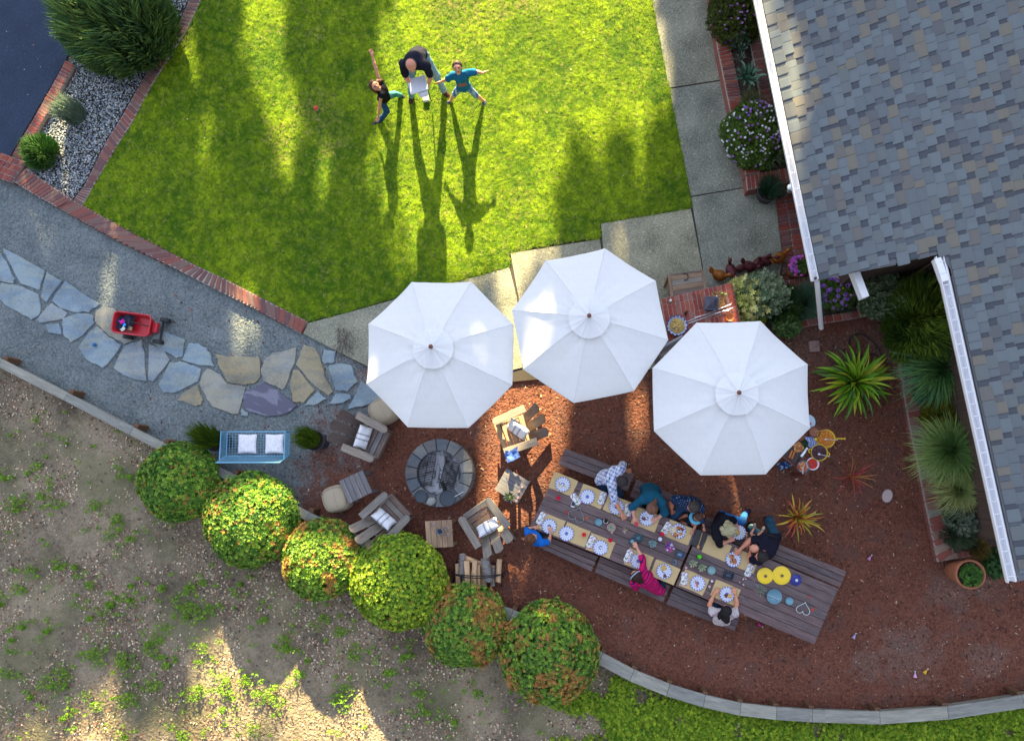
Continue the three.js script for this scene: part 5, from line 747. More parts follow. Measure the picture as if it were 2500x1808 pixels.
shrub('fern_bush', 'dark green feathery bush in the middle of the shrub bed', 1905, 752, { y: 0.1, n: 2600, short: 0.14, rx: 0.34, rz: 0.42, h: 0.5, w: 0.016, lean: 0.7, from: 0.4, c0: [0.015, 0.05, 0.012], c1: [0.08, 0.16, 0.03], core: true, seed: 24 });
shrub('fern_bush', 'low green bush hanging over the brick edge by the right umbrella', 1915, 800, { y: 0.05, n: 420, rx: 0.26, rz: 0.2, h: 0.34, lean: 0.6, leaf: 4, ls: 0.035, c0: [0.03, 0.08, 0.015], c1: [0.13, 0.22, 0.06], seed: 25 });
shrub('blue_grass', 'pale blue green fescue clump beside the white downspout', 1962, 742, { y: 0.1, n: 1500, rx: 0.2, rz: 0.3, h: 0.5, w: 0.008, lean: 0.95, from: 0.25, c0: [0.06, 0.15, 0.08], c1: [0.25, 0.40, 0.27], seed: 26 });
daisies('daisy_bush', 'dense purple daisies with yellow centres under the roof edge', 2040, 712, 0.12, 0.36, 0.36, 0.32, 74, [[0.42, 0.18, 0.66], [0.30, 0.10, 0.56], [0.5, 0.26, 0.7]], { size: 0.042, leaves: 900, heart: [0.10, 0.03, 0.16], spread: 1.02 });
daisies('yellow_flower_plant', 'small yellow flowers mixed among the purple daisies', 2058, 700, 0.16, 0.30, 0.30, 0.33, 34, [[0.62, 0.50, 0.05]], { size: 0.024, leaves: 160 });
shrub('grey_leaf_shrub', 'rounded grey green small leaved shrub under the roof edge', 2128, 735, { y: 0.1, n: 620, rx: 0.42, rz: 0.46, h: 0.7, lean: 0.35, leaf: 6, ls: 0.034, from: 0.3, c0: [0.05, 0.085, 0.035], c1: [0.19, 0.25, 0.13], core: true, seed: 27 });
rosette('grass_clump', 'dark grass tuft below the purple daisies', 'plant', 2056, 752, { n: 46, w: 0.02, len: 0.3, droop: 0.5, up: 0.9, y: 0.1, cols: [[0.03, 0.09, 0.04], [0.06, 0.14, 0.06]], seed: 28, stuff: true });
rosette('grass_clump', 'thin green tuft behind the white downspout', 'plant', 2020, 738, { n: 26, w: 0.016, len: 0.26, droop: 0.5, up: 0.9, y: 0.1, cols: [[0.05, 0.13, 0.06]], seed: 29, stuff: true });
// long planter along the right wall
{
  const P = thing('brick_planter', 'long low planter wall of weathered brick along the right side of the house', 'planter', at(2240, 1100, 0)), wm = [[0.32, 0.17, 0.12], [0.36, 0.25, 0.19], [0.33, 0.10, 0.075], [0.30, 0.27, 0.22]].map((c) => mat(c, 0.95, { map: brickTex, bumpMap: brickBump, bumpScale: 0.006 }));
  const y = 0.17, A = poly([2190, 850, 2198, 893, 2222, 1036, 2242, 1128, 2260, 1222, 2292, 1372], y), B = poly([2226, 842, 2235, 889, 2259, 1030, 2279, 1121, 2297, 1216, 2330, 1352], y);
  brickRow(P, A, B, 42, y, 0.09, wm, 71); mortarBed(P, A, B, y - 0.012); brickRow(P, poly([2300, 1370, 2360, 1360, 2420, 1350], y), poly([2294, 1344, 2354, 1334, 2414, 1324], y), 9, y, 0.09, wm, 72); mortarBed(P, poly([2300, 1370, 2420, 1350], y), poly([2294, 1344, 2414, 1324], y), y - 0.012);
  wpart(P, 'soil', sheet(poly([2214, 842, 2242, 942, 2284, 1122, 2330, 1350, 2440, 1330, 2380, 1000, 2330, 780, 2200, 760], 0.3), 0.3), loam);
}
shrub('conifer_shrub', 'tall dark evergreen shrub in the corner of the house walls', 2215, 800, { y: 0.1, n: 8000, short: 0.25, rx: 0.66, rz: 0.88, h: 1.3, w: 0.026, lean: 0.5, from: 0.7, c0: [0.045, 0.12, 0.025], c1: [0.26, 0.36, 0.03], core: true, seed: 30 });
const arch = (label, px, py, n, len, cols, seed, droop = 0.75, w = 0.008, up = 1.2) => rosette('fountain_grass', label, 'ornamental grass', px, py, { n, w, len, droop, up, y: 0.3, core: 0.08, lift: 0.1, cols, seed, stuff: true, rough: 0.7 });
arch('dark arching fountain grass below the evergreen shrub', 2280, 905, 900, 1.15, [[0.07, 0.2, 0.05], [0.15, 0.3, 0.08], [0.1, 0.26, 0.1]], 31);
shrub('juniper', 'small blue green juniper between the grasses', 2258, 962, { y: 0.3, n: 500, rx: 0.3, rz: 0.2, h: 0.3, w: 0.016, lean: 1.2, from: 0.3, c0: [0.03, 0.09, 0.06], c1: [0.12, 0.24, 0.17], seed: 32 });
shrub('golden_shrub', 'golden green feathery shrub in the middle of the right planter', 2287, 1018, { y: 0.3, n: 3000, short: 0.14, rx: 0.38, rz: 0.32, h: 0.4, w: 0.016, lean: 0.8, from: 0.5, c0: [0.09, 0.11, 0.008], c1: [0.32, 0.31, 0.018], core: true, seed: 33 });
arch('large mid green fountain grass in the right planter', 2304, 1100, 1500, 0.96, [[0.11, 0.22, 0.05], [0.20, 0.33, 0.08], [0.28, 0.38, 0.11]], 34, 0.7);
arch('pale straw green fountain grass below the large grass', 2327, 1195, 700, 0.7, [[0.26, 0.34, 0.1], [0.46, 0.48, 0.17], [0.32, 0.38, 0.12]], 35, 0.7);
shrub('purple_grey_shrub', 'purplish grey low shrub near the end of the right planter', 2337, 1262, { y: 0.3, n: 420, rx: 0.36, rz: 0.3, h: 0.32, lean: 0.6, leaf: 6, ls: 0.035, c0: [0.05, 0.08, 0.05], c1: [0.18, 0.22, 0.15], core: true, seed: 36 });
shrub('purple_grey_shrub', 'dull green spreading shrub at the end of the right planter', 2335, 1305, { y: 0.3, n: 700, rx: 0.4, rz: 0.22, h: 0.3, w: 0.014, lean: 1.0, from: 0.3, c0: [0.03, 0.06, 0.03], c1: [0.12, 0.17, 0.09], seed: 37 });
shrub('golden_shrub', 'small golden brown shrub beside the terracotta pot', 2382, 1338, { y: 0.28, n: 420, rx: 0.2, rz: 0.17, h: 0.26, w: 0.012, lean: 0.9, from: 0.4, c0: [0.06, 0.05, 0.01], c1: [0.22, 0.15, 0.03], seed: 38 });
shrub('fern_bush', 'green leafy ground plant between the terracotta pot and the house', 2425, 1372, { y: 0.02, n: 160, rx: 0.26, rz: 0.3, h: 0.25, lean: 0.6, leaf: 5, ls: 0.06, c0: [0.015, 0.06, 0.015], c1: [0.07, 0.17, 0.04], seed: 39 });
// black pots beside the wire bench
function blackPot(label, px, py, R, h, wx, wz, seed) {
  const p = at(px, py, 0.36), t = thing('potted_shrub', label, 'potted plant', V(p.x, 0, p.z), 'black pots beside the wire bench'), r = rng(seed), l = [];
  part(t, 'pot', lathe([[0, 0], [R * 0.75, 0], [R * 0.95, 0.32], [R, 0.32], [R, 0.36], [R * 0.9, 0.36], [R * 0.86, 0.3], [0, 0.3]], 30), mat([0.045, 0.055, 0.07], 0.5)); part(t, 'soil', new THREE.CircleGeometry(R * 0.88, 20).rotateX(-Math.PI / 2).translate(0, 0.305, 0), loam);
  for (let i = 0; i < 900; i++) { const a = r() * 6.28, d = Math.sqrt(r()); l.push([aim(V(Math.cos(a) * d * R * 0.6, 0.3 + rr(r, 0, 0.25), Math.sin(a) * d * R * 0.6), V(Math.cos(a) * d * 0.5 + wx, 1, Math.sin(a) * d * 0.5 + wz), r() * 6, 0.016, h * rr(r, 0.3, 0.75) * (1 - d * 0.35), 0.016), jitter(r, mix3([0.03, 0.085, 0.004], [0.22, 0.30, 0.014], r() * r()), 0.2)]); }
  swarm(t, 'foliage', needle, softLeaf, l);
}
blackPot('black pot with an upright green shrub, left of the blue wire bench', 523, 1075, 0.215, 1.05, -0.05, -0.25, 1);
blackPot('black pot with a green shrub, between the wire bench and a wooden chair', 767, 1075, 0.2, 0.8, -0.28, -0.2, 2);
// garden hose, paver, twigs and small things on the ground
solo('garden_hose', tube([[2072, 845], [2076, 826], [2090, 816], [2103, 815], [2126, 828], [2145, 852], [2156, 876], [2161, 886]].map(([x, y]) => at(x, y, 0.03)), 0.013, 60, 7), mat([0.012, 0.016, 0.02], 0.4), 'black garden hose looped on the soil above the strap leaved plant', 'hose');
solo('garden_hose', tube([[2077, 852], [2092, 866], [2115, 868], [2136, 864], [2150, 875], [2160, 886]].map(([x, y]) => at(x, y, 0.02)), 0.012, 50, 7), mat([0.012, 0.016, 0.02], 0.4), 'lower strand of black hose behind the strap leaved plant', 'hose');
solo('paving_brick', box(0.2, 0.06, 0.215, at(1988, 845, 0.035), 0.05, 0.008), mat([0.33, 0.21, 0.18], 0.9, { map: brickTex, bumpMap: brickBump, bumpScale: 0.004 }), 'single square pinkish paver lying on the bare soil', 'paver');
{ const r = rng(66), l = []; for (let i = 0; i < 60; i++) { const p = at(840 + rr(r, -16, 16), 832 + rr(r, -34, 26), 0.07 + r() * 0.05), a = rr(r, 0.6, 2.6), L = rr(r, 0.08, 0.24); l.push(bar(p, p.clone().add(V(Math.cos(a) * L, rr(r, -0.01, 0.05), Math.sin(a) * L)), rr(r, 0.002, 0.004), 4)); } const o = solo('twig_bundle', l, mat([0.10, 0.055, 0.05], 0.95), 'heap of thin dry twigs on the concrete by the left umbrella', 'twigs'); }
{ const p = at(2166, 1210, 0.02), t = thing('badminton_racket', 'small pale oval racket with a thin dark red handle on the mulch', 'racket', p); const c = new THREE.CylinderGeometry(0.1, 0.1, 0.012, 24).translate(0, 0.012, 0); c.scale(0.95, 1, 1.25); part(t, 'face', c, mat([0.52, 0.40, 0.37], 0.8)); const ring = []; for (let i = 0; i < 24; i++) { const a = i / 24 * 6.283; ring.push(V(Math.cos(a) * 0.096, 0.014, Math.sin(a) * 0.127)); } part(t, 'rim', tube(ring, 0.008, 48, 6, true), mat([0.25, 0.2, 0.2], 0.6)); part(t, 'handle', bar(V(-0.06, 0.01, 0.12), V(-0.36, 0.01, 0.45), 0.007), mat([0.22, 0.03, 0.03], 0.6)); t.rotation.y = -0.3; }
{ const cone = (px, py, c, label, ry) => { const p = at(px, py, 0.02), t = thing('shuttlecock', label, 'shuttlecock', p, 'shuttlecocks on the mulch', ry), k = new THREE.ConeGeometry(0.036, 0.1, 10, 1, true); k.rotateX(Math.PI / 2); k.translate(0, 0.03, 0); part(t, 'feathers', k, mat(c, 0.8, { side: THREE.DoubleSide })); part(t, 'cork', ball(0.013, V(0, 0.03, 0.055)), mat([0.7, 0.7, 0.68], 0.6)); };
  cone(2123, 1360, [0.55, 0.25, 0.45], 'pale pink shuttlecock on the mulch right of the tables', 2.5); cone(2085, 1551, [0.40, 0.36, 0.56], 'lilac shuttlecock on the mulch below the table end', 2.6); cone(2233, 1645, [0.66, 0.36, 0.56], 'pink and white shuttlecock near the lower wall', 3.1); cone(2259, 1637, [0.70, 0.42, 0.02], 'small yellow shuttlecock near the lower wall', 2.4); cone(1855, 1525, [0.55, 0.02, 0.22], 'magenta shuttlecock beside the edge of the right table', 1.0); }

// ---------- brick counter, sculptures, serving table ----------
{
  const h = 0.86, q = poly([1614, 729, 1788, 689, 1812, 800, 1634, 842], h), c = q.reduce((a, p) => a.clone().add(p), V(0, 0, 0)).multiplyScalar(0.25), t = thing('brick_counter', 'red brick topped counter between the middle and right umbrellas', 'counter', V(c.x, 0, c.z)), r = rng(9);
  wpart(t, 'base', slab(q.map((p) => p.clone().lerp(c, 0.03)), 0, h - 0.075, 0.004), mat([0.30, 0.085, 0.06], 0.95, { map: brickTex })); wpart(t, 'mortar', slab(q, h - 0.074, h - 0.006, 0.004), mortarMat);
  const cell = (u0, u1, v0, v1) => { const L = (u, v) => q[0].clone().lerp(q[1], u).lerp(q[3].clone().lerp(q[2], u), v), g = 0.004, P = [L(u0 + g, v0 + g), L(u1 - g, v0 + g), L(u1 - g, v1 - g), L(u0 + g, v1 - g)], o = wpart(t, 'brick', slab(P, h - 0.07, h + rr(r, 0, 0.003), 0.006), brickMats[[0, 1, 2, 4, 5, 0, 4][(r() * 7) | 0]]); };
  for (let i = 0; i < 14; i++) cell(0.07 + i / 14 * 0.83, 0.07 + (i + 1) / 14 * 0.83, 0, 0.16);
  for (let i = 0; i < 14; i++) cell(0.07 + i / 14 * 0.83, 0.07 + (i + 1) / 14 * 0.83, 0.16, 0.42);
  for (let i = 0; i < 12; i++) cell(0.07 + i / 12 * 0.83, 0.07 + (i + 1) / 12 * 0.83, 0.42, 0.64);
  for (let i = 0; i < 14; i++) cell(0.07 + i / 14 * 0.83, 0.07 + (i + 1) / 14 * 0.83, 0.64, 1);
  for (let i = 0; i < 8; i++) { cell(0, 0.07, i / 8, (i + 1) / 8); cell(0.9, 1, i / 8, (i + 1) / 8); }
}
{ // wooden chest lid with horseshoe
  const h = 0.72, q = poly([1630, 670, 1720, 658, 1727, 713, 1638, 726], h), c = q.reduce((a, p) => a.clone().add(p), V(0, 0, 0)).multiplyScalar(0.25), t = thing('wooden_chest', 'wooden chest with plank lid behind the brick counter', 'chest', V(c.x, 0, c.z)), lp = (a, b, k) => a.clone().lerp(b, k), r = rng(2);
  for (let i = 0; i < 4; i++) { const a = 0.06 + i * 0.22 + 0.004, b = 0.06 + (i + 1) * 0.22 - 0.004, e = (k) => lp(lp(q[0], q[1], 0.08), lp(q[3], q[2], 0.08), k), f = (k) => lp(lp(q[0], q[1], 0.92), lp(q[3], q[2], 0.92), k), g = slab([e(a), f(a), f(b), e(b)], h - 0.03, h - 0.004 + rr(r, 0, 0.003), 0.003); rotUV(g, q[1].clone().sub(q[0]), i); wpart(t, 'lid_plank', g, [W_TAN[2], W_GREY[0], W_TAN[2], W_BROWN[1]][i]); }
  for (const [a, b] of [[0, 0.075], [0.925, 1]]) { const g = slab([lp(q[0], q[1], a), lp(q[0], q[1], b), lp(q[3], q[2], b), lp(q[3], q[2], a)], h - 0.04, h + 0.012, 0.004); rotUV(g, q[3].clone().sub(q[0])); wpart(t, 'side_rail', g, W_TAN[2]); }
  { const g = slab([lp(q[0], q[3], 0), lp(q[1], q[2], 0), lp(q[1], q[2], 0.055), lp(q[0], q[3], 0.055)], h - 0.05, h - 0.002, 0.003); rotUV(g, q[1].clone().sub(q[0])); wpart(t, 'back_rail', g, W_BROWN[0]); }
  wpart(t, 'body', slab(q.map((p) => p.clone().lerp(c, 0.1)), 0.3, h - 0.045, 0.004), W_BROWN[1]); for (const k of q) { const p = k.clone().lerp(c, 0.06); wpart(t, 'leg', box(0.05, h - 0.045, 0.05, V(p.x, (h - 0.045) / 2, p.z), 0, 0.004), W_TAN[2]); }
  const sh = []; for (let i = 0; i <= 14; i++) { const a = 2.6 + i / 14 * 4.2 + 1.4; sh.push(V(Math.cos(a) * 0.055, 0, Math.sin(a) * 0.065)); } const P = at(1673, 675, h + 0.012); solo('horseshoe', tube(sh.map((p) => p.add(P)), 0.009, 40, 6), mat([0.09, 0.06, 0.06], 0.6, { metalness: 0.6 }), 'rusty horseshoe lying on the wooden chest', 'horseshoe');
}
const H0 = 0.866;
{ // things on the counter
  const or = mat([0.66, 0.30, 0.08], 0.7, { map: bumpGrain }), board = (px, py, w, d, ry, label) => solo('cutting_board', box(w, 0.02, d, at(px, py, H0 + 0.012), ry, 0.004), or, label, 'cutting board', 'orange cutting boards');
  board(1752, 721, 0.2, 0.16, 0.22, 'upper orange cutting board on the brick counter, with a knife'); board(1759, 742, 0.17, 0.17, 0.22, 'lower orange cutting board half under the square lantern');
  const kn = thing('knife', 'small knife on the upper orange cutting board', 'knife', at(1748, 720, H0 + 0.03), undefined, -0.95); part(kn, 'blade', box(0.09, 0.003, 0.018, V(0.05, 0, 0), 0, 0.001), steel); part(kn, 'handle', box(0.07, 0.012, 0.016, V(-0.035, 0, 0), 0, 0.003), blackIron);
  for (const [x, y, l] of [[1763, 716, 'green lime on the corner of the upper cutting board'], [1772, 719, 'green lime right of the cutting boards on the bricks']]) solo('lime', ball(0.025, at(x, y, H0 + 0.045), 1.15, 1, 1), mat([0.36, 0.42, 0.10], 0.5), l, 'lime');
  const L = thing('lantern', 'square dark grey metal lantern on the brick counter', 'lantern', at(1732, 748, H0), undefined, -0.05), lm = mat([0.085, 0.085, 0.12], 0.6, { metalness: 0.3 });
  part(L, 'body', box(0.17, 0.2, 0.17, V(0, 0.1, 0), 0, 0.01), lm); part(L, 'rim', [box(0.25, 0.02, 0.25, V(0, 0.21, 0), 0, 0.012)], lm); part(L, 'roof', faces([[V(-0.1, 0.22, -0.1), V(-0.1, 0.22, 0.1), V(-0.03, 0.28, 0.03), V(-0.03, 0.28, -0.03)], [V(-0.1, 0.22, 0.1), V(0.1, 0.22, 0.1), V(0.03, 0.28, 0.03), V(-0.03, 0.28, 0.03)], [V(0.1, 0.22, 0.1), V(0.1, 0.22, -0.1), V(0.03, 0.28, -0.03), V(0.03, 0.28, 0.03)], [V(0.1, 0.22, -0.1), V(-0.1, 0.22, -0.1), V(-0.03, 0.28, -0.03), V(0.03, 0.28, -0.03)], [V(-0.03, 0.28, -0.03), V(-0.03, 0.28, 0.03), V(0.03, 0.28, 0.03), V(0.03, 0.28, -0.03)]]), lm); part(L, 'ring', new THREE.TorusGeometry(0.03, 0.005, 6, 20).translate(0, 0.3, 0), lm);
  for (const [a, b, c, d, l] of [[1674, 786, 1786, 742, 'upper steel barbecue tool lying across the counter'], [1678, 790, 1790, 751, 'middle steel barbecue tool lying across the counter'], [1696, 774, 1780, 757, 'short steel tongs lying across the counter']]) { const p = at(a, b, H0 + 0.015), q = at(c, d, H0 + 0.02), t = thing('barbecue_tool', l, 'barbecue tool', p, 'steel barbecue tools'); part(t, 'shaft', bar(V(0, 0, 0), q.clone().sub(p), 0.007, 6), steel); part(t, 'head', box(0.1, 0.006, 0.03, q.clone().sub(p).multiplyScalar(0.92), -Math.atan2(q.z - p.z, q.x - p.x), 0.002), steel); }
  const b = thing('shaker', 'small pale green bottle at the left end of the counter', 'bottle', at(1636, 736, H0)); part(b, 'glass', lathe([[0, 0], [0.025, 0], [0.028, 0.06], [0.02, 0.08], [0, 0.08]], 14), mat([0.35, 0.5, 0.42], 0.2)); part(b, 'cap', bar(V(0, 0.08, 0), V(0, 0.1, 0), 0.02, 12), mat([0.75, 0.77, 0.72], 0.4));
  const m = thing('pepper_mill', 'dark wooden pepper mill on the counter near the chip bowl', 'pepper mill', at(1674, 766, H0)); part(m, 'body', lathe([[0, 0], [0.028, 0], [0.024, 0.05], [0.018, 0.09], [0.026, 0.13], [0, 0.15]], 14), mat([0.045, 0.018, 0.012], 0.4)); part(m, 'knob', ball(0.014, V(0, 0.155, 0)), mat([0.1, 0.05, 0.03], 0.4));
  const ob = thing('clay_bowl', 'small orange clay bowl at the right edge of the counter', 'bowl', at(1781, 776, H0)); part(ob, 'bowl', lathe([[0, 0], [0.04, 0], [0.08, 0.05], [0.074, 0.052], [0.035, 0.012], [0, 0.01]], 24), mat([0.60, 0.19, 0.05], 0.5));
}
const bowlGeo = (R, h, th = 0.006) => lathe([[0, 0], [R * 0.45, 0], [R * 0.8, h * 0.45], [R, h], [R - th, h], [R * 0.78 - th, h * 0.48], [R * 0.42, th], [0, th]], 36);
function heap(R, y, n, geo, cols, seed, s0, s1, up = 0.3) { const r = rng(seed), l = []; for (let i = 0; i < n; i++) { const a = r() * 6.28, d = Math.sqrt(r()) * R; l.push([trs(V(Math.cos(a) * d, y + (1 - (d / R) ** 2) * R * up + r() * 0.008, Math.sin(a) * d), rr(r, -0.6, 0.6), r() * 6, rr(r, -0.6, 0.6), rr(r, s0, s1)), jitter(r, cols[(r() * cols.length) | 0], 0.15)]); } return l; }
const plateTex = tex(256, 256, 1, 1, (u, v) => {
  const x = u * 2 - 1, y = v * 2 - 1, r = Math.hypot(x, y), a = Math.atan2(y, x), W = [0.72, 0.76, 0.84], B = [0.02, 0.045, 0.34]; let k = 0;
  if (r > 0.955) k = 0.85; else if (r > 0.80) k = Math.sin(a * 16) > 0.1 && r > 0.82 && r < 0.94 ? 0.95 : 0.1; else if (r > 0.76) k = 0.45; else if (r > 0.40) { const p = Math.abs(Math.sin(a * 5.5)), q = Math.abs(r - 0.57 - 0.07 * Math.sin(a * 11)); k = q < 0.035 ? 0.5 : (p < 0.14 ? 0.4 : 0.06); if (vn(u * 60, v * 60, 3) > 0.72) k += 0.25; } else if (r > 0.36) k = 0.35; else k = r < 0.32 * (0.45 + 0.55 * Math.abs(Math.cos(a * 4))) ? 0.9 : 0.04;
  return mix3(W, B, clamp(k, 0, 1));
});
const plateMat = mat([1, 1, 1], 0.22, { map: plateTex });
const plateGeo = (() => { const g = lathe([[0, 0], [0.085, 0], [0.134, 0.016], [0.135, 0.02], [0.128, 0.021], [0.09, 0.009], [0, 0.007]], 44), p = g.attributes.position, u = g.attributes.uv; for (let i = 0; i < p.count; i++) u.setXY(i, p.getX(i) / 0.272 + 0.5, p.getZ(i) / 0.272 + 0.5); return g; })();
const chip = (() => { const g = new THREE.CylinderGeometry(0.5, 0.5, 0.08, 3); return g; })(), cube = cbox(1, 0.6, 0.7, 0.12);
{ const b = thing('serving_bowl', 'scalloped blue and white bowl full of yellow tortilla chips', 'bowl', at(1652, 797, H0)); const g = bowlGeo(0.185, 0.085), p = g.attributes.position, u = g.attributes.uv; for (let i = 0; i < p.count; i++) { const x = p.getX(i), z = p.getZ(i), R = Math.hypot(x, z), a = Math.atan2(z, x), k = 1 + 0.05 * sstep(R, 0.1, 0.18) * Math.cos(a * 14); p.setX(i, x * k); p.setZ(i, z * k); u.setXY(i, x / 0.40 + 0.5, z / 0.40 + 0.5); } g.computeVertexNormals(); part(b, 'bowl', g, plateMat); const f = part(b, 'rim', (() => { const l = []; for (let i = 0; i < 84; i++) { const a = i / 84 * 6.283, R = 0.183 * (1 + 0.05 * Math.cos(a * 14)); l.push(V(Math.cos(a) * R, 0.086, Math.sin(a) * R)); } return tube(l, 0.006, 168, 5, true); })(), mat([0.02, 0.04, 0.22], 0.25)); swarm(b, 'tortilla_chips', chip, chipMat, heap(0.135, 0.05, 190, chip, [[0.62, 0.44, 0.12], [0.70, 0.56, 0.22], [0.55, 0.34, 0.07]], 3, 0.03, 0.055, 0.25)); }
{ // metal bird ornaments in a line
  const rust = mat([0.095, 0.018, 0.022], 0.6, { metalness: 0.25 }), amber = mat([0.30, 0.10, 0.015], 0.45, { metalness: 0.3 });
  const bird = (label, px, py, s, m, ry) => { const t = thing('metal_hen', label, 'ornament', at(px, py, 0.06), 'metal hen ornaments by the brick counter', ry); const body = ball(0.12 * s, V(0, 0.15 * s, 0), 1.25, 0.95, 0.9, 16), p = body.attributes.position; for (let i = 0; i < p.count; i++) { const x = p.getX(i); if (x < -0.05 * s) p.setY(i, p.getY(i) + (-x - 0.05 * s) * 0.7); } body.computeVertexNormals(); part(t, 'body', body, m); part(t, 'neck', bar(V(0.1 * s, 0.18 * s, 0), V(0.16 * s, 0.30 * s, 0), 0.035 * s, 10), m); part(t, 'head', ball(0.045 * s, V(0.17 * s, 0.32 * s, 0), 1.1, 1, 0.9, 10), m); const bk = new THREE.ConeGeometry(0.016 * s, 0.05 * s, 6).rotateZ(-Math.PI / 2).translate(0.235 * s, 0.315 * s, 0); part(t, 'beak', bk, m); part(t, 'tail', [-0.3, 0, 0.3].map((a) => placed(ball(0.075 * s, V(-0.08 * s, 0, 0), 1.3, 0.25, 0.5, 10), V(-0.12 * s, 0.22 * s, 0), a, 0, -0.8)), m); for (const z of [-0.04, 0.04]) part(t, 'leg', bar(V(0, 0, z * s), V(0, 0.09 * s, z * s), 0.009 * s, 6), m); };
  bird('amber metal hen right beside the wooden chest', 1752, 678, 1.0, amber, -0.3); bird('dark rusty metal hen next to the amber one by the chest', 1781, 666, 0.95, rust, 1.9); bird('small dark rusty metal hen second in the rusty row', 1805, 659, 0.7, rust, 0.4); bird('round dark rusty metal hen in the middle of the rusty row', 1826, 656, 0.9, rust, -0.4); bird('dark rusty metal hen left of the last amber one', 1849, 647, 0.95, rust, 0.5); bird('dark rusty metal hen touching the last amber one', 1868, 642, 0.9, rust, 0.1); bird('amber metal hen at the house end of the row', 1896, 636, 1.0, amber, 0.6);
}
{ // grey grill glimpsed between two umbrellas
  const t = thing('barbecue_grill', 'grey metal grill glimpsed between the middle and right umbrellas', 'grill', at(1620, 862, 0)); part(t, 'cabinet', box(0.5, 0.8, 0.42, V(0, 0.4, 0), 0.5, 0.01), mat([0.08, 0.08, 0.085], 0.5)); part(t, 'hood', placed(new THREE.CylinderGeometry(0.21, 0.21, 0.5, 24, 1, false, 0, Math.PI), V(0, 0.82, 0), 0.5, Math.PI / 2, Math.PI / 2), mat([0.25, 0.25, 0.26], 0.3, { metalness: 0.8 })); part(t, 'handle', bar(V(-0.1, 0.95, 0.25), V(0.2, 0.95, 0.1), 0.012), steel);
}
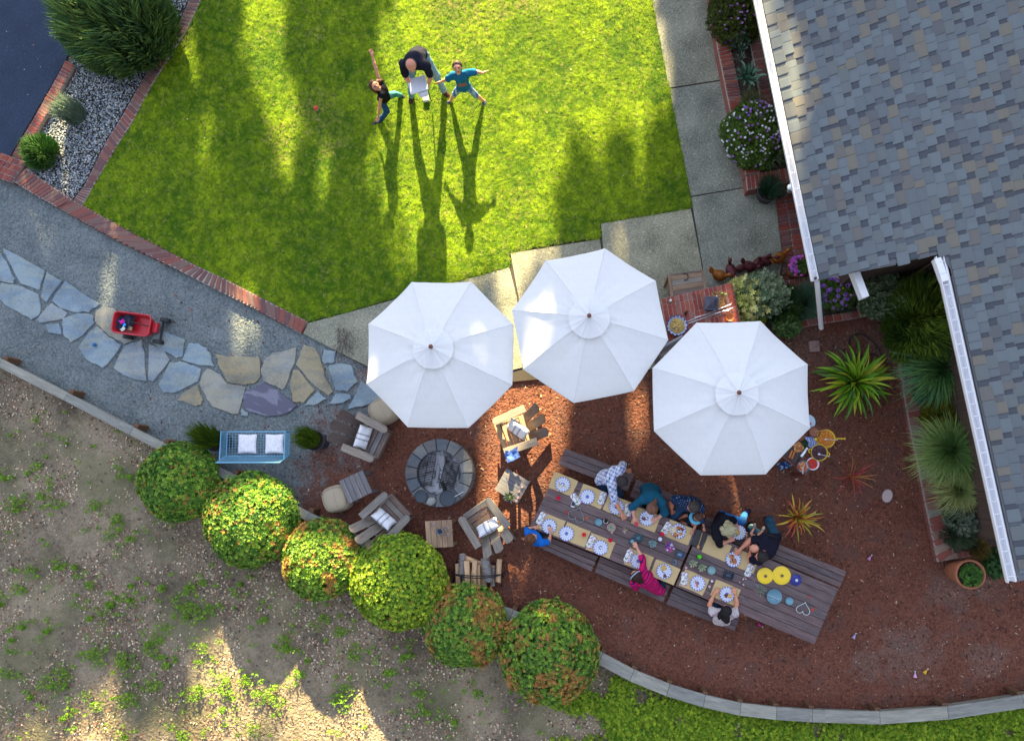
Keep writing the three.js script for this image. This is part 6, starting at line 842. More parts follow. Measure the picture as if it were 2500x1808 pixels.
// serving table with pots
{
  const h = 0.75, B = at(1968, 1163, h), Rr = at(2042, 1074, h), Lf = at(1903, 1109, h), q = [Lf.clone().add(Rr).sub(B), Rr, B, Lf], c = Lf.clone().lerp(Rr, 0.5), t = thing('serving_table', 'red brown wooden serving table half under the right umbrella', 'table', V(c.x, 0, c.z)), wm = [[0.36, 0.085, 0.045], [0.42, 0.12, 0.05], [0.30, 0.07, 0.045]].map((k) => mat(k, 0.55, { map: bumpGrain }));
  plankTop(t, q, h, 0.03, 6, wm, rng(4)); for (const k of q) { const p = k.clone().lerp(c, 0.08); wpart(t, 'leg', box(0.06, h - 0.031, 0.06, V(p.x, (h - 0.031) / 2, p.z), 0.6, 0.004), wm[2]); }
  const E = mat([0.68, 0.46, 0.03], 0.25), T = h + 0.004;
  { const o = thing('skillet', 'yellow enamel pan of orange rice on the serving table', 'pan', at(2014, 1071, T)); part(o, 'pan', bowlGeo(0.172, 0.06), E); part(o, 'handle', [tube([V(0.16, 0.055, 0), V(0.24, 0.065, 0), V(0.325, 0.065, 0)], 0.014, 16, 6), ball(0.02, V(0.33, 0.065, 0))], E); part(o, 'lip', ball(0.03, V(-0.175, 0.05, 0), 1, 0.5, 1.4, 10), E); part(o, 'rice', lathe([[0, 0.05], [0.1, 0.047], [0.15, 0.04]].map((k) => k), 30), mat([0.62, 0.25, 0.03], 0.8)); swarm(o, 'rice_grains', cube, chipMat, heap(0.15, 0.044, 700, cube, [[0.70, 0.30, 0.03], [0.60, 0.20, 0.02], [0.74, 0.42, 0.10], [0.55, 0.10, 0.02]], 5, 0.008, 0.018, 0.06)); part(o, 'spoon', [bar(V(0.02, 0.06, 0.01), V(0.2, 0.085, 0.03), 0.005, 6), ball(0.02, V(0.0, 0.055, 0.01), 1.5, 0.4, 1)], steel); }
  { const o = thing('casserole_pot', 'yellow rimmed pot of dark beans with a steel ladle', 'pot', at(1996, 1105, T)); part(o, 'pot', lathe([[0, 0], [0.13, 0], [0.145, 0.1], [0.152, 0.105], [0.138, 0.106], [0.125, 0.012], [0, 0.012]], 36), E); part(o, 'beans', new THREE.CircleGeometry(0.136, 30).rotateX(-Math.PI / 2).translate(0, 0.085, 0), mat([0.065, 0.012, 0.022], 0.25)); swarm(o, 'bean_lumps', pebbleGeo, chipMat, heap(0.125, 0.084, 160, 0, [[0.09, 0.015, 0.03], [0.05, 0.01, 0.02]], 8, 0.012, 0.022, 0.02)); for (const s of [-1, 1]) part(o, 'handle', placed(new THREE.TorusGeometry(0.035, 0.011, 7, 16, Math.PI), V(s * 0.148, 0.09, s * 0.03), s > 0 ? -0.3 : -0.3 + Math.PI, Math.PI / 2, -Math.PI / 2), E); part(o, 'ladle', [bar(V(0.01, 0.095, 0.03), V(0.17, 0.125, 0.075), 0.005, 6), ball(0.022, V(0, 0.09, 0.028), 1.3, 0.5, 1)], steel); }
  const bowlOf = (label, px, py, R, m, cols, n, s, seed, spoon) => { const o = thing('salsa_bowl', label, 'bowl', at(px, py, T)); part(o, 'bowl', bowlGeo(R, 0.065, 0.01), m); part(o, 'salsa', new THREE.CircleGeometry(R * 0.82, 26).rotateX(-Math.PI / 2).translate(0, 0.044, 0), mat(cols[0], 0.35)); swarm(o, 'salsa_bits', cube, chipMat, heap(R * 0.74, 0.043, n, 0, cols, seed, s * 0.6, s, 0.1)); if (spoon) part(o, 'spoon', bar(V(0, 0.06, 0.01), V(-0.02, 0.09, 0.13), 0.007, 6), mat([0.75, 0.76, 0.8], 0.3)); };
  bowlOf('white bowl of bright red salsa on the serving table', 1982, 1132, 0.118, mat([0.75, 0.72, 0.78], 0.3), [[0.62, 0.035, 0.02], [0.7, 0.06, 0.03]], 90, 0.02, 5, false); bowlOf('grey stone bowl of chunky red and yellow salsa', 1958.5, 1139, 0.115, mat([0.14, 0.17, 0.19], 0.9), [[0.45, 0.1, 0.06], [0.65, 0.25, 0.12], [0.6, 0.08, 0.04], [0.62, 0.5, 0.25]], 90, 0.03, 6, true);
  { const o = thing('clay_bowl', 'dark clay bowl of brown sauce with a wooden spoon', 'bowl', at(1986, 1055, T)); part(o, 'bowl', bowlGeo(0.105, 0.07, 0.012), mat([0.16, 0.06, 0.035], 0.5)); part(o, 'sauce', new THREE.CircleGeometry(0.085, 24).rotateX(-Math.PI / 2).translate(0, 0.048, 0), mat([0.26, 0.075, 0.02], 0.3)); part(o, 'spoon', bar(V(0, 0.06, -0.01), V(0.2, 0.1, -0.04), 0.006, 6), mat([0.5, 0.3, 0.1], 0.6)); }
  { const g = box(0.34, 0.018, 0.3, at(1941, 1103, T + 0.01), 0.85, 0.005); solo('carving_board', g, mat([0.10, 0.055, 0.05], 0.6, { map: bumpGrain }), 'dark carving board with meat on the serving table', 'carving board'); const r = rng(5); const sausage = (px, py, L, ry, c, label) => { const k = new THREE.CapsuleGeometry(0.016, L, 5, 10); k.rotateZ(Math.PI / 2); solo('sausage', placed(k, at(px, py, T + 0.035), ry), mat(c, 0.5), label, 'sausage', 'sausages on the carving board'); }; sausage(1931, 1108, 0.12, 1.15, [0.55, 0.20, 0.05], 'left orange sausage on the carving board'); sausage(1937, 1110, 0.13, 1.15, [0.60, 0.18, 0.04], 'right orange sausage on the carving board');
    const mt = thing('sliced_meat', 'heap of golden shredded meat on the carving board', 'food', at(1950, 1092, T + 0.02)); swarm(mt, 'shreds', cube, chipMat, heap(0.09, 0.005, 110, 0, [[0.50, 0.24, 0.08], [0.62, 0.36, 0.15], [0.4, 0.14, 0.05]], 7, 0.02, 0.04, 0.35)); part(mt, 'slab', ball(0.085, V(0, 0.0, 0), 1, 0.25, 1, 14), mat([0.42, 0.18, 0.06], 0.6));
    const hb = thing('herb_bunch', 'dark green herbs beside the shredded meat', 'food', at(1963, 1083, T + 0.01)); const l = []; for (let i = 0; i < 70; i++) { const a = r() * 6.28, d = Math.sqrt(r()) * 0.06; l.push([trs(V(Math.cos(a) * d, 0.01 + r() * 0.03, Math.sin(a) * d), rr(r, -0.5, 0.5), r() * 6, 0, 0.03), jitter(r, [0.02, 0.06, 0.025], 0.3)]); } swarm(hb, 'herb_leaves', spriteLeaf, leafMat, l);
    const kn = thing('knife', 'large carving knife lying across the serving table', 'knife', at(1961, 1108, T + 0.024), undefined, 0.92); part(kn, 'blade', box(0.2, 0.003, 0.04, V(0.04, 0, 0), 0, 0.001), mat([0.7, 0.75, 0.82], 0.25, { metalness: 0.5 })); part(kn, 'handle', box(0.11, 0.02, 0.026, V(-0.11, 0, 0), 0, 0.005), blackIron); }
  { const g = clothGeo(0.16, 0.22, 44, (x, z) => (Math.sin(x * 160) > 0.1) !== (Math.sin(z * 160) > 0.1) ? [0.03, 0.06, 0.42] : [0.5, 0.58, 0.7], 0.02); placed(g, at(1981, 1075, T + 0.004), 0.5); solo('checked_cloth', g, fabric, 'blue and white checked cloth between the pots on the serving table', 'cloth'); }
  { const o = thing('glass_plate', 'pale glass plate with strawberries at the umbrella edge', 'plate', at(1972, 1030, T)); part(o, 'plate', plateGeo, mat([0.42, 0.56, 0.66], 0.15)); for (const [x, z] of [[0, 0], [0.04, 0.03], [-0.02, 0.04]]) part(o, 'strawberry', ball(0.02, V(x, 0.025, z), 1, 1.1, 1, 10), mat([0.55, 0.02, 0.03], 0.4)); }
  { const g = clothGeo(0.26, 0.14, 71, (x, z) => vn(x * 40, z * 40, 3) > 0.66 ? [0.3, 0.45, 0.6] : [0.015, 0.06, 0.20], 0.04); placed(g, at(1915, 1134, 0.02), 0.4); solo('blue_cloth', g, fabric, 'crumpled dark blue cloth on the mulch under the serving table', 'cloth'); }
}

// ---------- laid tables ----------
const TT = 0.752, tAng = (k) => -(k === 1 ? 22 : 23.2) * Math.PI / 180;
const kraft = mat([0.56, 0.41, 0.20], 0.95, { map: canvasTex });
const mats_ = [[1375, 1181, 1, 'upper left corner mat of the left table, under the half eaten tortilla plate'], [1446, 1211, 1, 'mat on the upper side of the left table under a clean plate'], [1508, 1236, 1, 'mat under the reaching arm of the person in plaid'], [1577, 1268, 1, 'mat under the plate of the woman in teal'], [1658, 1299, 1, 'mat under the heaped plate of the toddler'], [1345, 1280, 1, 'mat of the child in the blue shirt'], [1406, 1305, 1, 'mat with a lone clean plate and a red cup on the left table'], [1466, 1331, 1, 'lower mat with a fork on its plate, beside a red cup'], [1560, 1368, 1, 'mat of the girl in the striped magenta top'], [1624, 1396, 1, 'mat at the lower right corner of the left table'], [1750, 1339, 2, 'empty mat on the upper side of the right table'], [1817, 1368, 2, 'mat under the plate of the man in black'], [1695, 1421, 2, 'mat at the lower left corner of the right table'], [1771, 1446, 2, 'mat of the girl in the white top']];
for (const [px, py, k, w] of mats_) { const r = rng(px), p = at(px, py, TT), W = 0.465, D = 0.315, pts = []; const cor = [[-W / 2, -D / 2], [W / 2, -D / 2], [W / 2, D / 2], [-W / 2, D / 2]]; for (let i = 0; i < 4; i++) for (let j = 0; j < 4; j++) { const a = cor[i], b = cor[(i + 1) % 4], x = lerp(a[0], b[0], j / 4) + rr(r, -0.004, 0.004), z = lerp(a[1], b[1], j / 4) + rr(r, -0.004, 0.004); pts.push(V(x, 0, z)); } const g = slab(pts.map((q) => q.applyAxisAngle(V(0, 1, 0), tAng(k) + rr(r, -0.03, 0.03)).add(p)), TT - 0.0005, TT + 0.0025, 0.001); solo('placemat', g, kraft, 'brown paper ' + w, 'placemat', 'brown paper placemats'); }
// plates
const TP = TT + 0.004;
const foods = { rice: [[0.68, 0.45, 0.12], [0.7, 0.5, 0.2]], mix: [[0.55, 0.18, 0.04], [0.65, 0.42, 0.1], [0.5, 0.08, 0.03], [0.2, 0.09, 0.05]], beans: [[0.13, 0.03, 0.03], [0.2, 0.06, 0.04]] };
function plate(px, py, w, o = {}) {
  const t = thing('plate', 'blue and white plate ' + w, 'plate', at(px, py, o.y ?? TP), 'blue and white plates', (px * 7) % 6); part(t, 'plate', plateGeo, plateMat);
  const r = rng(px + 3); (o.food ?? []).forEach(([k, x, z, R, n]) => { const c = new THREE.Group(); const l = heap(R, 0.01, n, 0, foods[k] ?? k, px + R * 999, 0.012, 0.024, 0.28); l.forEach((e) => e[0].premultiply(new THREE.Matrix4().makeTranslation(x, 0, z))); swarm(t, 'food', cube, chipMat, l); });
  if (o.tort) for (const [x, z, R] of o.tort) part(t, 'tortilla', ball(R, V(x, 0.014, z), 1, 0.09, 1, 16), mat([0.68, 0.58, 0.38], 0.9, { map: brickTex }));
  if (o.fork !== undefined) part(t, 'fork', [bar(V(0, 0.022, 0).add(V(Math.cos(o.fork) * 0.02, 0, Math.sin(o.fork) * 0.02)), V(Math.cos(o.fork) * 0.16, 0.028, Math.sin(o.fork) * 0.16), 0.005, 6), box(0.05, 0.004, 0.022, V(Math.cos(o.fork) * 0.01, 0.022, Math.sin(o.fork) * 0.01), -o.fork, 0.001)], mat([0.78, 0.78, 0.8], 0.35));
  if (o.sausage) part(t, 'sausage', placed(new THREE.CapsuleGeometry(0.013, 0.11, 4, 8).rotateX(Math.PI / 2), V(-0.02, 0.022, 0.01), 0.3), mat([0.58, 0.17, 0.05], 0.5));
  t.rotation.y = 0;
}
plate(1374, 1182, 'with tortilla bits, upper left corner of the left table', { tort: [[-0.05, 0.04, 0.032], [0.045, 0.04, 0.03]], food: [[[[0.5, 0.4, 0.2]], -0.06, -0.01, 0.02, 8]], fork: 2.25 });
plate(1434, 1212, 'with no food between two napkins on the left table'); plate(1505, 1237, 'under the bare forearm of the person in plaid');
plate(1579, 1265, 'in front of the woman in teal, with a fork', { food: [['beans', -0.05, 0.0, 0.035, 26]], fork: 3.9 });
plate(1656, 1296, 'heaped with food before the toddler', { tort: [[-0.1, -0.02, 0.068]], food: [['mix', 0.01, -0.06, 0.04, 40], ['mix', 0.05, 0.04, 0.035, 30], ['beans', 0.07, -0.03, 0.03, 20], ['mix', -0.05, 0.07, 0.05, 36]], fork: 0.4 });
plate(1341, 1284, 'of the child in the blue shirt', { tort: [[0.0, 0.03, 0.03]] }); plate(1383, 1302, 'with no food beside the plate of the child in blue'); plate(1466, 1336, 'with only a fork, lower side of the left table', { fork: 0.5 }); plate(1558, 1369, 'half under the striped sleeve of the girl in magenta'); plate(1621, 1394, 'with yellow rice, lower right end of the left table', { food: [['rice', -0.005, -0.06, 0.055, 60], ['beans', 0.02, 0.08, 0.03, 24]], fork: 0.1 });
plate(1803, 1299, 'on the lap of the blond person in black', { y: 0.62, food: [['rice', -0.02, 0, 0.05, 60], [[[0.2, 0.3, 0.05]], -0.04, 0.04, 0.03, 14]] }); plate(1790, 1365, 'with salad under the hand of the man in black', { food: [['mix', 0, 0.03, 0.06, 60], ['mix', -0.03, -0.05, 0.05, 40]] }); plate(1703, 1423, 'holding a single orange sausage', { sausage: true }); plate(1775, 1450, 'between the hands of the girl in the white top', { food: [['rice', 0.05, 0.03, 0.04, 40], ['beans', -0.02, 0.02, 0.03, 20]] });
// napkins
const floral = tex(128, 256, 0.115, 0.24, (u, v) => { const a = fbm(u * 5, v * 10, 3, 3), b = vn(u * 9, v * 18, 8); let c = [0.74, 0.74, 0.77]; if (a > 0.56) c = b > 0.55 ? [0.42, 0.10, 0.36] : [0.20, 0.32, 0.18]; else if (b > 0.78) c = [0.06, 0.07, 0.16]; else if (b < 0.14) c = [0.6, 0.5, 0.2]; return c; });
const napMat = mat([1, 1, 1], 0.95, { map: floral, side: THREE.DoubleSide });
const napGeo = (() => { const g = new THREE.BoxGeometry(0.115, 0.008, 0.235, 6, 1, 10), p = g.attributes.position; for (let i = 0; i < p.count; i++) p.setY(i, p.getY(i) + Math.abs(Math.sin(p.getZ(i) * 18 + p.getX(i) * 25)) * 0.006 + 0.004); g.computeVertexNormals(); return uvXZ(g); })();
for (const [px, py, a, w] of [[1406, 1218, 38, 'half off the second mat beside the dark phone'], [1470, 1216, -20, 'between the second and third plates of the upper side'], [1533, 1245, -5, 'beside the bent arm of the woman in teal'], [1627, 1289, -32, 'next to the heaped plate of the toddler'], [1321, 1265, -28, 'beside the plate of the child in blue'], [1443, 1322, -28, 'left of the lower plate with a fork'], [1534, 1357, -24, 'left of the plate of the girl in stripes'], [1671, 1412, -8, 'left of the plate holding a sausage'], [1829, 1392, -24, 'below the man in black near the yellow lids']]) { const t = thing('napkin', 'flowered paper napkin ' + w, 'napkin', at(px, py, TT + 0.007), 'flowered paper napkins', a * Math.PI / 180); part(t, 'napkin', napGeo, napMat); }
// cups
const cupGeo = lathe([[0, 0], [0.028, 0], [0.038, 0.1], [0.034, 0.1], [0.03, 0.05], [0, 0.05]], 20);
for (const [px, py, c, w, y] of [[1364, 1215, [0.80, 0.015, 0.085], 'red plastic cup below the upper left plate', TT], [1426, 1304, [0.85, 0.03, 0.07], 'red plastic cup on the mat with the lone clean plate', TT], [1490, 1317, [0.80, 0.012, 0.07], 'red plastic cup at the corner of the lower mat with fork', TT], [1615, 1302, [0.8, 0.015, 0.085], 'red plastic cup beside the napkin of the toddler', TT], [1553, 1278, [0.8, 0.12, 0.2], 'pink plastic cup in the hand of the woman in teal', TT + 0.02], [1706, 1357, [0.16, 0.80, 0.03], 'bright green plastic cup at the end of the right table', TT]]) { const t = thing('plastic_cup', w, 'cup', at(px, py, y)); part(t, 'cup', cupGeo, mat(c, 0.35)); }
// centrepieces
const glass = (c, r = 0.08) => phys({ color: rgb(...c), roughness: r, transmission: 0.75, thickness: 0, ior: 1.5 });
const glassBowl = (label, px, py, R, h, c, cat = 'bowl') => { const t = thing('glass_bowl', label, cat, at(px, py, TT)); part(t, 'bowl', bowlGeo(R, h, 0.007), mat(c, 0.12)); return t; };
glassBowl('small turquoise dish near the dark jar on the left table', 1461.5, 1274, 0.07, 0.03, [0.13, 0.27, 0.34]); { const t = glassBowl('large light blue glass bowl near the end of the right table', 1888, 1454, 0.135, 0.08, [0.15, 0.29, 0.36]); part(t, 'fork', bar(V(-0.09, 0.03, -0.02), V(0.08, 0.07, 0.05), 0.005, 6), steel); } glassBowl('small light blue glass dish right of the large glass bowl', 1926, 1466, 0.07, 0.04, [0.16, 0.33, 0.4]); glassBowl('small green glass flower dish on the right table', 1736, 1391, 0.075, 0.05, [0.22, 0.38, 0.38]);
{ const t = thing('jar', 'small dark round jar on the left table', 'jar', at(1479, 1271.5, TT)); part(t, 'jar', lathe([[0, 0], [0.035, 0], [0.045, 0.05], [0.04, 0.08], [0.034, 0.08], [0.036, 0.04], [0, 0.03]], 20), mat([0.03, 0.02, 0.022], 0.3)); part(t, 'rim', new THREE.TorusGeometry(0.038, 0.005, 6, 24, 4).rotateX(Math.PI / 2).translate(0, 0.082, 0), mat([0.6, 0.58, 0.56], 0.4)); }
const succ = (parent, y, R, n, cols, seed) => { const r = rng(seed), l = []; for (let i = 0; i < n; i++) { const f = i / n, a = i * 2.4, g = blade([0.2, 0.2, 0.4, 5]); l.push([new THREE.Matrix4().compose(V(0, y, 0), new THREE.Quaternion().setFromEuler(new THREE.Euler(0, a, lerp(1.1, 0, f), 'YZX')), V(1, 1, 1).multiplyScalar(R * (0.5 + 0.5 * f))), jitter(r, cols[i % cols.length], 0.15)]); } return swarm(parent, 'leaves', blade([0.2, 0.2, 0.4, 5]), leafMat, l); };
{ const t = thing('succulent_bowl', 'pink rimmed bowl with pale green succulent on the left table', 'plant', at(1492.5, 1286.5, TT)); part(t, 'bowl', bowlGeo(0.08, 0.06, 0.012), mat([0.55, 0.34, 0.30], 0.6)); succ(t, 0.045, 0.07, 34, [[0.24, 0.42, 0.28], [0.3, 0.48, 0.36]], 1); }
const tea = (px, py, w, y = TT, c = [0.58, 0.36, 0.34]) => { const t = thing('tealight', w, 'candle', at(px, py, y)); part(t, 'cup', lathe([[0, 0], [0.022, 0], [0.024, 0.02], [0.02, 0.02], [0, 0.014]], 16), mat(c, 0.4)); part(t, 'wick', bar(V(0, 0.012, 0), V(0, 0.024, 0), 0.0015, 4), blackIron); };
tea(1494, 1299, 'pinkish tealight below the pink rimmed succulent bowl'); tea(1675, 1385, 'pink tealight left of the succulents on the right table'); tea(1666, 1399, 'grey pink tealight beside the napkin by the sausage plate', TT, [0.4, 0.36, 0.36]); tea(1738, 1418, 'pale tealight right of the sausage plate', TT, [0.66, 0.6, 0.58]); tea(1732, 1431, 'lower pale pink tealight right of the sausage plate'); tea(1275, 1188, 'uppermost tealight on the side table with the small plant', 0.452); tea(1267, 1199, 'second tealight on the side table with the small plant', 0.452); tea(1265, 1214, 'third tealight on the side table with the small plant', 0.452); tea(1261, 1222, 'lowest tealight on the side table with the small plant', 0.452);
{ const t = thing('tin_flowers', 'spiky tin flower ornament below the reaching hand', 'ornament', at(1526, 1294, TT)), r = rng(4), l = []; for (let i = 0; i < 26; i++) { const a = r() * 6.28, L = rr(r, 0.05, 0.1); l.push([aim(V(0, 0.02, 0), V(Math.cos(a), rr(r, 0.15, 0.9), Math.sin(a)), 0, 0.014, L, 0.014), jitter(r, [[0.5, 0.42, 0.25], [0.65, 0.6, 0.5], [0.25, 0.15, 0.08]][i % 3], 0.2)]); } swarm(t, 'spikes', needle, leafMat, l); part(t, 'base', ball(0.03, V(0, 0.02, 0), 1, 0.6, 1, 10), mat([0.25, 0.17, 0.1], 0.4)); }
{ const boxy = (name, label, px, py, w, d, h, ry, c, inner) => { const t = thing(name, label, 'box', at(px, py, TT), undefined, ry), m = mat(c, 0.35); for (const s of [-1, 1]) { part(t, 'side', box(w, h, 0.008, V(0, h / 2, s * (d / 2 - 0.004)), 0, 0.002), m); part(t, 'end', box(0.008, h, d - 0.018, V(s * (w / 2 - 0.004), h / 2, 0), 0, 0.002), m); } part(t, 'bottom', box(w - 0.018, 0.01, d - 0.018, V(0, 0.006, 0), 0, 0.002), m); part(t, 'contents', box(w * 0.5, h * 0.5, d * 0.4, V(-0.01, h * 0.3, 0.004), 0.3, 0.004), mat(inner, 0.4)); };
  boxy('glass_box', 'dark teal square glass box near the middle of the left table', 1559, 1312, 0.14, 0.13, 0.06, -0.15, [0.025, 0.09, 0.12], [0.06, 0.16, 0.2]); boxy('glass_box', 'blue glass box near the right end of the left table', 1660, 1353, 0.15, 0.11, 0.06, -0.4, [0.05, 0.10, 0.18], [0.16, 0.24, 0.34]); boxy('glass_box', 'dark blue box in the middle of the right table', 1778, 1403, 0.17, 0.12, 0.07, -0.3, [0.02, 0.04, 0.07], [0.04, 0.06, 0.1]); boxy('picture_frame', 'small grey glass frame below the blue glass box', 1648, 1372, 0.07, 0.1, 0.02, -0.35, [0.12, 0.15, 0.2], [0.3, 0.34, 0.4]); }
{ const t = thing('serving_tray', 'black tray with a wooden spoon between the two tables', 'tray', at(1706, 1315, TT), undefined, -0.45 + Math.PI / 2); part(t, 'tray', box(0.30, 0.02, 0.2, V(0, 0.011, 0), 0, 0.006), mat([0.022, 0.022, 0.025], 0.5)); }
{ const a = at(1705, 1333, TT + 0.035), b = at(1715, 1299, TT + 0.05), t = thing('wooden_spoon', 'wooden spoon lying on the black tray', 'spoon', a); part(t, 'handle', bar(V(0, 0, 0), b.clone().sub(a), 0.007, 6), mat([0.55, 0.28, 0.10], 0.6)); part(t, 'bowl', ball(0.026, V(0, 0, 0.012), 1, 0.4, 1.4, 12), mat([0.55, 0.25, 0.09], 0.6)); }
for (const [px, py, w, c] of [[1592.5, 1325.5, 'blue green succulent at the middle of the left table', [[0.16, 0.27, 0.27], [0.24, 0.36, 0.36]]], [1690, 1373, 'cream and green succulent at the left end of the right table', [[0.36, 0.38, 0.22], [0.14, 0.24, 0.14], [0.45, 0.42, 0.3]]], [1712, 1383, 'cream and green succulent between another and the green glass dish', [[0.3, 0.36, 0.2], [0.10, 0.2, 0.10], [0.42, 0.4, 0.28]]]]) { const t = thing('succulent', w, 'plant', at(px, py, TT)); part(t, 'pot', lathe([[0, 0], [0.04, 0], [0.05, 0.05], [0.042, 0.05], [0, 0.04]], 18), mat([0.12, 0.12, 0.12], 0.6)); succ(t, 0.05, 0.1, 44, c, px); }
{ const t = thing('candle', 'short white candle in the middle of the left table', 'candle', at(1611, 1315, TT)); part(t, 'wax', lathe([[0, 0], [0.034, 0], [0.034, 0.07], [0.028, 0.074], [0, 0.066]], 20), mat([0.66, 0.68, 0.82], 0.5)); part(t, 'wick', bar(V(0, 0.066, 0), V(0, 0.085, 0), 0.002, 4), blackIron); }
{ const t = thing('flower_vase', 'dark blue vase of purple and white flowers on the left table', 'flowers', at(1633, 1333, TT)), r = rng(2), l = []; part(t, 'vase', lathe([[0, 0], [0.05, 0], [0.065, 0.05], [0.06, 0.1], [0.05, 0.1], [0, 0.09]], 20), mat([0.04, 0.04, 0.16], 0.2)); for (let i = 0; i < 40; i++) { const a = r() * 6.28, d = Math.sqrt(r()) * 0.085; l.push([trs(V(Math.cos(a) * d, rr(r, 0.11, 0.16), Math.sin(a) * d), rr(r, -0.6, 0.6), r() * 6, 0, rr(r, 0.015, 0.028)), jitter(r, [[0.36, 0.08, 0.36], [0.6, 0.6, 0.7], [0.12, 0.08, 0.3], [0.5, 0.05, 0.2]][i % 4], 0.15)]); } swarm(t, 'flower_heads', petal, petalMat, l); }
{ const t = thing('candle_jar', 'round green candle jar under the hand of the girl in stripes', 'candle', at(1543, 1320, TT)); part(t, 'jar', lathe([[0, 0], [0.05, 0], [0.06, 0.05], [0.05, 0.08], [0.044, 0.08], [0, 0.06]], 22), mat([0.02, 0.08, 0.16], 0.2)); part(t, 'wax', new THREE.CircleGeometry(0.044, 18).rotateX(-Math.PI / 2).translate(0, 0.072, 0), mat([0.2, 0.34, 0.22], 0.5)); }
{ const t = thing('phone', 'dark phone lying beside a flowered napkin', 'phone', at(1400, 1229, TT), undefined, -0.3); part(t, 'body', box(0.07, 0.008, 0.135, V(0, 0.005, 0), 0, 0.003), mat([0.66, 0.68, 0.72], 0.3)); part(t, 'screen', box(0.06, 0.002, 0.1, V(0, 0.0105, -0.006), 0, 0.0005), mat([0.01, 0.02, 0.045], 0.1)); }
// heart-shaped wire forms
function heart(px, py, s, ry, label, c) { const t = thing('heart_ornament', label, 'ornament', at(px, py, TT + 0.012), 'wire hearts on the tables', ry), l = []; for (let i = 0; i < 48; i++) { const a = i / 48 * 6.283, x = 16 * Math.sin(a) ** 3, y = 13 * Math.cos(a) - 5 * Math.cos(2 * a) - 2 * Math.cos(3 * a) - Math.cos(4 * a); l.push(V(x / 16 * s, 0, y / 16 * s)); } part(t, 'wire', tube(l, 0.007, 120, 6, true), mat(c, 0.4, { metalness: 0.6 })); }
heart(1408, 1257, 0.148, -0.42, 'grey heart shaped wire ring on the left table', [0.25, 0.27, 0.30]); heart(1962, 1486, 0.12, -0.3, 'pale heart shaped wire ring at the bare end of the right table', [0.55, 0.62, 0.62]);
for (const [px, py, c, w] of [[1383, 1250, [0.30, 0.04, 0.03], 'dark red maple leaf left of the grey heart'], [1433, 1264, [0.36, 0.09, 0.02], 'orange brown maple leaf right of the grey heart'], [1984, 1488, [0.38, 0.06, 0.03], 'red maple leaf beside the pale heart'], [1976, 1457, [0.24, 0.07, 0.06], 'faint red leaf near the end of the right table']]) { const pts = []; for (let i = 0; i < 20; i++) { const a = i / 20 * 6.283, r = 0.045 * (i % 4 === 0 ? 1 : i % 2 ? 0.6 : 0.78); pts.push(V(Math.cos(a) * r, 0, Math.sin(a) * r)); } const g = slab(pts.map((q) => q.add(at(px, py, TT))), TT + 0.001, TT + 0.004, 0.001); solo('maple_leaf', g, mat(c, 0.8), w, 'leaf', 'fallen leaves on the tables'); }
// lids
for (const [px, py, R, c, k, w] of [[1868, 1405, 0.145, [0.90, 0.62, 0.02], [0.1, 0.07, 0.05], 'smaller yellow enamel lid with black knob'], [1908, 1404, 0.165, [0.90, 0.62, 0.02], [0.1, 0.07, 0.05], 'larger yellow enamel lid with black knob'], [1943, 1415, 0.1, [0.015, 0.02, 0.22], [0.6, 0.62, 0.66], 'deep blue enamel lid with silver knob']]) { const t = thing('pot_lid', w, 'lid', at(px, py, TT)); part(t, 'lid', lathe([[0, 0.032], [R * 0.55, 0.03], [R * 0.82, 0.022], [R * 0.86, 0.014], [R * 0.9, 0.016], [R, 0.012], [R, 0.004], [0, 0.004]].reverse(), 44), mat(c, 0.28)); part(t, 'knob', lathe([[0, 0.03], [0.012, 0.03], [0.012, 0.045], [0.026, 0.05], [0.024, 0.06], [0, 0.062]].reverse(), 20), mat(k, 0.3)); }
{ const t = thing('ornament_bunch', 'cluster of small white berries on twigs on the right table', 'ornament', at(1816, 1418, TT)), r = rng(9); for (let i = 0; i < 9; i++) { const a = rr(r, 0, 6.28), d = rr(r, 0.02, 0.09); part(t, 'berry', ball(0.011, V(Math.cos(a) * d, rr(r, 0.02, 0.05), Math.sin(a) * d * 0.7)), mat(i % 3 ? [0.68, 0.66, 0.66] : [0.3, 0.08, 0.06], 0.4)); } part(t, 'twig', [bar(V(-0.09, 0.01, 0.03), V(0.08, 0.03, -0.05), 0.003, 4), bar(V(-0.06, 0.01, -0.03), V(0.05, 0.03, 0.05), 0.003, 4)], mat([0.15, 0.1, 0.07], 0.8)); }
rosette('air_plant', 'curly green air plant in a wire ring beside the large glass bowl', 'plant', 1855, 1437, { n: 16, w: 0.03, len: 0.14, droop: 0.5, up: 1, y: TT, cols: [[0.12, 0.28, 0.12], [0.2, 0.36, 0.2]], seed: 3, stuff: true });
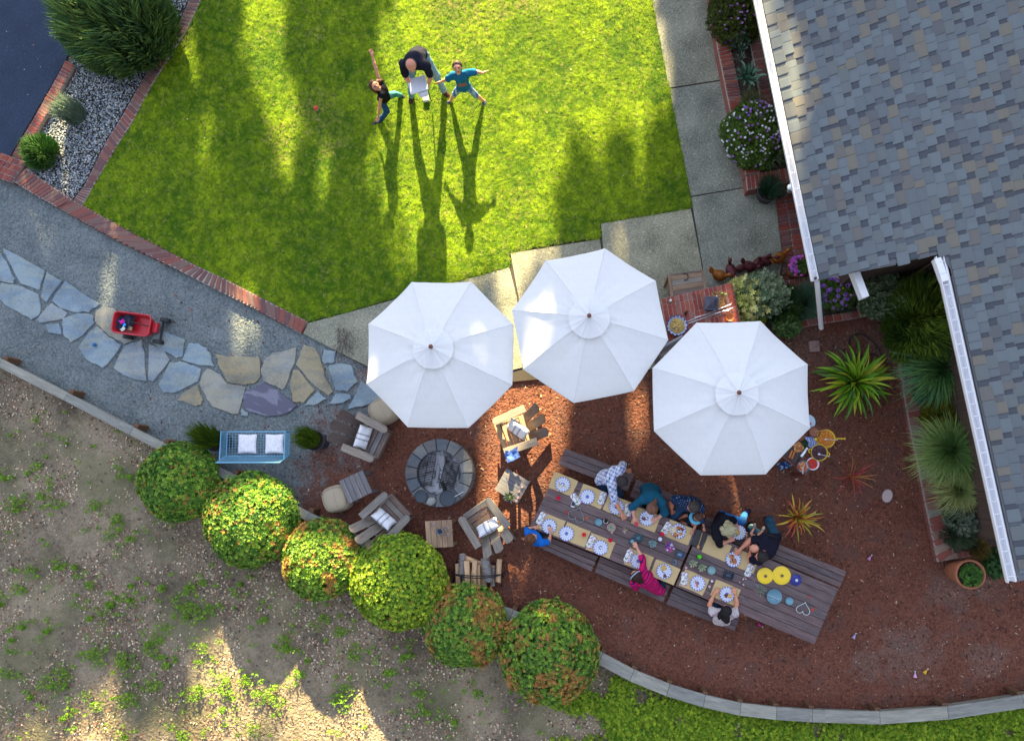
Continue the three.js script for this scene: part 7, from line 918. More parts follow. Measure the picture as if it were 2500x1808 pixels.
// side table things
{ rosette('potted_plant', 'small green and purple succulent on the grey side table', 'plant', 1246, 1212, { n: 70, w: 0.09, len: 0.13, droop: 0.4, up: 1.2, y: 0.46, lift: 0.05, cols: [[0.13, 0.27, 0.03], [0.2, 0.34, 0.05], [0.06, 0.03, 0.05], [0.14, 0.24, 0.2]], seed: 12, stuff: true });
  const t = thing('candle_lantern', 'glass hurricane lamp with a dark candle on the brown side table', 'lantern', at(1076, 1296, 0.452)); part(t, 'glass', lathe([[0.05, 0], [0.07, 0.05], [0.065, 0.15], [0.06, 0.15], [0.062, 0.05], [0.045, 0.004], [0, 0.004]], 24), glass([0.75, 0.82, 0.9])); part(t, 'candle', lathe([[0, 0.006], [0.035, 0.006], [0.035, 0.07], [0, 0.07]], 18), mat([0.03, 0.035, 0.10], 0.4));
  for (const [px, py, w] of [[1059, 1281, 'stemmed wine glass at the upper left of the brown side table'], [1093, 1288, 'stemmed wine glass right of the hurricane lamp'], [1094, 1305, 'lower stemmed wine glass on the brown side table']]) { const g = thing('wine_glass', w, 'glass', at(px, py, 0.452), 'wine glasses on the brown side table'); part(g, 'glass', lathe([[0, 0], [0.03, 0], [0.028, 0.004], [0.005, 0.012], [0.004, 0.08], [0.03, 0.11], [0.034, 0.15], [0.028, 0.18], [0.027, 0.18], [0.032, 0.15], [0.027, 0.11], [0, 0.09]], 20), glass([0.8, 0.74, 0.74])); } }

// ---------- people ----------
// mesh of the zero level of f inside a box (surface nets)
function netMesh(f, lo, hi, cell, col) {
  const nx = Math.ceil((hi.x - lo.x) / cell) + 1, ny = Math.ceil((hi.y - lo.y) / cell) + 1, nz = Math.ceil((hi.z - lo.z) / cell) + 1, val = new Float32Array(nx * ny * nz), id = new Int32Array(nx * ny * nz).fill(-1), pos = [], idx = [];
  for (let k = 0, i = 0; k < nz; k++) for (let j = 0; j < ny; j++) for (let m = 0; m < nx; m++, i++) val[i] = f(lo.x + m * cell, lo.y + j * cell, lo.z + k * cell);
  const sx = 1, sy = nx, sz = nx * ny, off = [0, sx, sy, sx + sy, sz, sx + sz, sy + sz, sx + sy + sz], edges = [[0, 1], [2, 3], [4, 5], [6, 7], [0, 2], [1, 3], [4, 6], [5, 7], [0, 4], [1, 5], [2, 6], [3, 7]];
  for (let k = 0; k < nz - 1; k++) for (let j = 0; j < ny - 1; j++) for (let m = 0; m < nx - 1; m++) {
    const i = m + j * sy + k * sz; let mask = 0; for (let c = 0; c < 8; c++) if (val[i + off[c]] < 0) mask |= 1 << c; if (mask === 0 || mask === 255) continue;
    let x = 0, y = 0, z = 0, n = 0; for (const [a, b] of edges) { const va = val[i + off[a]], vb = val[i + off[b]]; if ((va < 0) === (vb < 0)) continue; const t = va / (va - vb); x += lerp(a & 1, b & 1, t); y += lerp((a >> 1) & 1, (b >> 1) & 1, t); z += lerp(a >> 2, b >> 2, t); n++; }
    id[i] = pos.length / 3; pos.push(lo.x + (m + x / n) * cell, lo.y + (j + y / n) * cell, lo.z + (k + z / n) * cell);
  }
  for (let k = 1; k < nz - 1; k++) for (let j = 1; j < ny - 1; j++) for (let m = 1; m < nx - 1; m++) {
    const i = m + j * sy + k * sz, a = val[i] < 0;
    for (const [s, u, v] of [[sx, sy, sz], [sy, sz, sx], [sz, sx, sy]]) { const b = val[i + s] < 0; if (a === b) continue; const q = [id[i - u - v], id[i - v], id[i], id[i - u]]; if (q.some((w) => w < 0)) continue; if (a) idx.push(q[0], q[1], q[2], q[0], q[2], q[3]); else idx.push(q[0], q[2], q[1], q[0], q[3], q[2]); }
  }
  const g = new THREE.BufferGeometry(); g.setAttribute('position', new THREE.BufferAttribute(new Float32Array(pos), 3)); g.setIndex(idx); g.computeVertexNormals();
  const c = new Float32Array(pos.length), p = V(0, 0, 0); for (let i = 0; i < pos.length; i += 3) { const k = col(p.set(pos[i], pos[i + 1], pos[i + 2])); c[i] = k[0]; c[i + 1] = k[1]; c[i + 2] = k[2]; } g.setAttribute('color', new THREE.BufferAttribute(c, 3));
  return g;
}
// smooth union of tapered capsules [a, b, ra, rb]
function field(bones, k, grow = 0) {
  const B = bones.map(([a, b, ra, rb]) => { const dx = b.x - a.x, dy = b.y - a.y, dz = b.z - a.z; return [a.x, a.y, a.z, dx, dy, dz, 1 / (dx * dx + dy * dy + dz * dz + 1e-9), ra, rb - ra]; });
  return (x, y, z) => { let d = 1e3; for (let i = 0; i < B.length; i++) { const b = B[i], px = x - b[0], py = y - b[1], pz = z - b[2]; let t = (px * b[3] + py * b[4] + pz * b[5]) * b[6]; t = t < 0 ? 0 : t > 1 ? 1 : t; const ex = px - b[3] * t, ey = py - b[4] * t, ez = pz - b[5] * t, e = Math.sqrt(ex * ex + ey * ey + ez * ez) - b[7] - b[8] * t, h = Math.max(k - Math.abs(d - e), 0) / k; d = Math.min(d, e) - h * h * k * 0.25; } return d - grow; };
}
function boneBox(bones, m) { const lo = V(1e9, 1e9, 1e9), hi = V(-1e9, -1e9, -1e9); for (const [a, b, ra, rb] of bones) for (const [p, r] of [[a, ra], [b, rb]]) { lo.min(V(p.x - r - m, p.y - r - m, p.z - r - m)); hi.max(V(p.x + r + m, p.y + r + m, p.z + r + m)); } return [lo, hi]; }
function blob(bones, k, cell, col, grow = 0, cut, cloth = 0) { const f0 = field(bones, k, grow), f = cloth ? (x, y, z) => f0(x, y, z) + (vn(x * 16 + y * 11 + 50, z * 16 - y * 9 + 50, 7) - 0.5) * 0.022 * cloth : f0, [lo, hi] = boneBox(bones, grow + 0.03); return netMesh(cut ? (x, y, z) => Math.max(f(x, y, z), cut(x, y, z)) : f, lo, hi, cell, typeof col === 'function' ? col : () => col); }
const clothMat = new THREE.MeshPhysicalMaterial({ color: 0xffffff, vertexColors: true, roughness: 0.95, specularIntensity: 0.15 }), skinMat = new THREE.MeshPhysicalMaterial({ color: 0xffffff, vertexColors: true, roughness: 0.55, sheen: 0.2 }), hairMat = new THREE.MeshPhysicalMaterial({ color: 0xffffff, vertexColors: true, roughness: 0.6, specularIntensity: 0.35 });
function person(label, o) {
  const J = {}; for (const k in o.J) J[k] = at(...o.J[k]);
  const s = o.s ?? 1, base = V(J.pelvis.x, 0, J.pelvis.z), t = thing('person', label, 'person', base);
  const side = J.sr.clone().sub(J.sl).normalize(), axis = J.chest.clone().sub(J.pelvis).normalize(), face = V(...o.face).normalize(), hu = o.up ? V(...o.up) : J.head.clone().sub(J.neck); hu.addScaledVector(face, -hu.dot(face)).normalize();
  const hs = V(0, 0, 0).crossVectors(face, hu), hipSide = o.hipSide ? V(...o.hipSide).normalize() : V(side.x, 0, side.z).normalize(), M = (p, v, k) => p.clone().addScaledVector(v, k);
  const hl = M(J.pelvis, hipSide, -0.085 * s), hr = M(J.pelvis, hipSide, 0.085 * s), L = (a, b, k) => a.clone().lerp(b, k), belly = L(J.pelvis, J.chest, 0.5);
  const torso = [[J.pelvis, belly, 0.115 * s, 0.112 * s], [belly, J.chest, 0.112 * s, 0.125 * s], [M(hl, hipSide, 0.01), M(hr, hipSide, -0.01), 0.098 * s, 0.098 * s], [M(J.chest, side, -0.075 * s), M(J.chest, side, 0.075 * s), 0.105 * s, 0.105 * s], [J.sl, J.sr, 0.058 * s, 0.058 * s], [M(belly, side, -0.05 * s), M(belly, side, 0.05 * s), 0.1 * s, 0.1 * s], [L(J.chest, J.sl, 0.4), J.sl, 0.09 * s, 0.06 * s], [L(J.chest, J.sr, 0.4), J.sr, 0.09 * s, 0.06 * s]];
  const neck = [J.chest, J.neck, 0.09 * s, 0.052 * s], neck2 = [J.neck, J.head, 0.05 * s, 0.052 * s], H = s > 0.9 ? 1 : o.hd ?? 0.92;
  const skull = [[M(M(J.head, hu, 0.035 * H), face, -0.012 * H), M(M(J.head, hu, 0.02 * H), face, 0.012 * H), 0.088 * H, 0.083 * H], [M(J.head, face, 0.012 * H), M(M(J.head, hu, -0.075 * H), face, 0.045 * H), 0.074 * H, 0.042 * H]];
  const feat = [[M(M(J.head, face, 0.085 * H), hu, 0.02 * H), M(M(J.head, face, 0.112 * H), hu, -0.02 * H), 0.010 * H, 0.014 * H], [M(M(J.head, hs, -0.082 * H), hu, 0.015 * H), M(M(J.head, hs, -0.082 * H), hu, -0.02 * H), 0.018 * H, 0.014 * H], [M(M(J.head, hs, 0.082 * H), hu, 0.015 * H), M(M(J.head, hs, 0.082 * H), hu, -0.02 * H), 0.018 * H, 0.014 * H], [M(M(J.head, face, 0.07 * H), hu, 0.038 * H).addScaledVector(hs, -0.035 * H), M(M(J.head, face, 0.07 * H), hu, 0.038 * H).addScaledVector(hs, 0.035 * H), 0.014 * H, 0.014 * H]];
  const arm = (a, e, w) => [[a, e, 0.05 * s, 0.04 * s], [e, L(e, w, 0.35), 0.04 * s, 0.041 * s], [L(e, w, 0.35), w, 0.041 * s, 0.027 * s]], leg = (h, k, a) => [[h, k, 0.085 * s, 0.056 * s], [k, L(k, a, 0.35), 0.054 * s, 0.056 * s], [L(k, a, 0.35), a, 0.056 * s, 0.037 * s]];
  const arms = [...arm(J.sl, J.el, J.wl), ...arm(J.sr, J.er, J.wr)], legs = [...leg(hl, J.kl, J.al), ...leg(hr, J.kr, J.ar)];
  const feet = [[J.al, J.tl, 0.036 * s, 0.034 * s], [J.ar, J.tr, 0.036 * s, 0.034 * s]], skin = o.skin ?? [0.58, 0.27, 0.16], eyeL = M(M(J.head, face, 0.082 * H), hu, 0.022 * H).addScaledVector(hs, -0.034 * H), eyeR = M(M(J.head, face, 0.082 * H), hu, 0.022 * H).addScaledVector(hs, 0.034 * H), mouth = M(M(J.head, face, 0.09 * H), hu, -0.052 * H);
  const tint = (p) => { if (p.distanceTo(eyeL) < 0.016 * H || p.distanceTo(eyeR) < 0.016 * H) return [0.03, 0.02, 0.02]; const d = p.clone().sub(mouth); if (Math.abs(d.dot(hu)) < 0.009 * H && Math.abs(d.dot(hs)) < 0.026 * H && d.dot(face) > -0.03) return [0.36, 0.09, 0.08]; return skin; };
  // hands: palm, four bent fingers, thumb
  const hand = (w, tip, mirror, curl) => {
    const d = tip.clone().sub(w).normalize(), n0 = o.palm ? V(...o.palm) : V(0, -1, 0), n = n0.clone().addScaledVector(d, -n0.dot(d)).normalize(), b = V(0, 0, 0).crossVectors(d, n).multiplyScalar(mirror), z = s * 1.02, l = [[w, M(w, d, 0.05 * z), 0.026 * z, 0.028 * z], [M(M(w, d, 0.045 * z), b, -0.022 * z), M(M(w, d, 0.085 * z), b, -0.026 * z), 0.017 * z, 0.014 * z], [M(M(w, d, 0.045 * z), b, 0.022 * z), M(M(w, d, 0.085 * z), b, 0.024 * z), 0.017 * z, 0.014 * z]];
    [0.066, 0.078, 0.072, 0.056].forEach((len, i) => { let p = M(M(w, d, 0.085 * z), b, (1.5 - i) * 0.0185 * z), a = 0.15 + curl * 0.3; for (const f of [0.45, 0.32, 0.23]) { const q = M(M(p, d, Math.cos(a) * len * f * z), n, Math.sin(a) * len * f * z).addScaledVector(b, (1.5 - i) * 0.004 * z); l.push([p, q, 0.0092 * z, 0.0082 * z]); p = q; a += curl; } });
    let p = M(M(w, d, 0.025 * z), b, 0.024 * z), q = M(M(p, d, 0.035 * z), b, 0.026 * z).addScaledVector(n, 0.008 * z), e = M(M(q, d, 0.03 * z), b, 0.004 * z).addScaledVector(n, 0.012 * z); l.push([p, q, 0.013 * z, 0.0105 * z], [q, e, 0.0105 * z, 0.008 * z]);
    return blob(l, 0.008, 0.0055, skin);
  };
  const geos = [blob([...torso, neck, neck2, ...arms, ...legs, ...feet], 0.035 * s, 0.017, skin), blob([...skull, neck2, ...feat], 0.022 * H, 0.0075, tint), hand(J.wl, J.hl, -1, o.curl ?? 0.45), hand(J.wr, J.hr, 1, o.curl ?? 0.45)];
  wpart(t, 'body', geos, skinMat);
  const cloth = (name, bones, grow, col, cell = 0.017, k = 0.035, cut) => wpart(t, name, blob(bones, k * s, cell, typeof col === 'function' ? (p) => col(p, p.clone().sub(J.pelvis).dot(side), p.clone().sub(J.pelvis).dot(axis), p.clone().sub(J.pelvis).dot(V(0, 0, 0).crossVectors(side, axis))) : col, grow, cut, name === 'shoe' ? 0 : s), clothMat);
  // trousers and shoes
  const cutLeg = (h, k, a, f) => f <= 1 ? [[h, L(h, k, f), 0.088 * s, lerp(0.088, 0.062, f) * s]] : [[h, k, 0.088 * s, 0.06 * s], [k, L(k, a, f - 1), 0.058 * s, 0.05 * s]];
  cloth(o.pantName ?? 'trousers', [torso[0], torso[2], ...cutLeg(hl, J.kl, J.al, o.pl ?? 1.9), ...cutLeg(hr, J.kr, J.ar, o.pl ?? 1.9)].map((b, i) => i === 0 ? [b[0], L(b[0], b[1], 0.3), b[2], b[3]] : b), 0.012, o.pants);
  if (o.shoes) for (const [a, b] of [[J.al, J.tl], [J.ar, J.tr]]) { const fl = V(0, -0.02 * s, 0); cloth('shoe', [[a.clone().add(fl), L(a, b, 0.6), 0.04 * s, 0.038 * s], [L(a, b, 0.5), b, 0.038 * s, 0.036 * s]], 0.012, o.shoes, 0.012, 0.02); }
  // top
  const sv = o.sleeve ?? 0.6, sleeve = (a, e, w) => sv <= 0 ? [] : sv <= 1 ? [[a, L(a, e, sv), 0.056 * s, 0.054 * s]] : [[a, e, 0.056 * s, 0.047 * s], [e, L(e, w, sv - 1), 0.047 * s, 0.04 * s]];
  const flare = o.flare ? [[J.pelvis, M(J.pelvis, axis, -0.1 * s), 0.12 * s, 0.15 * s]] : [];
  cloth(o.topName ?? 'shirt', [...torso, [J.chest, L(J.chest, J.neck, 0.75), 0.1 * s, 0.062 * s], ...sleeve(J.sl, J.el, J.wl), ...sleeve(J.sr, J.er, J.wr), ...flare], 0.02, o.top, o.fine ? 0.011 : 0.017);
  // hair
  if (o.hair) {
    const hb = skull.slice(0, 1).map((b) => [b[0], b[1], b[2] + 0.004, b[3] + 0.002]); hb.push([M(J.head, face, -0.02 * H), M(M(J.head, hu, -0.05 * H), face, -0.03 * H), 0.08 * H, 0.06 * H]);
    const hc = (p) => mul3(o.hair, 0.7 + 0.65 * vn(p.clone().sub(J.head).dot(hs) * 90 + 40, p.clone().sub(J.head).dot(hu) * 12 + p.clone().sub(J.head).dot(face) * 14, 5));
    const bald = o.bald, cut = (x, y, z) => { const q = V(x, y, z).sub(J.head), f = q.dot(face), u = q.dot(hu); let c = Math.max(f * 0.85 - u * 0.42 - 0.012 * H, f - 0.075 * H); if (bald) c = Math.max(c, u - 0.035 * H, f - 0.03); return c; };
    wpart(t, 'hair', blob(hb, 0.03, 0.009, hc, 0.012 * H, cut), hairMat);
    if (o.locks) for (const lk of o.locks) { const pts = lk.map(([px, py, h, r]) => [at(px, py, h), r]); const b = []; for (let i = 0; i + 1 < pts.length; i++) b.push([pts[i][0], pts[i + 1][0], pts[i][1], pts[i + 1][1]]); wpart(t, 'hair_lock', blob(b, 0.03, 0.01, hc), hairMat); }
  }
  return { t, J, face, hu, hs, H, M };
}
const denim = (p) => mul3([0.035, 0.085, 0.17], 0.75 + 0.5 * vn(p.x * 60, p.y * 60 + p.z * 60, 4)), paleDenim = (p) => mul3([0.15, 0.26, 0.36], 0.75 + 0.5 * vn(p.x * 50, p.y * 50 + p.z * 50, 4)), darkDenim = (p) => mul3([0.02, 0.045, 0.085], 0.75 + 0.5 * vn(p.x * 60, p.z * 60, 4)), BLACK = [0.012, 0.012, 0.018];
// on the lawn
const man = person('balding man in dark T-shirt and jeans stooping over a white tablet on the lawn', { J: { pelvis: [1023, 133, 0.92], chest: [1013, 146, 1.24], neck: [1007, 156, 1.34], head: [1004, 160, 1.42], sl: [985, 158, 1.26], sr: [1040, 160, 1.26], el: [990, 186, 1.0], wl: [1003, 207, 0.93], hl: [1009, 215, 0.9], er: [1051, 186, 1.0], wr: [1046, 206, 0.9], hr: [1041, 213, 0.87], kl: [1003, 196, 0.5], al: [1004, 238, 0.08], tl: [1003, 252, 0.05], kr: [1066, 186, 0.48], ar: [1085, 224, 0.08], tr: [1094, 235, 0.05] }, face: [0.1, -0.35, 0.9], up: [0, 0.9, 0.4], top: [0.016, 0.017, 0.03], sleeve: 0.75, pants: paleDenim, shoes: [0.06, 0.03, 0.025], skin: [0.63, 0.26, 0.17], hair: [0.10, 0.07, 0.06], bald: true, curl: 0.5 });
person('girl in black top on the lawn, leaning sideways with one arm raised', { s: 0.72, J: { pelvis: [937, 238, 0.50], chest: [934, 222, 0.70], neck: [928, 214, 0.80], head: [916, 211, 0.90], sl: [930, 231, 0.76], sr: [927, 199, 0.78], el: [927, 259, 0.55], wl: [923, 283, 0.34], hl: [920, 297, 0.25], er: [917, 166, 0.92], wr: [909, 137, 1.04], hr: [905, 124, 1.08], kl: [944, 272, 0.28], al: [925, 297, 0.06], tl: [911, 305, 0.04], kr: [963, 229, 0.30], ar: [979, 233, 0.06], tr: [987, 240, 0.04] }, hipSide: [0.9, 0, -0.5], face: [0.55, 0.75, 0.35], up: [-0.75, 0.4, -0.4], top: BLACK, sleeve: 0, pants: (p) => mul3(p.x > at(948, 240, 0.4).x ? [0.06, 0.22, 0.24] : [0.02, 0.07, 0.16], 0.8 + 0.4 * vn(p.x * 50, p.z * 50, 3)), shoes: [0.03, 0.035, 0.05], hair: [0.07, 0.032, 0.02], locks: [[[912, 206, 0.92, 0.05], [922, 200, 0.86, 0.045], [932, 196, 0.8, 0.03]], [[911, 216, 0.9, 0.05], [918, 224, 0.82, 0.035]]], palm: [0, 1, 0.1], curl: 0.12, skin: [0.59, 0.25, 0.16] });
const boy = person('boy in blue T-shirt and plaid shorts standing legs apart on the lawn', { s: 0.72, fine: true, J: { pelvis: [1132, 210, 0.56], chest: [1126, 188, 0.82], neck: [1120, 177, 0.95], head: [1117, 166, 1.07], sl: [1106, 184, 0.90], sr: [1142, 178, 0.90], el: [1090, 194, 0.80], wl: [1075, 200, 0.72], hl: [1065, 202, 0.68], er: [1163, 175, 0.87], wr: [1180, 178, 0.85], hr: [1189, 172, 0.84], kl: [1110, 229, 0.30], al: [1099, 247, 0.06], tl: [1093, 254, 0.04], kr: [1161, 231, 0.30], ar: [1182, 247, 0.06], tr: [1184, 259, 0.04] }, face: [0.1, 0.62, 0.7], up: [-0.1, 0.7, -0.7], top: (p, u, v, w) => w > 0.05 && Math.abs(v - 0.17) < 0.045 && Math.abs(u) < 0.08 && vn(u * 60, v * 60, 6) > 0.42 ? [0.50, 0.09, 0.03] : [0.015, 0.13, 0.25], sleeve: 0.8, pantName: 'shorts', pl: 1.15, pants: (p, u, v) => mix3([0.05, 0.13, 0.36], [0.40, 0.48, 0.58], (Math.sin(p.x * 70) > 0.2 ? 0.5 : 0) + (Math.sin(p.z * 70 + p.y * 30) > 0.3 ? 0.45 : 0)), shoes: [0.05, 0.06, 0.14], hair: [0.05, 0.032, 0.025], palm: [0, -0.4, 0.8], curl: 0.2, skin: [0.64, 0.29, 0.18] });
{ const p = at(1021, 209, 0.93), t = thing('tablet_screen', 'white square tablet sun hood held by the man on the lawn', 'tablet', p, undefined, 0.28), m = mat([0.66, 0.67, 0.72], 0.4); const b = part(t, 'hood', box(0.36, 0.02, 0.3, V(0, 0.03, 0), 0, 0.006), m); const r = part(t, 'remote', box(0.18, 0.05, 0.12, V(0.05, -0.02, 0.17), 0, 0.02), mat([0.6, 0.62, 0.66], 0.4)); for (const s of [-1, 1]) part(t, 'control_stick', bar(V(0.05 + s * 0.05, 0, 0.18), V(0.05 + s * 0.05, 0.03, 0.19), 0.006), steel);
  solo('neck_strap', tube([[1046, 215, 0.9], [1047, 228, 0.7], [1051, 240, 0.4], [1053, 247, 0.15]].map((k) => at(...k)), 0.011, 24, 6), BLACKM(), 'black strap hanging from the tablet the man holds', 'strap'); const q = at(1040, 241, 0.1), bx = thing('drone_case', 'small white striped box on the grass at the feet of the man', 'box', q, undefined, 0.1); part(bx, 'box', box(0.12, 0.07, 0.11, V(0, 0, 0), 0, 0.008), m); for (const z of [-0.03, 0.01]) part(bx, 'stripe', box(0.1, 0.003, 0.012, V(0, 0.0365, z), 0, 0.001), mat([0.4, 0.12, 0.09], 0.6)); }
function BLACKM() { return mat([0.015, 0.015, 0.018], 0.6); }
// round the tables
person('young boy in a bright blue T-shirt seated at the left end of the left table', { s: 0.72, J: { pelvis: [1306, 1318, 0.52], chest: [1304, 1310, 0.78], neck: [1301, 1312, 0.90], head: [1298, 1314, 1.02], sl: [1289, 1300, 0.86], sr: [1322, 1324, 0.86], el: [1287, 1291, 0.72], wl: [1301, 1287, 0.79], hl: [1310, 1287, 0.79], er: [1340, 1322, 0.76], wr: [1345, 1300, 0.80], hr: [1344, 1288, 0.80], kl: [1310, 1278, 0.50], al: [1306, 1276, 0.1], tl: [1312, 1268, 0.06], kr: [1330, 1295, 0.50], ar: [1330, 1290, 0.1], tr: [1336, 1280, 0.06] }, face: [0.75, -0.25, -0.55], top: [0.012, 0.13, 0.50], sleeve: 0.75, pants: darkDenim, shoes: BLACK, hair: [0.10, 0.042, 0.018] });
person('person in a blue and white plaid shirt reaching across the left table', { fine: true, J: { pelvis: [1474, 1166, 0.55], chest: [1497, 1162, 0.92], neck: [1511, 1168, 1.06], head: [1519, 1175, 1.15], sl: [1514, 1146, 1.0], sr: [1494, 1184, 1.0], el: [1521, 1135, 0.76], wl: [1529, 1149, 0.56], hl: [1539, 1149, 0.50], er: [1499, 1218, 0.90], wr: [1518, 1252, 0.84], hr: [1528, 1276, 0.81], kl: [1512, 1206, 0.52], al: [1514, 1214, 0.1], tl: [1520, 1226, 0.06], kr: [1478, 1200, 0.50], ar: [1482, 1216, 0.1], tr: [1488, 1228, 0.06] }, hipSide: [-0.6, 0, 0.6], face: [0.55, -0.45, 0.65], up: [0.3, 0.85, 0.2], top: (p, u, v, w) => { const a = Math.abs(((u * 15 + 40) % 1) - 0.5), b = Math.abs(((v * 15 + 40) % 1) - 0.5), c = Math.abs(((w * 15 + 40.3) % 1) - 0.5); return mix3([0.66, 0.70, 0.80], [0.035, 0.075, 0.30], (a < 0.16 ? 0.42 : 0) + (b < 0.16 ? 0.42 : 0) + (c < 0.16 ? 0.42 : 0)); }, sleeve: 1.15, pants: darkDenim, shoes: BLACK, hair: [0.035, 0.028, 0.028], skin: [0.57, 0.24, 0.14] });
person('woman in a teal shirt with a brown ponytail, leaning over a plate', { J: { pelvis: [1588, 1196, 0.55], chest: [1592, 1214, 0.92], neck: [1594, 1230, 1.04], head: [1592, 1241, 1.13], sl: [1614, 1226, 1.0], sr: [1571, 1218, 1.0], el: [1623, 1251, 0.82], wl: [1606, 1264, 0.80], hl: [1593, 1272, 0.78], er: [1544, 1236, 0.86], wr: [1548, 1262, 0.82], hr: [1553, 1276, 0.82], kl: [1606, 1232, 0.52], al: [1606, 1240, 0.1], tl: [1604, 1250, 0.06], kr: [1576, 1226, 0.52], ar: [1576, 1236, 0.1], tr: [1574, 1248, 0.06] }, face: [-0.15, -0.55, 0.8], up: [-0.1, 0.8, 0.5], top: [0.012, 0.085, 0.145], sleeve: 1.25, pants: darkDenim, shoes: BLACK, hair: [0.15, 0.07, 0.045], locks: [[[1596, 1232, 1.18, 0.035], [1600, 1224, 1.12, 0.03], [1602, 1215, 1.05, 0.015]]], skin: [0.63, 0.30, 0.22] });
person('person in a navy dotted top holding a toddler at the left table', { fine: true, J: { pelvis: [1690, 1228, 0.55], chest: [1682, 1230, 0.92], neck: [1688, 1234, 1.06], head: [1693, 1236, 1.18], sl: [1709, 1240, 0.98], sr: [1652, 1218, 0.98], el: [1714, 1260, 0.78], wl: [1704, 1272, 0.72], hl: [1697, 1276, 0.70], er: [1639, 1230, 0.78], wr: [1640, 1246, 0.64], hr: [1644, 1254, 0.58], kl: [1690, 1270, 0.50], al: [1690, 1276, 0.1], tl: [1688, 1286, 0.06], kr: [1644, 1262, 0.52], ar: [1646, 1270, 0.1], tr: [1644, 1280, 0.06] }, face: [-0.65, -0.35, 0.35], top: (p, u, v, w) => { const a = ((u * 26 + 40) % 1) - 0.5, b = (((v + w) * 26 + 40) % 1) - 0.5; return a * a + b * b < 0.03 ? [0.16, 0.23, 0.36] : [0.012, 0.024, 0.062]; }, sleeve: 0.35, pants: denim, shoes: BLACK, hair: [0.05, 0.04, 0.038], skin: [0.64, 0.24, 0.14] });
const toddler = person('toddler in a light blue bib reaching for a heaped plate at the left table', { s: 0.52, hd: 0.82, J: { pelvis: [1694, 1264, 0.62], chest: [1699, 1262, 0.80], neck: [1702, 1261, 0.88], head: [1705, 1260, 0.98], sl: [1713, 1270, 0.84], sr: [1693, 1256, 0.84], el: [1717, 1279, 0.78], wl: [1719, 1287, 0.78], hl: [1720, 1293, 0.78], er: [1698, 1283, 0.80], wr: [1692, 1295, 0.80], hr: [1688, 1303, 0.80], kl: [1672, 1280, 0.62], al: [1664, 1272, 0.52], tl: [1660, 1276, 0.48], kr: [1674, 1258, 0.64], ar: [1660, 1265, 0.54], tr: [1655, 1268, 0.5] }, hipSide: [0.2, 0, -1], face: [-0.65, -0.3, 0.6], top: [0.03, 0.05, 0.10], sleeve: 0.3, pantName: 'shorts', pl: 0.6, pants: [0.02, 0.03, 0.06], hair: [0.08, 0.04, 0.03], skin: [0.52, 0.20, 0.13] });
{ const c = toddler.J.chest, b = []; for (let i = 0; i <= 10; i++) { const a = 1.1 + i / 10 * 3.6; b.push(V(Math.cos(a) * 0.1, 0.06, Math.sin(a) * 0.1).add(c)); } const bones = []; for (let i = 0; i < 10; i++) bones.push([b[i], b[i + 1], 0.028, 0.028]); solo('bib', blob(bones, 0.02, 0.009, [0.14, 0.46, 0.62]), clothMat, 'light blue bib round the neck of the toddler', 'bib'); }
person('person with long blond hair in black, bent over a plate on the right bench', { J: { pelvis: [1762, 1272, 0.55], chest: [1757, 1288, 0.90], neck: [1768, 1290, 1.02], head: [1779, 1292, 1.10], sl: [1768, 1266, 0.96], sr: [1752, 1310, 0.96], el: [1790, 1270, 0.72], wl: [1800, 1284, 0.62], hl: [1804, 1292, 0.60], er: [1757, 1327, 0.80], wr: [1777, 1321, 0.80], hr: [1788, 1316, 0.79], kl: [1812, 1272, 0.52], al: [1818, 1255, 0.12], tl: [1828, 1247, 0.06], kr: [1795, 1296, 0.50], ar: [1800, 1300, 0.1], tr: [1810, 1302, 0.06] }, hipSide: [-0.1, 0, 1], face: [0.6, -0.75, 0.05], up: [0.75, 0.6, 0], top: BLACK, sleeve: 1.05, pants: (p) => mul3([0.03, 0.13, 0.36], 0.75 + 0.5 * vn(p.x * 60, p.z * 60, 4)), shoes: [0.02, 0.02, 0.06], hair: [0.36, 0.32, 0.19], locks: [[[1772, 1282, 1.16, 0.045], [1776, 1275, 1.08, 0.04], [1784, 1278, 0.98, 0.03], [1793, 1284, 0.88, 0.02]], [[1772, 1300, 1.15, 0.045], [1780, 1306, 1.06, 0.04], [1790, 1306, 0.94, 0.03]], [[1764, 1290, 1.14, 0.05], [1768, 1300, 1.1, 0.045], [1778, 1304, 1.06, 0.04]], [[1782, 1292, 1.2, 0.04], [1792, 1294, 1.12, 0.045], [1795, 1298, 1.0, 0.03]]], skin: [0.63, 0.28, 0.18] });
person('man in a black T-shirt and dark jeans holding a baby at the right table', { s: 1.06, J: { pelvis: [1886, 1318, 0.56], chest: [1876, 1338, 0.92], neck: [1866, 1350, 1.06], head: [1860, 1357, 1.16], sl: [1853, 1366, 1.0], sr: [1866, 1316, 1.0], el: [1832, 1366, 0.82], wl: [1832, 1346, 0.80], hl: [1836, 1336, 0.80], er: [1832, 1318, 0.90], wr: [1808, 1340, 0.84], hr: [1798, 1350, 0.80], kl: [1836, 1292, 0.50], al: [1838, 1286, 0.1], tl: [1832, 1280, 0.06], kr: [1879, 1270, 0.55], ar: [1878, 1272, 0.1], tr: [1872, 1266, 0.06] }, hipSide: [0.4, 0, -0.8], face: [-0.75, -0.35, 0.1], up: [-0.2, 0.9, 0.2], top: [0.014, 0.014, 0.026], sleeve: 0.7, pants: (p) => mul3([0.025, 0.065, 0.10], 0.75 + 0.5 * vn(p.x * 60, p.z * 60, 4)), shoes: BLACK, hair: [0.022, 0.018, 0.018], skin: [0.63, 0.25, 0.16] });
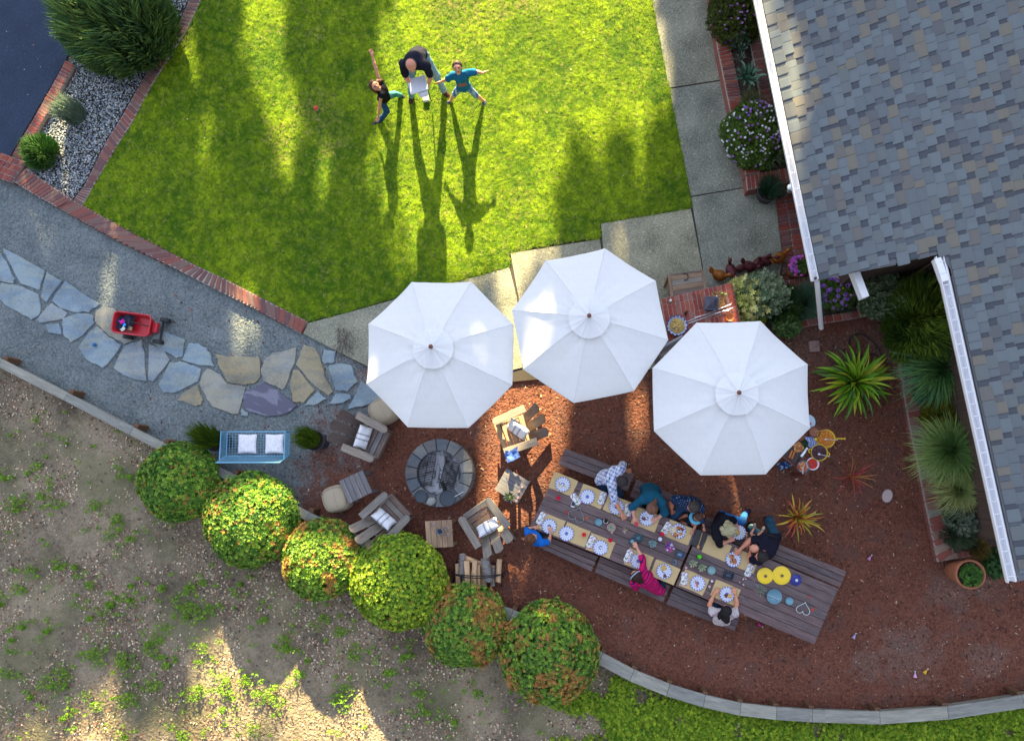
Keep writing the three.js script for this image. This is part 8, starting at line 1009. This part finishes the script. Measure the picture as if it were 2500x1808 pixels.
person('bald baby with bare legs on the lap of the man in black', { s: 0.42, hd: 0.80, J: { pelvis: [1848, 1318, 0.66], chest: [1846, 1328, 0.82], neck: [1844, 1333, 0.90], head: [1842, 1338, 0.99], sl: [1838, 1334, 0.86], sr: [1852, 1326, 0.86], el: [1832, 1330, 0.80], wl: [1828, 1324, 0.80], hl: [1825, 1320, 0.80], er: [1850, 1318, 0.82], wr: [1846, 1312, 0.82], hr: [1843, 1308, 0.82], kl: [1834, 1302, 0.66], al: [1842, 1288, 0.60], tl: [1843, 1280, 0.58], kr: [1852, 1304, 0.66], ar: [1862, 1296, 0.60], tr: [1865, 1288, 0.58] }, hipSide: [0.8, 0, 0.3], face: [-0.75, -0.1, -0.35], up: [0.1, 0.95, 0.1], top: [0.44, 0.05, 0.07], sleeve: 0.2, pantName: 'shorts', pl: 0.4, pants: [0.4, 0.25, 0.22], shoes: [0.16, 0.17, 0.19], skin: [0.68, 0.30, 0.20] });
const stripy = person('girl in a magenta top with dark stripes reaching over the left table', { s: 0.84, fine: true, J: { pelvis: [1604, 1436, 0.53], chest: [1576, 1414, 0.82], neck: [1563, 1408, 0.94], head: [1554, 1405, 1.06], sl: [1547, 1424, 0.86], sr: [1571, 1390, 0.92], el: [1552, 1434, 0.66], wl: [1562, 1424, 0.62], hl: [1570, 1418, 0.62], er: [1568, 1361, 0.88], wr: [1556, 1338, 0.84], hr: [1547, 1322, 0.86], kl: [1590, 1402, 0.50], al: [1590, 1396, 0.1], tl: [1586, 1386, 0.06], kr: [1616, 1414, 0.50], ar: [1616, 1408, 0.1], tr: [1612, 1396, 0.06] }, hipSide: [0.9, 0, 0.4], face: [-0.55, -0.35, -0.65], top: (p, u, v, w) => ((v * 17 + 40 + Math.sin(u * 9) * 0.15) % 1) < 0.32 ? [0.05, 0.012, 0.09] : [0.52, 0.012, 0.10], sleeve: 1.1, pants: darkDenim, shoes: BLACK, hair: [0.035, 0.016, 0.014], locks: [[[1558, 1412, 1.08, 0.06], [1564, 1418, 0.98, 0.05], [1570, 1420, 0.9, 0.03]], [[1549, 1410, 1.06, 0.05], [1546, 1416, 0.96, 0.035]]], skin: [0.64, 0.30, 0.20] });
{ const s = stripy, l = []; for (let i = 0; i <= 16; i++) { const a = -1.5 + i / 16 * 3.0; l.push(s.M(s.M(s.J.head, s.hs, Math.sin(a) * 0.104), s.hu, 0.035 + Math.cos(a) * 0.09).addScaledVector(s.face, 0.012)); } solo('headband', tube(l, 0.011, 40, 6), mat([0.30, 0.42, 0.55], 0.5), 'pale blue headband on the girl in the striped top', 'headband'); }
person('black haired girl in a white top at the lower side of the right table', { s: 0.86, fine: true, J: { pelvis: [1762, 1512, 0.54], chest: [1765, 1502, 0.82], neck: [1769, 1496, 0.95], head: [1773, 1491, 1.06], sl: [1740, 1493, 0.90], sr: [1794, 1496, 0.90], el: [1732, 1476, 0.76], wl: [1744, 1449, 0.80], hl: [1754, 1438, 0.80], er: [1799, 1474, 0.76], wr: [1796, 1451, 0.80], hr: [1792, 1439, 0.80], kl: [1752, 1478, 0.50], al: [1752, 1472, 0.1], tl: [1756, 1460, 0.06], kr: [1782, 1484, 0.50], ar: [1782, 1480, 0.1], tr: [1786, 1468, 0.06] }, face: [0.12, -0.55, -0.75], up: [0, 0.8, -0.5], top: (p, u, v) => mul3(vn(p.x * 22, p.z * 22, 3) > 0.68 ? [0.40, 0.26, 0.30] : [0.52, 0.46, 0.46], 0.85 + 0.3 * vn(p.x * 60, p.z * 60, 9)), sleeve: 0.25, pants: darkDenim, shoes: BLACK, hair: [0.014, 0.011, 0.013], locks: [[[1772, 1498, 1.10, 0.075], [1771, 1507, 1.0, 0.075], [1774, 1514, 0.88, 0.06]], [[1764, 1494, 1.06, 0.05], [1758, 1502, 0.96, 0.045], [1756, 1510, 0.88, 0.03]]], skin: [0.64, 0.27, 0.15] });

// ---------- unseen tall trees beyond the picture top: crowns cut open where sun should land ----------
{
  const SHIFT = 1 / Math.tan(SUN_EL), zones = [];
  const lit = (h, ...p) => zones.push(poly(p, h).map((q) => V(q.x, 0, q.z + h * SHIFT)));
  lit(0, 962, -60, 1592, -60, 1600, 40, 1628, 150, 1645, 235, 1560, 290, 1470, 300, 1380, 330, 1368, 480, 1400, 590, 1330, 660, 1250, 700, 1120, 712, 965, 672, 950, 560, 905, 480, 905, 250, 938, 100);
  lit(0, 1440, 330, 1490, 340, 1500, 430, 1460, 470); lit(0, 1560, 400, 1590, 380, 1600, 450, 1570, 480); lit(0, 1450, 585, 1500, 585, 1525, 640, 1490, 655);
  lit(0, 600, -60, 705, -60, 690, 150, 700, 320, 660, 370, 610, 240); lit(0, 462, 95, 500, 100, 497, 240, 460, 230); lit(0, 385, 280, 428, 270, 420, 360, 370, 400); lit(0, 500, 330, 530, 330, 520, 440, 490, 420); lit(0, 770, 380, 800, 400, 800, 480, 760, 470); lit(0, 690, 440, 730, 430, 730, 500, 690, 510);
  lit(0, 590, 700, 620, 720, 620, 930, 570, 930);
  lit(0, 1222, 860, 1393, 860, 1395, 1110, 1330, 1230, 1290, 1330, 1272, 1450, 1225, 1450, 1160, 1330, 1160, 1050, 1222, 1040); lit(0, 1525, 950, 1580, 950, 1585, 1040, 1535, 1060);
  lit(2.4, 1322, 705, 1395, 705, 1388, 785, 1320, 780); lit(2.4, 1280, 830, 1385, 795, 1360, 860, 1280, 905); lit(2.3, 1160, 830, 1206, 835, 1210, 925, 1160, 910);
  lit(3.0, 1885, -80, 1990, -80, 2012, 110, 1985, 235, 1925, 200, 1893, 100);
  lit(0.3, 150, 140, 190, 150, 172, 300, 110, 330, 160, 400, 60, 420, 20, 400, 30, 340, 100, 230); lit(0.9, 90, 330, 140, 350, 130, 380, 80, 360);
  lit(0, -40, 1800, 1000, 1770, 1010, 1860, -40, 1860); lit(0, 160, 1760, 250, 1690, 275, 1850, 50, 1850); lit(0, 450, 1600, 570, 1540, 610, 1610, 500, 1660); lit(0, 620, 1600, 700, 1440, 765, 1460, 735, 1650, 650, 1740, 520, 1850, 390, 1850, 500, 1690); lit(0, 845, 1600, 895, 1610, 925, 1710, 990, 1850, 720, 1850, 800, 1720); lit(0, 1190, 1690, 1206, 1690, 1206, 1715, 1190, 1715);
  lit(0.9, 835, 1440, 900, 1430, 905, 1560, 850, 1570); lit(0.9, 700, 1330, 745, 1330, 735, 1420, 690, 1420); lit(0.95, 1765, 690, 1830, 678, 1845, 770, 1790, 790); lit(1.0, 745, 1330, 800, 1340, 790, 1390, 750, 1390);
  const light = (x, z) => { const wob = 0.22, p = V(x + (fbm(x * 1.6, z * 0.9, 301, 3) - 0.5) * wob * 2.4, 0, z + (fbm(x * 1.6, z * 0.9, 302, 3) - 0.5) * wob * 4); return zones.some((k) => inside(p, k)); };
  const spray = (() => { const r = rng(4), l = []; for (let i = 0; i < 12; i++) { const g = leafGeo.clone(); g.scale(0.42, 0.5, 0.62); placed(g, V(rr(r, -0.22, 0.22), rr(r, -0.22, 0.22), rr(r, -0.22, 0.22)), r() * 6.28, rr(r, -1.4, 1.4), rr(r, -0.6, 0.6)); l.push(g); } return merge(l); })();
  const bark = mat([0.11, 0.08, 0.06], 0.95, { bumpMap: bumpGrain, bumpScale: 0.02 });
  const xs = [-17.5, -13.2, -9.2, -5.4, 2.2, 6.2, 10.4], words = ['far left end', 'left', 'left centre', 'shaded lawn', 'path', 'house', 'right end'];
  const trees = xs.map((x, i) => { const z = -31 - (i % 3) * 1.2, t = thing('oak_tree', 'unseen tall dark leafy tree beyond the lawn, opposite the ' + words[i] + ' of the garden', 'tree', V(x, -0.03, z), 'trees beyond the lawn'); const h = 7.5; const tr = new THREE.CylinderGeometry(0.16, 0.3, h, 10); tr.translate(0, h / 2, 0); part(t, 'trunk', tr, bark); return { t, x, z, list: [], limbs: [] }; });
  const r = rng(606);
  for (let i = 0; i < 24000; i++) {
    const gx = rr(r, -19.5, 13), gz = rr(r, -15.5, gx > 2.5 ? 17 : 9.5); if (light(gx, gz) || light(gx - 0.2, gz) || light(gx + 0.2, gz) || light(gx, gz - 0.6) || light(gx, gz + 0.6)) continue;  // crown shape keeps leaves off sun rays bound for the lit zones
    if (gx < -4 && gz < 0 && r() < 0.85 && vn(gx * 1.5 + 60, gz * 0.55 + 60, 91) > 0.74) continue;
    const k = trees.reduce((a, b) => Math.abs(b.x - gx) < Math.abs(a.x - gx) ? b : a), zt = k.z + rr(r, -1.6, 1.6), s = (gz - zt) / Math.cos(SUN_EL) / Math.cos(SUN_AZ), p = V(gx, 0, gz).addScaledVector(sunDir, s);
    const sz = rr(r, 0.36, 0.56); k.list.push([trs(V(p.x - k.x, p.y + 0.03, p.z - k.z), r() * 6, r() * 6, r() * 6, sz), jitter(r, mix3([0.03, 0.065, 0.012], [0.075, 0.11, 0.02], r()), 0.2)]);
  }
  const m = new THREE.Vector3();
  for (const k of trees) {
    const rb = rng(k.x * 10 + 999), l = [];
    for (let i = 0; i < 9; i++) { const e = k.list[(rb() * k.list.length) | 0]; m.setFromMatrixPosition(e[0]); l.push(bar(V(0, rr(rb, 5.5, 7.4), 0), m.clone(), 0.05, 6)); }
    part(k.t, 'limb', l, bark); const c = swarm(k.t, 'crown', spray, leafMat, k.list);
  }
}

const renderer = new THREE.WebGLRenderer({ antialias: true });
renderer.setSize(1024, 740);
renderer.shadowMap.enabled = true;
renderer.toneMapping = THREE.LinearToneMapping;
renderer.toneMappingExposure = EXPOSURE;
renderer.render(scene, camera);
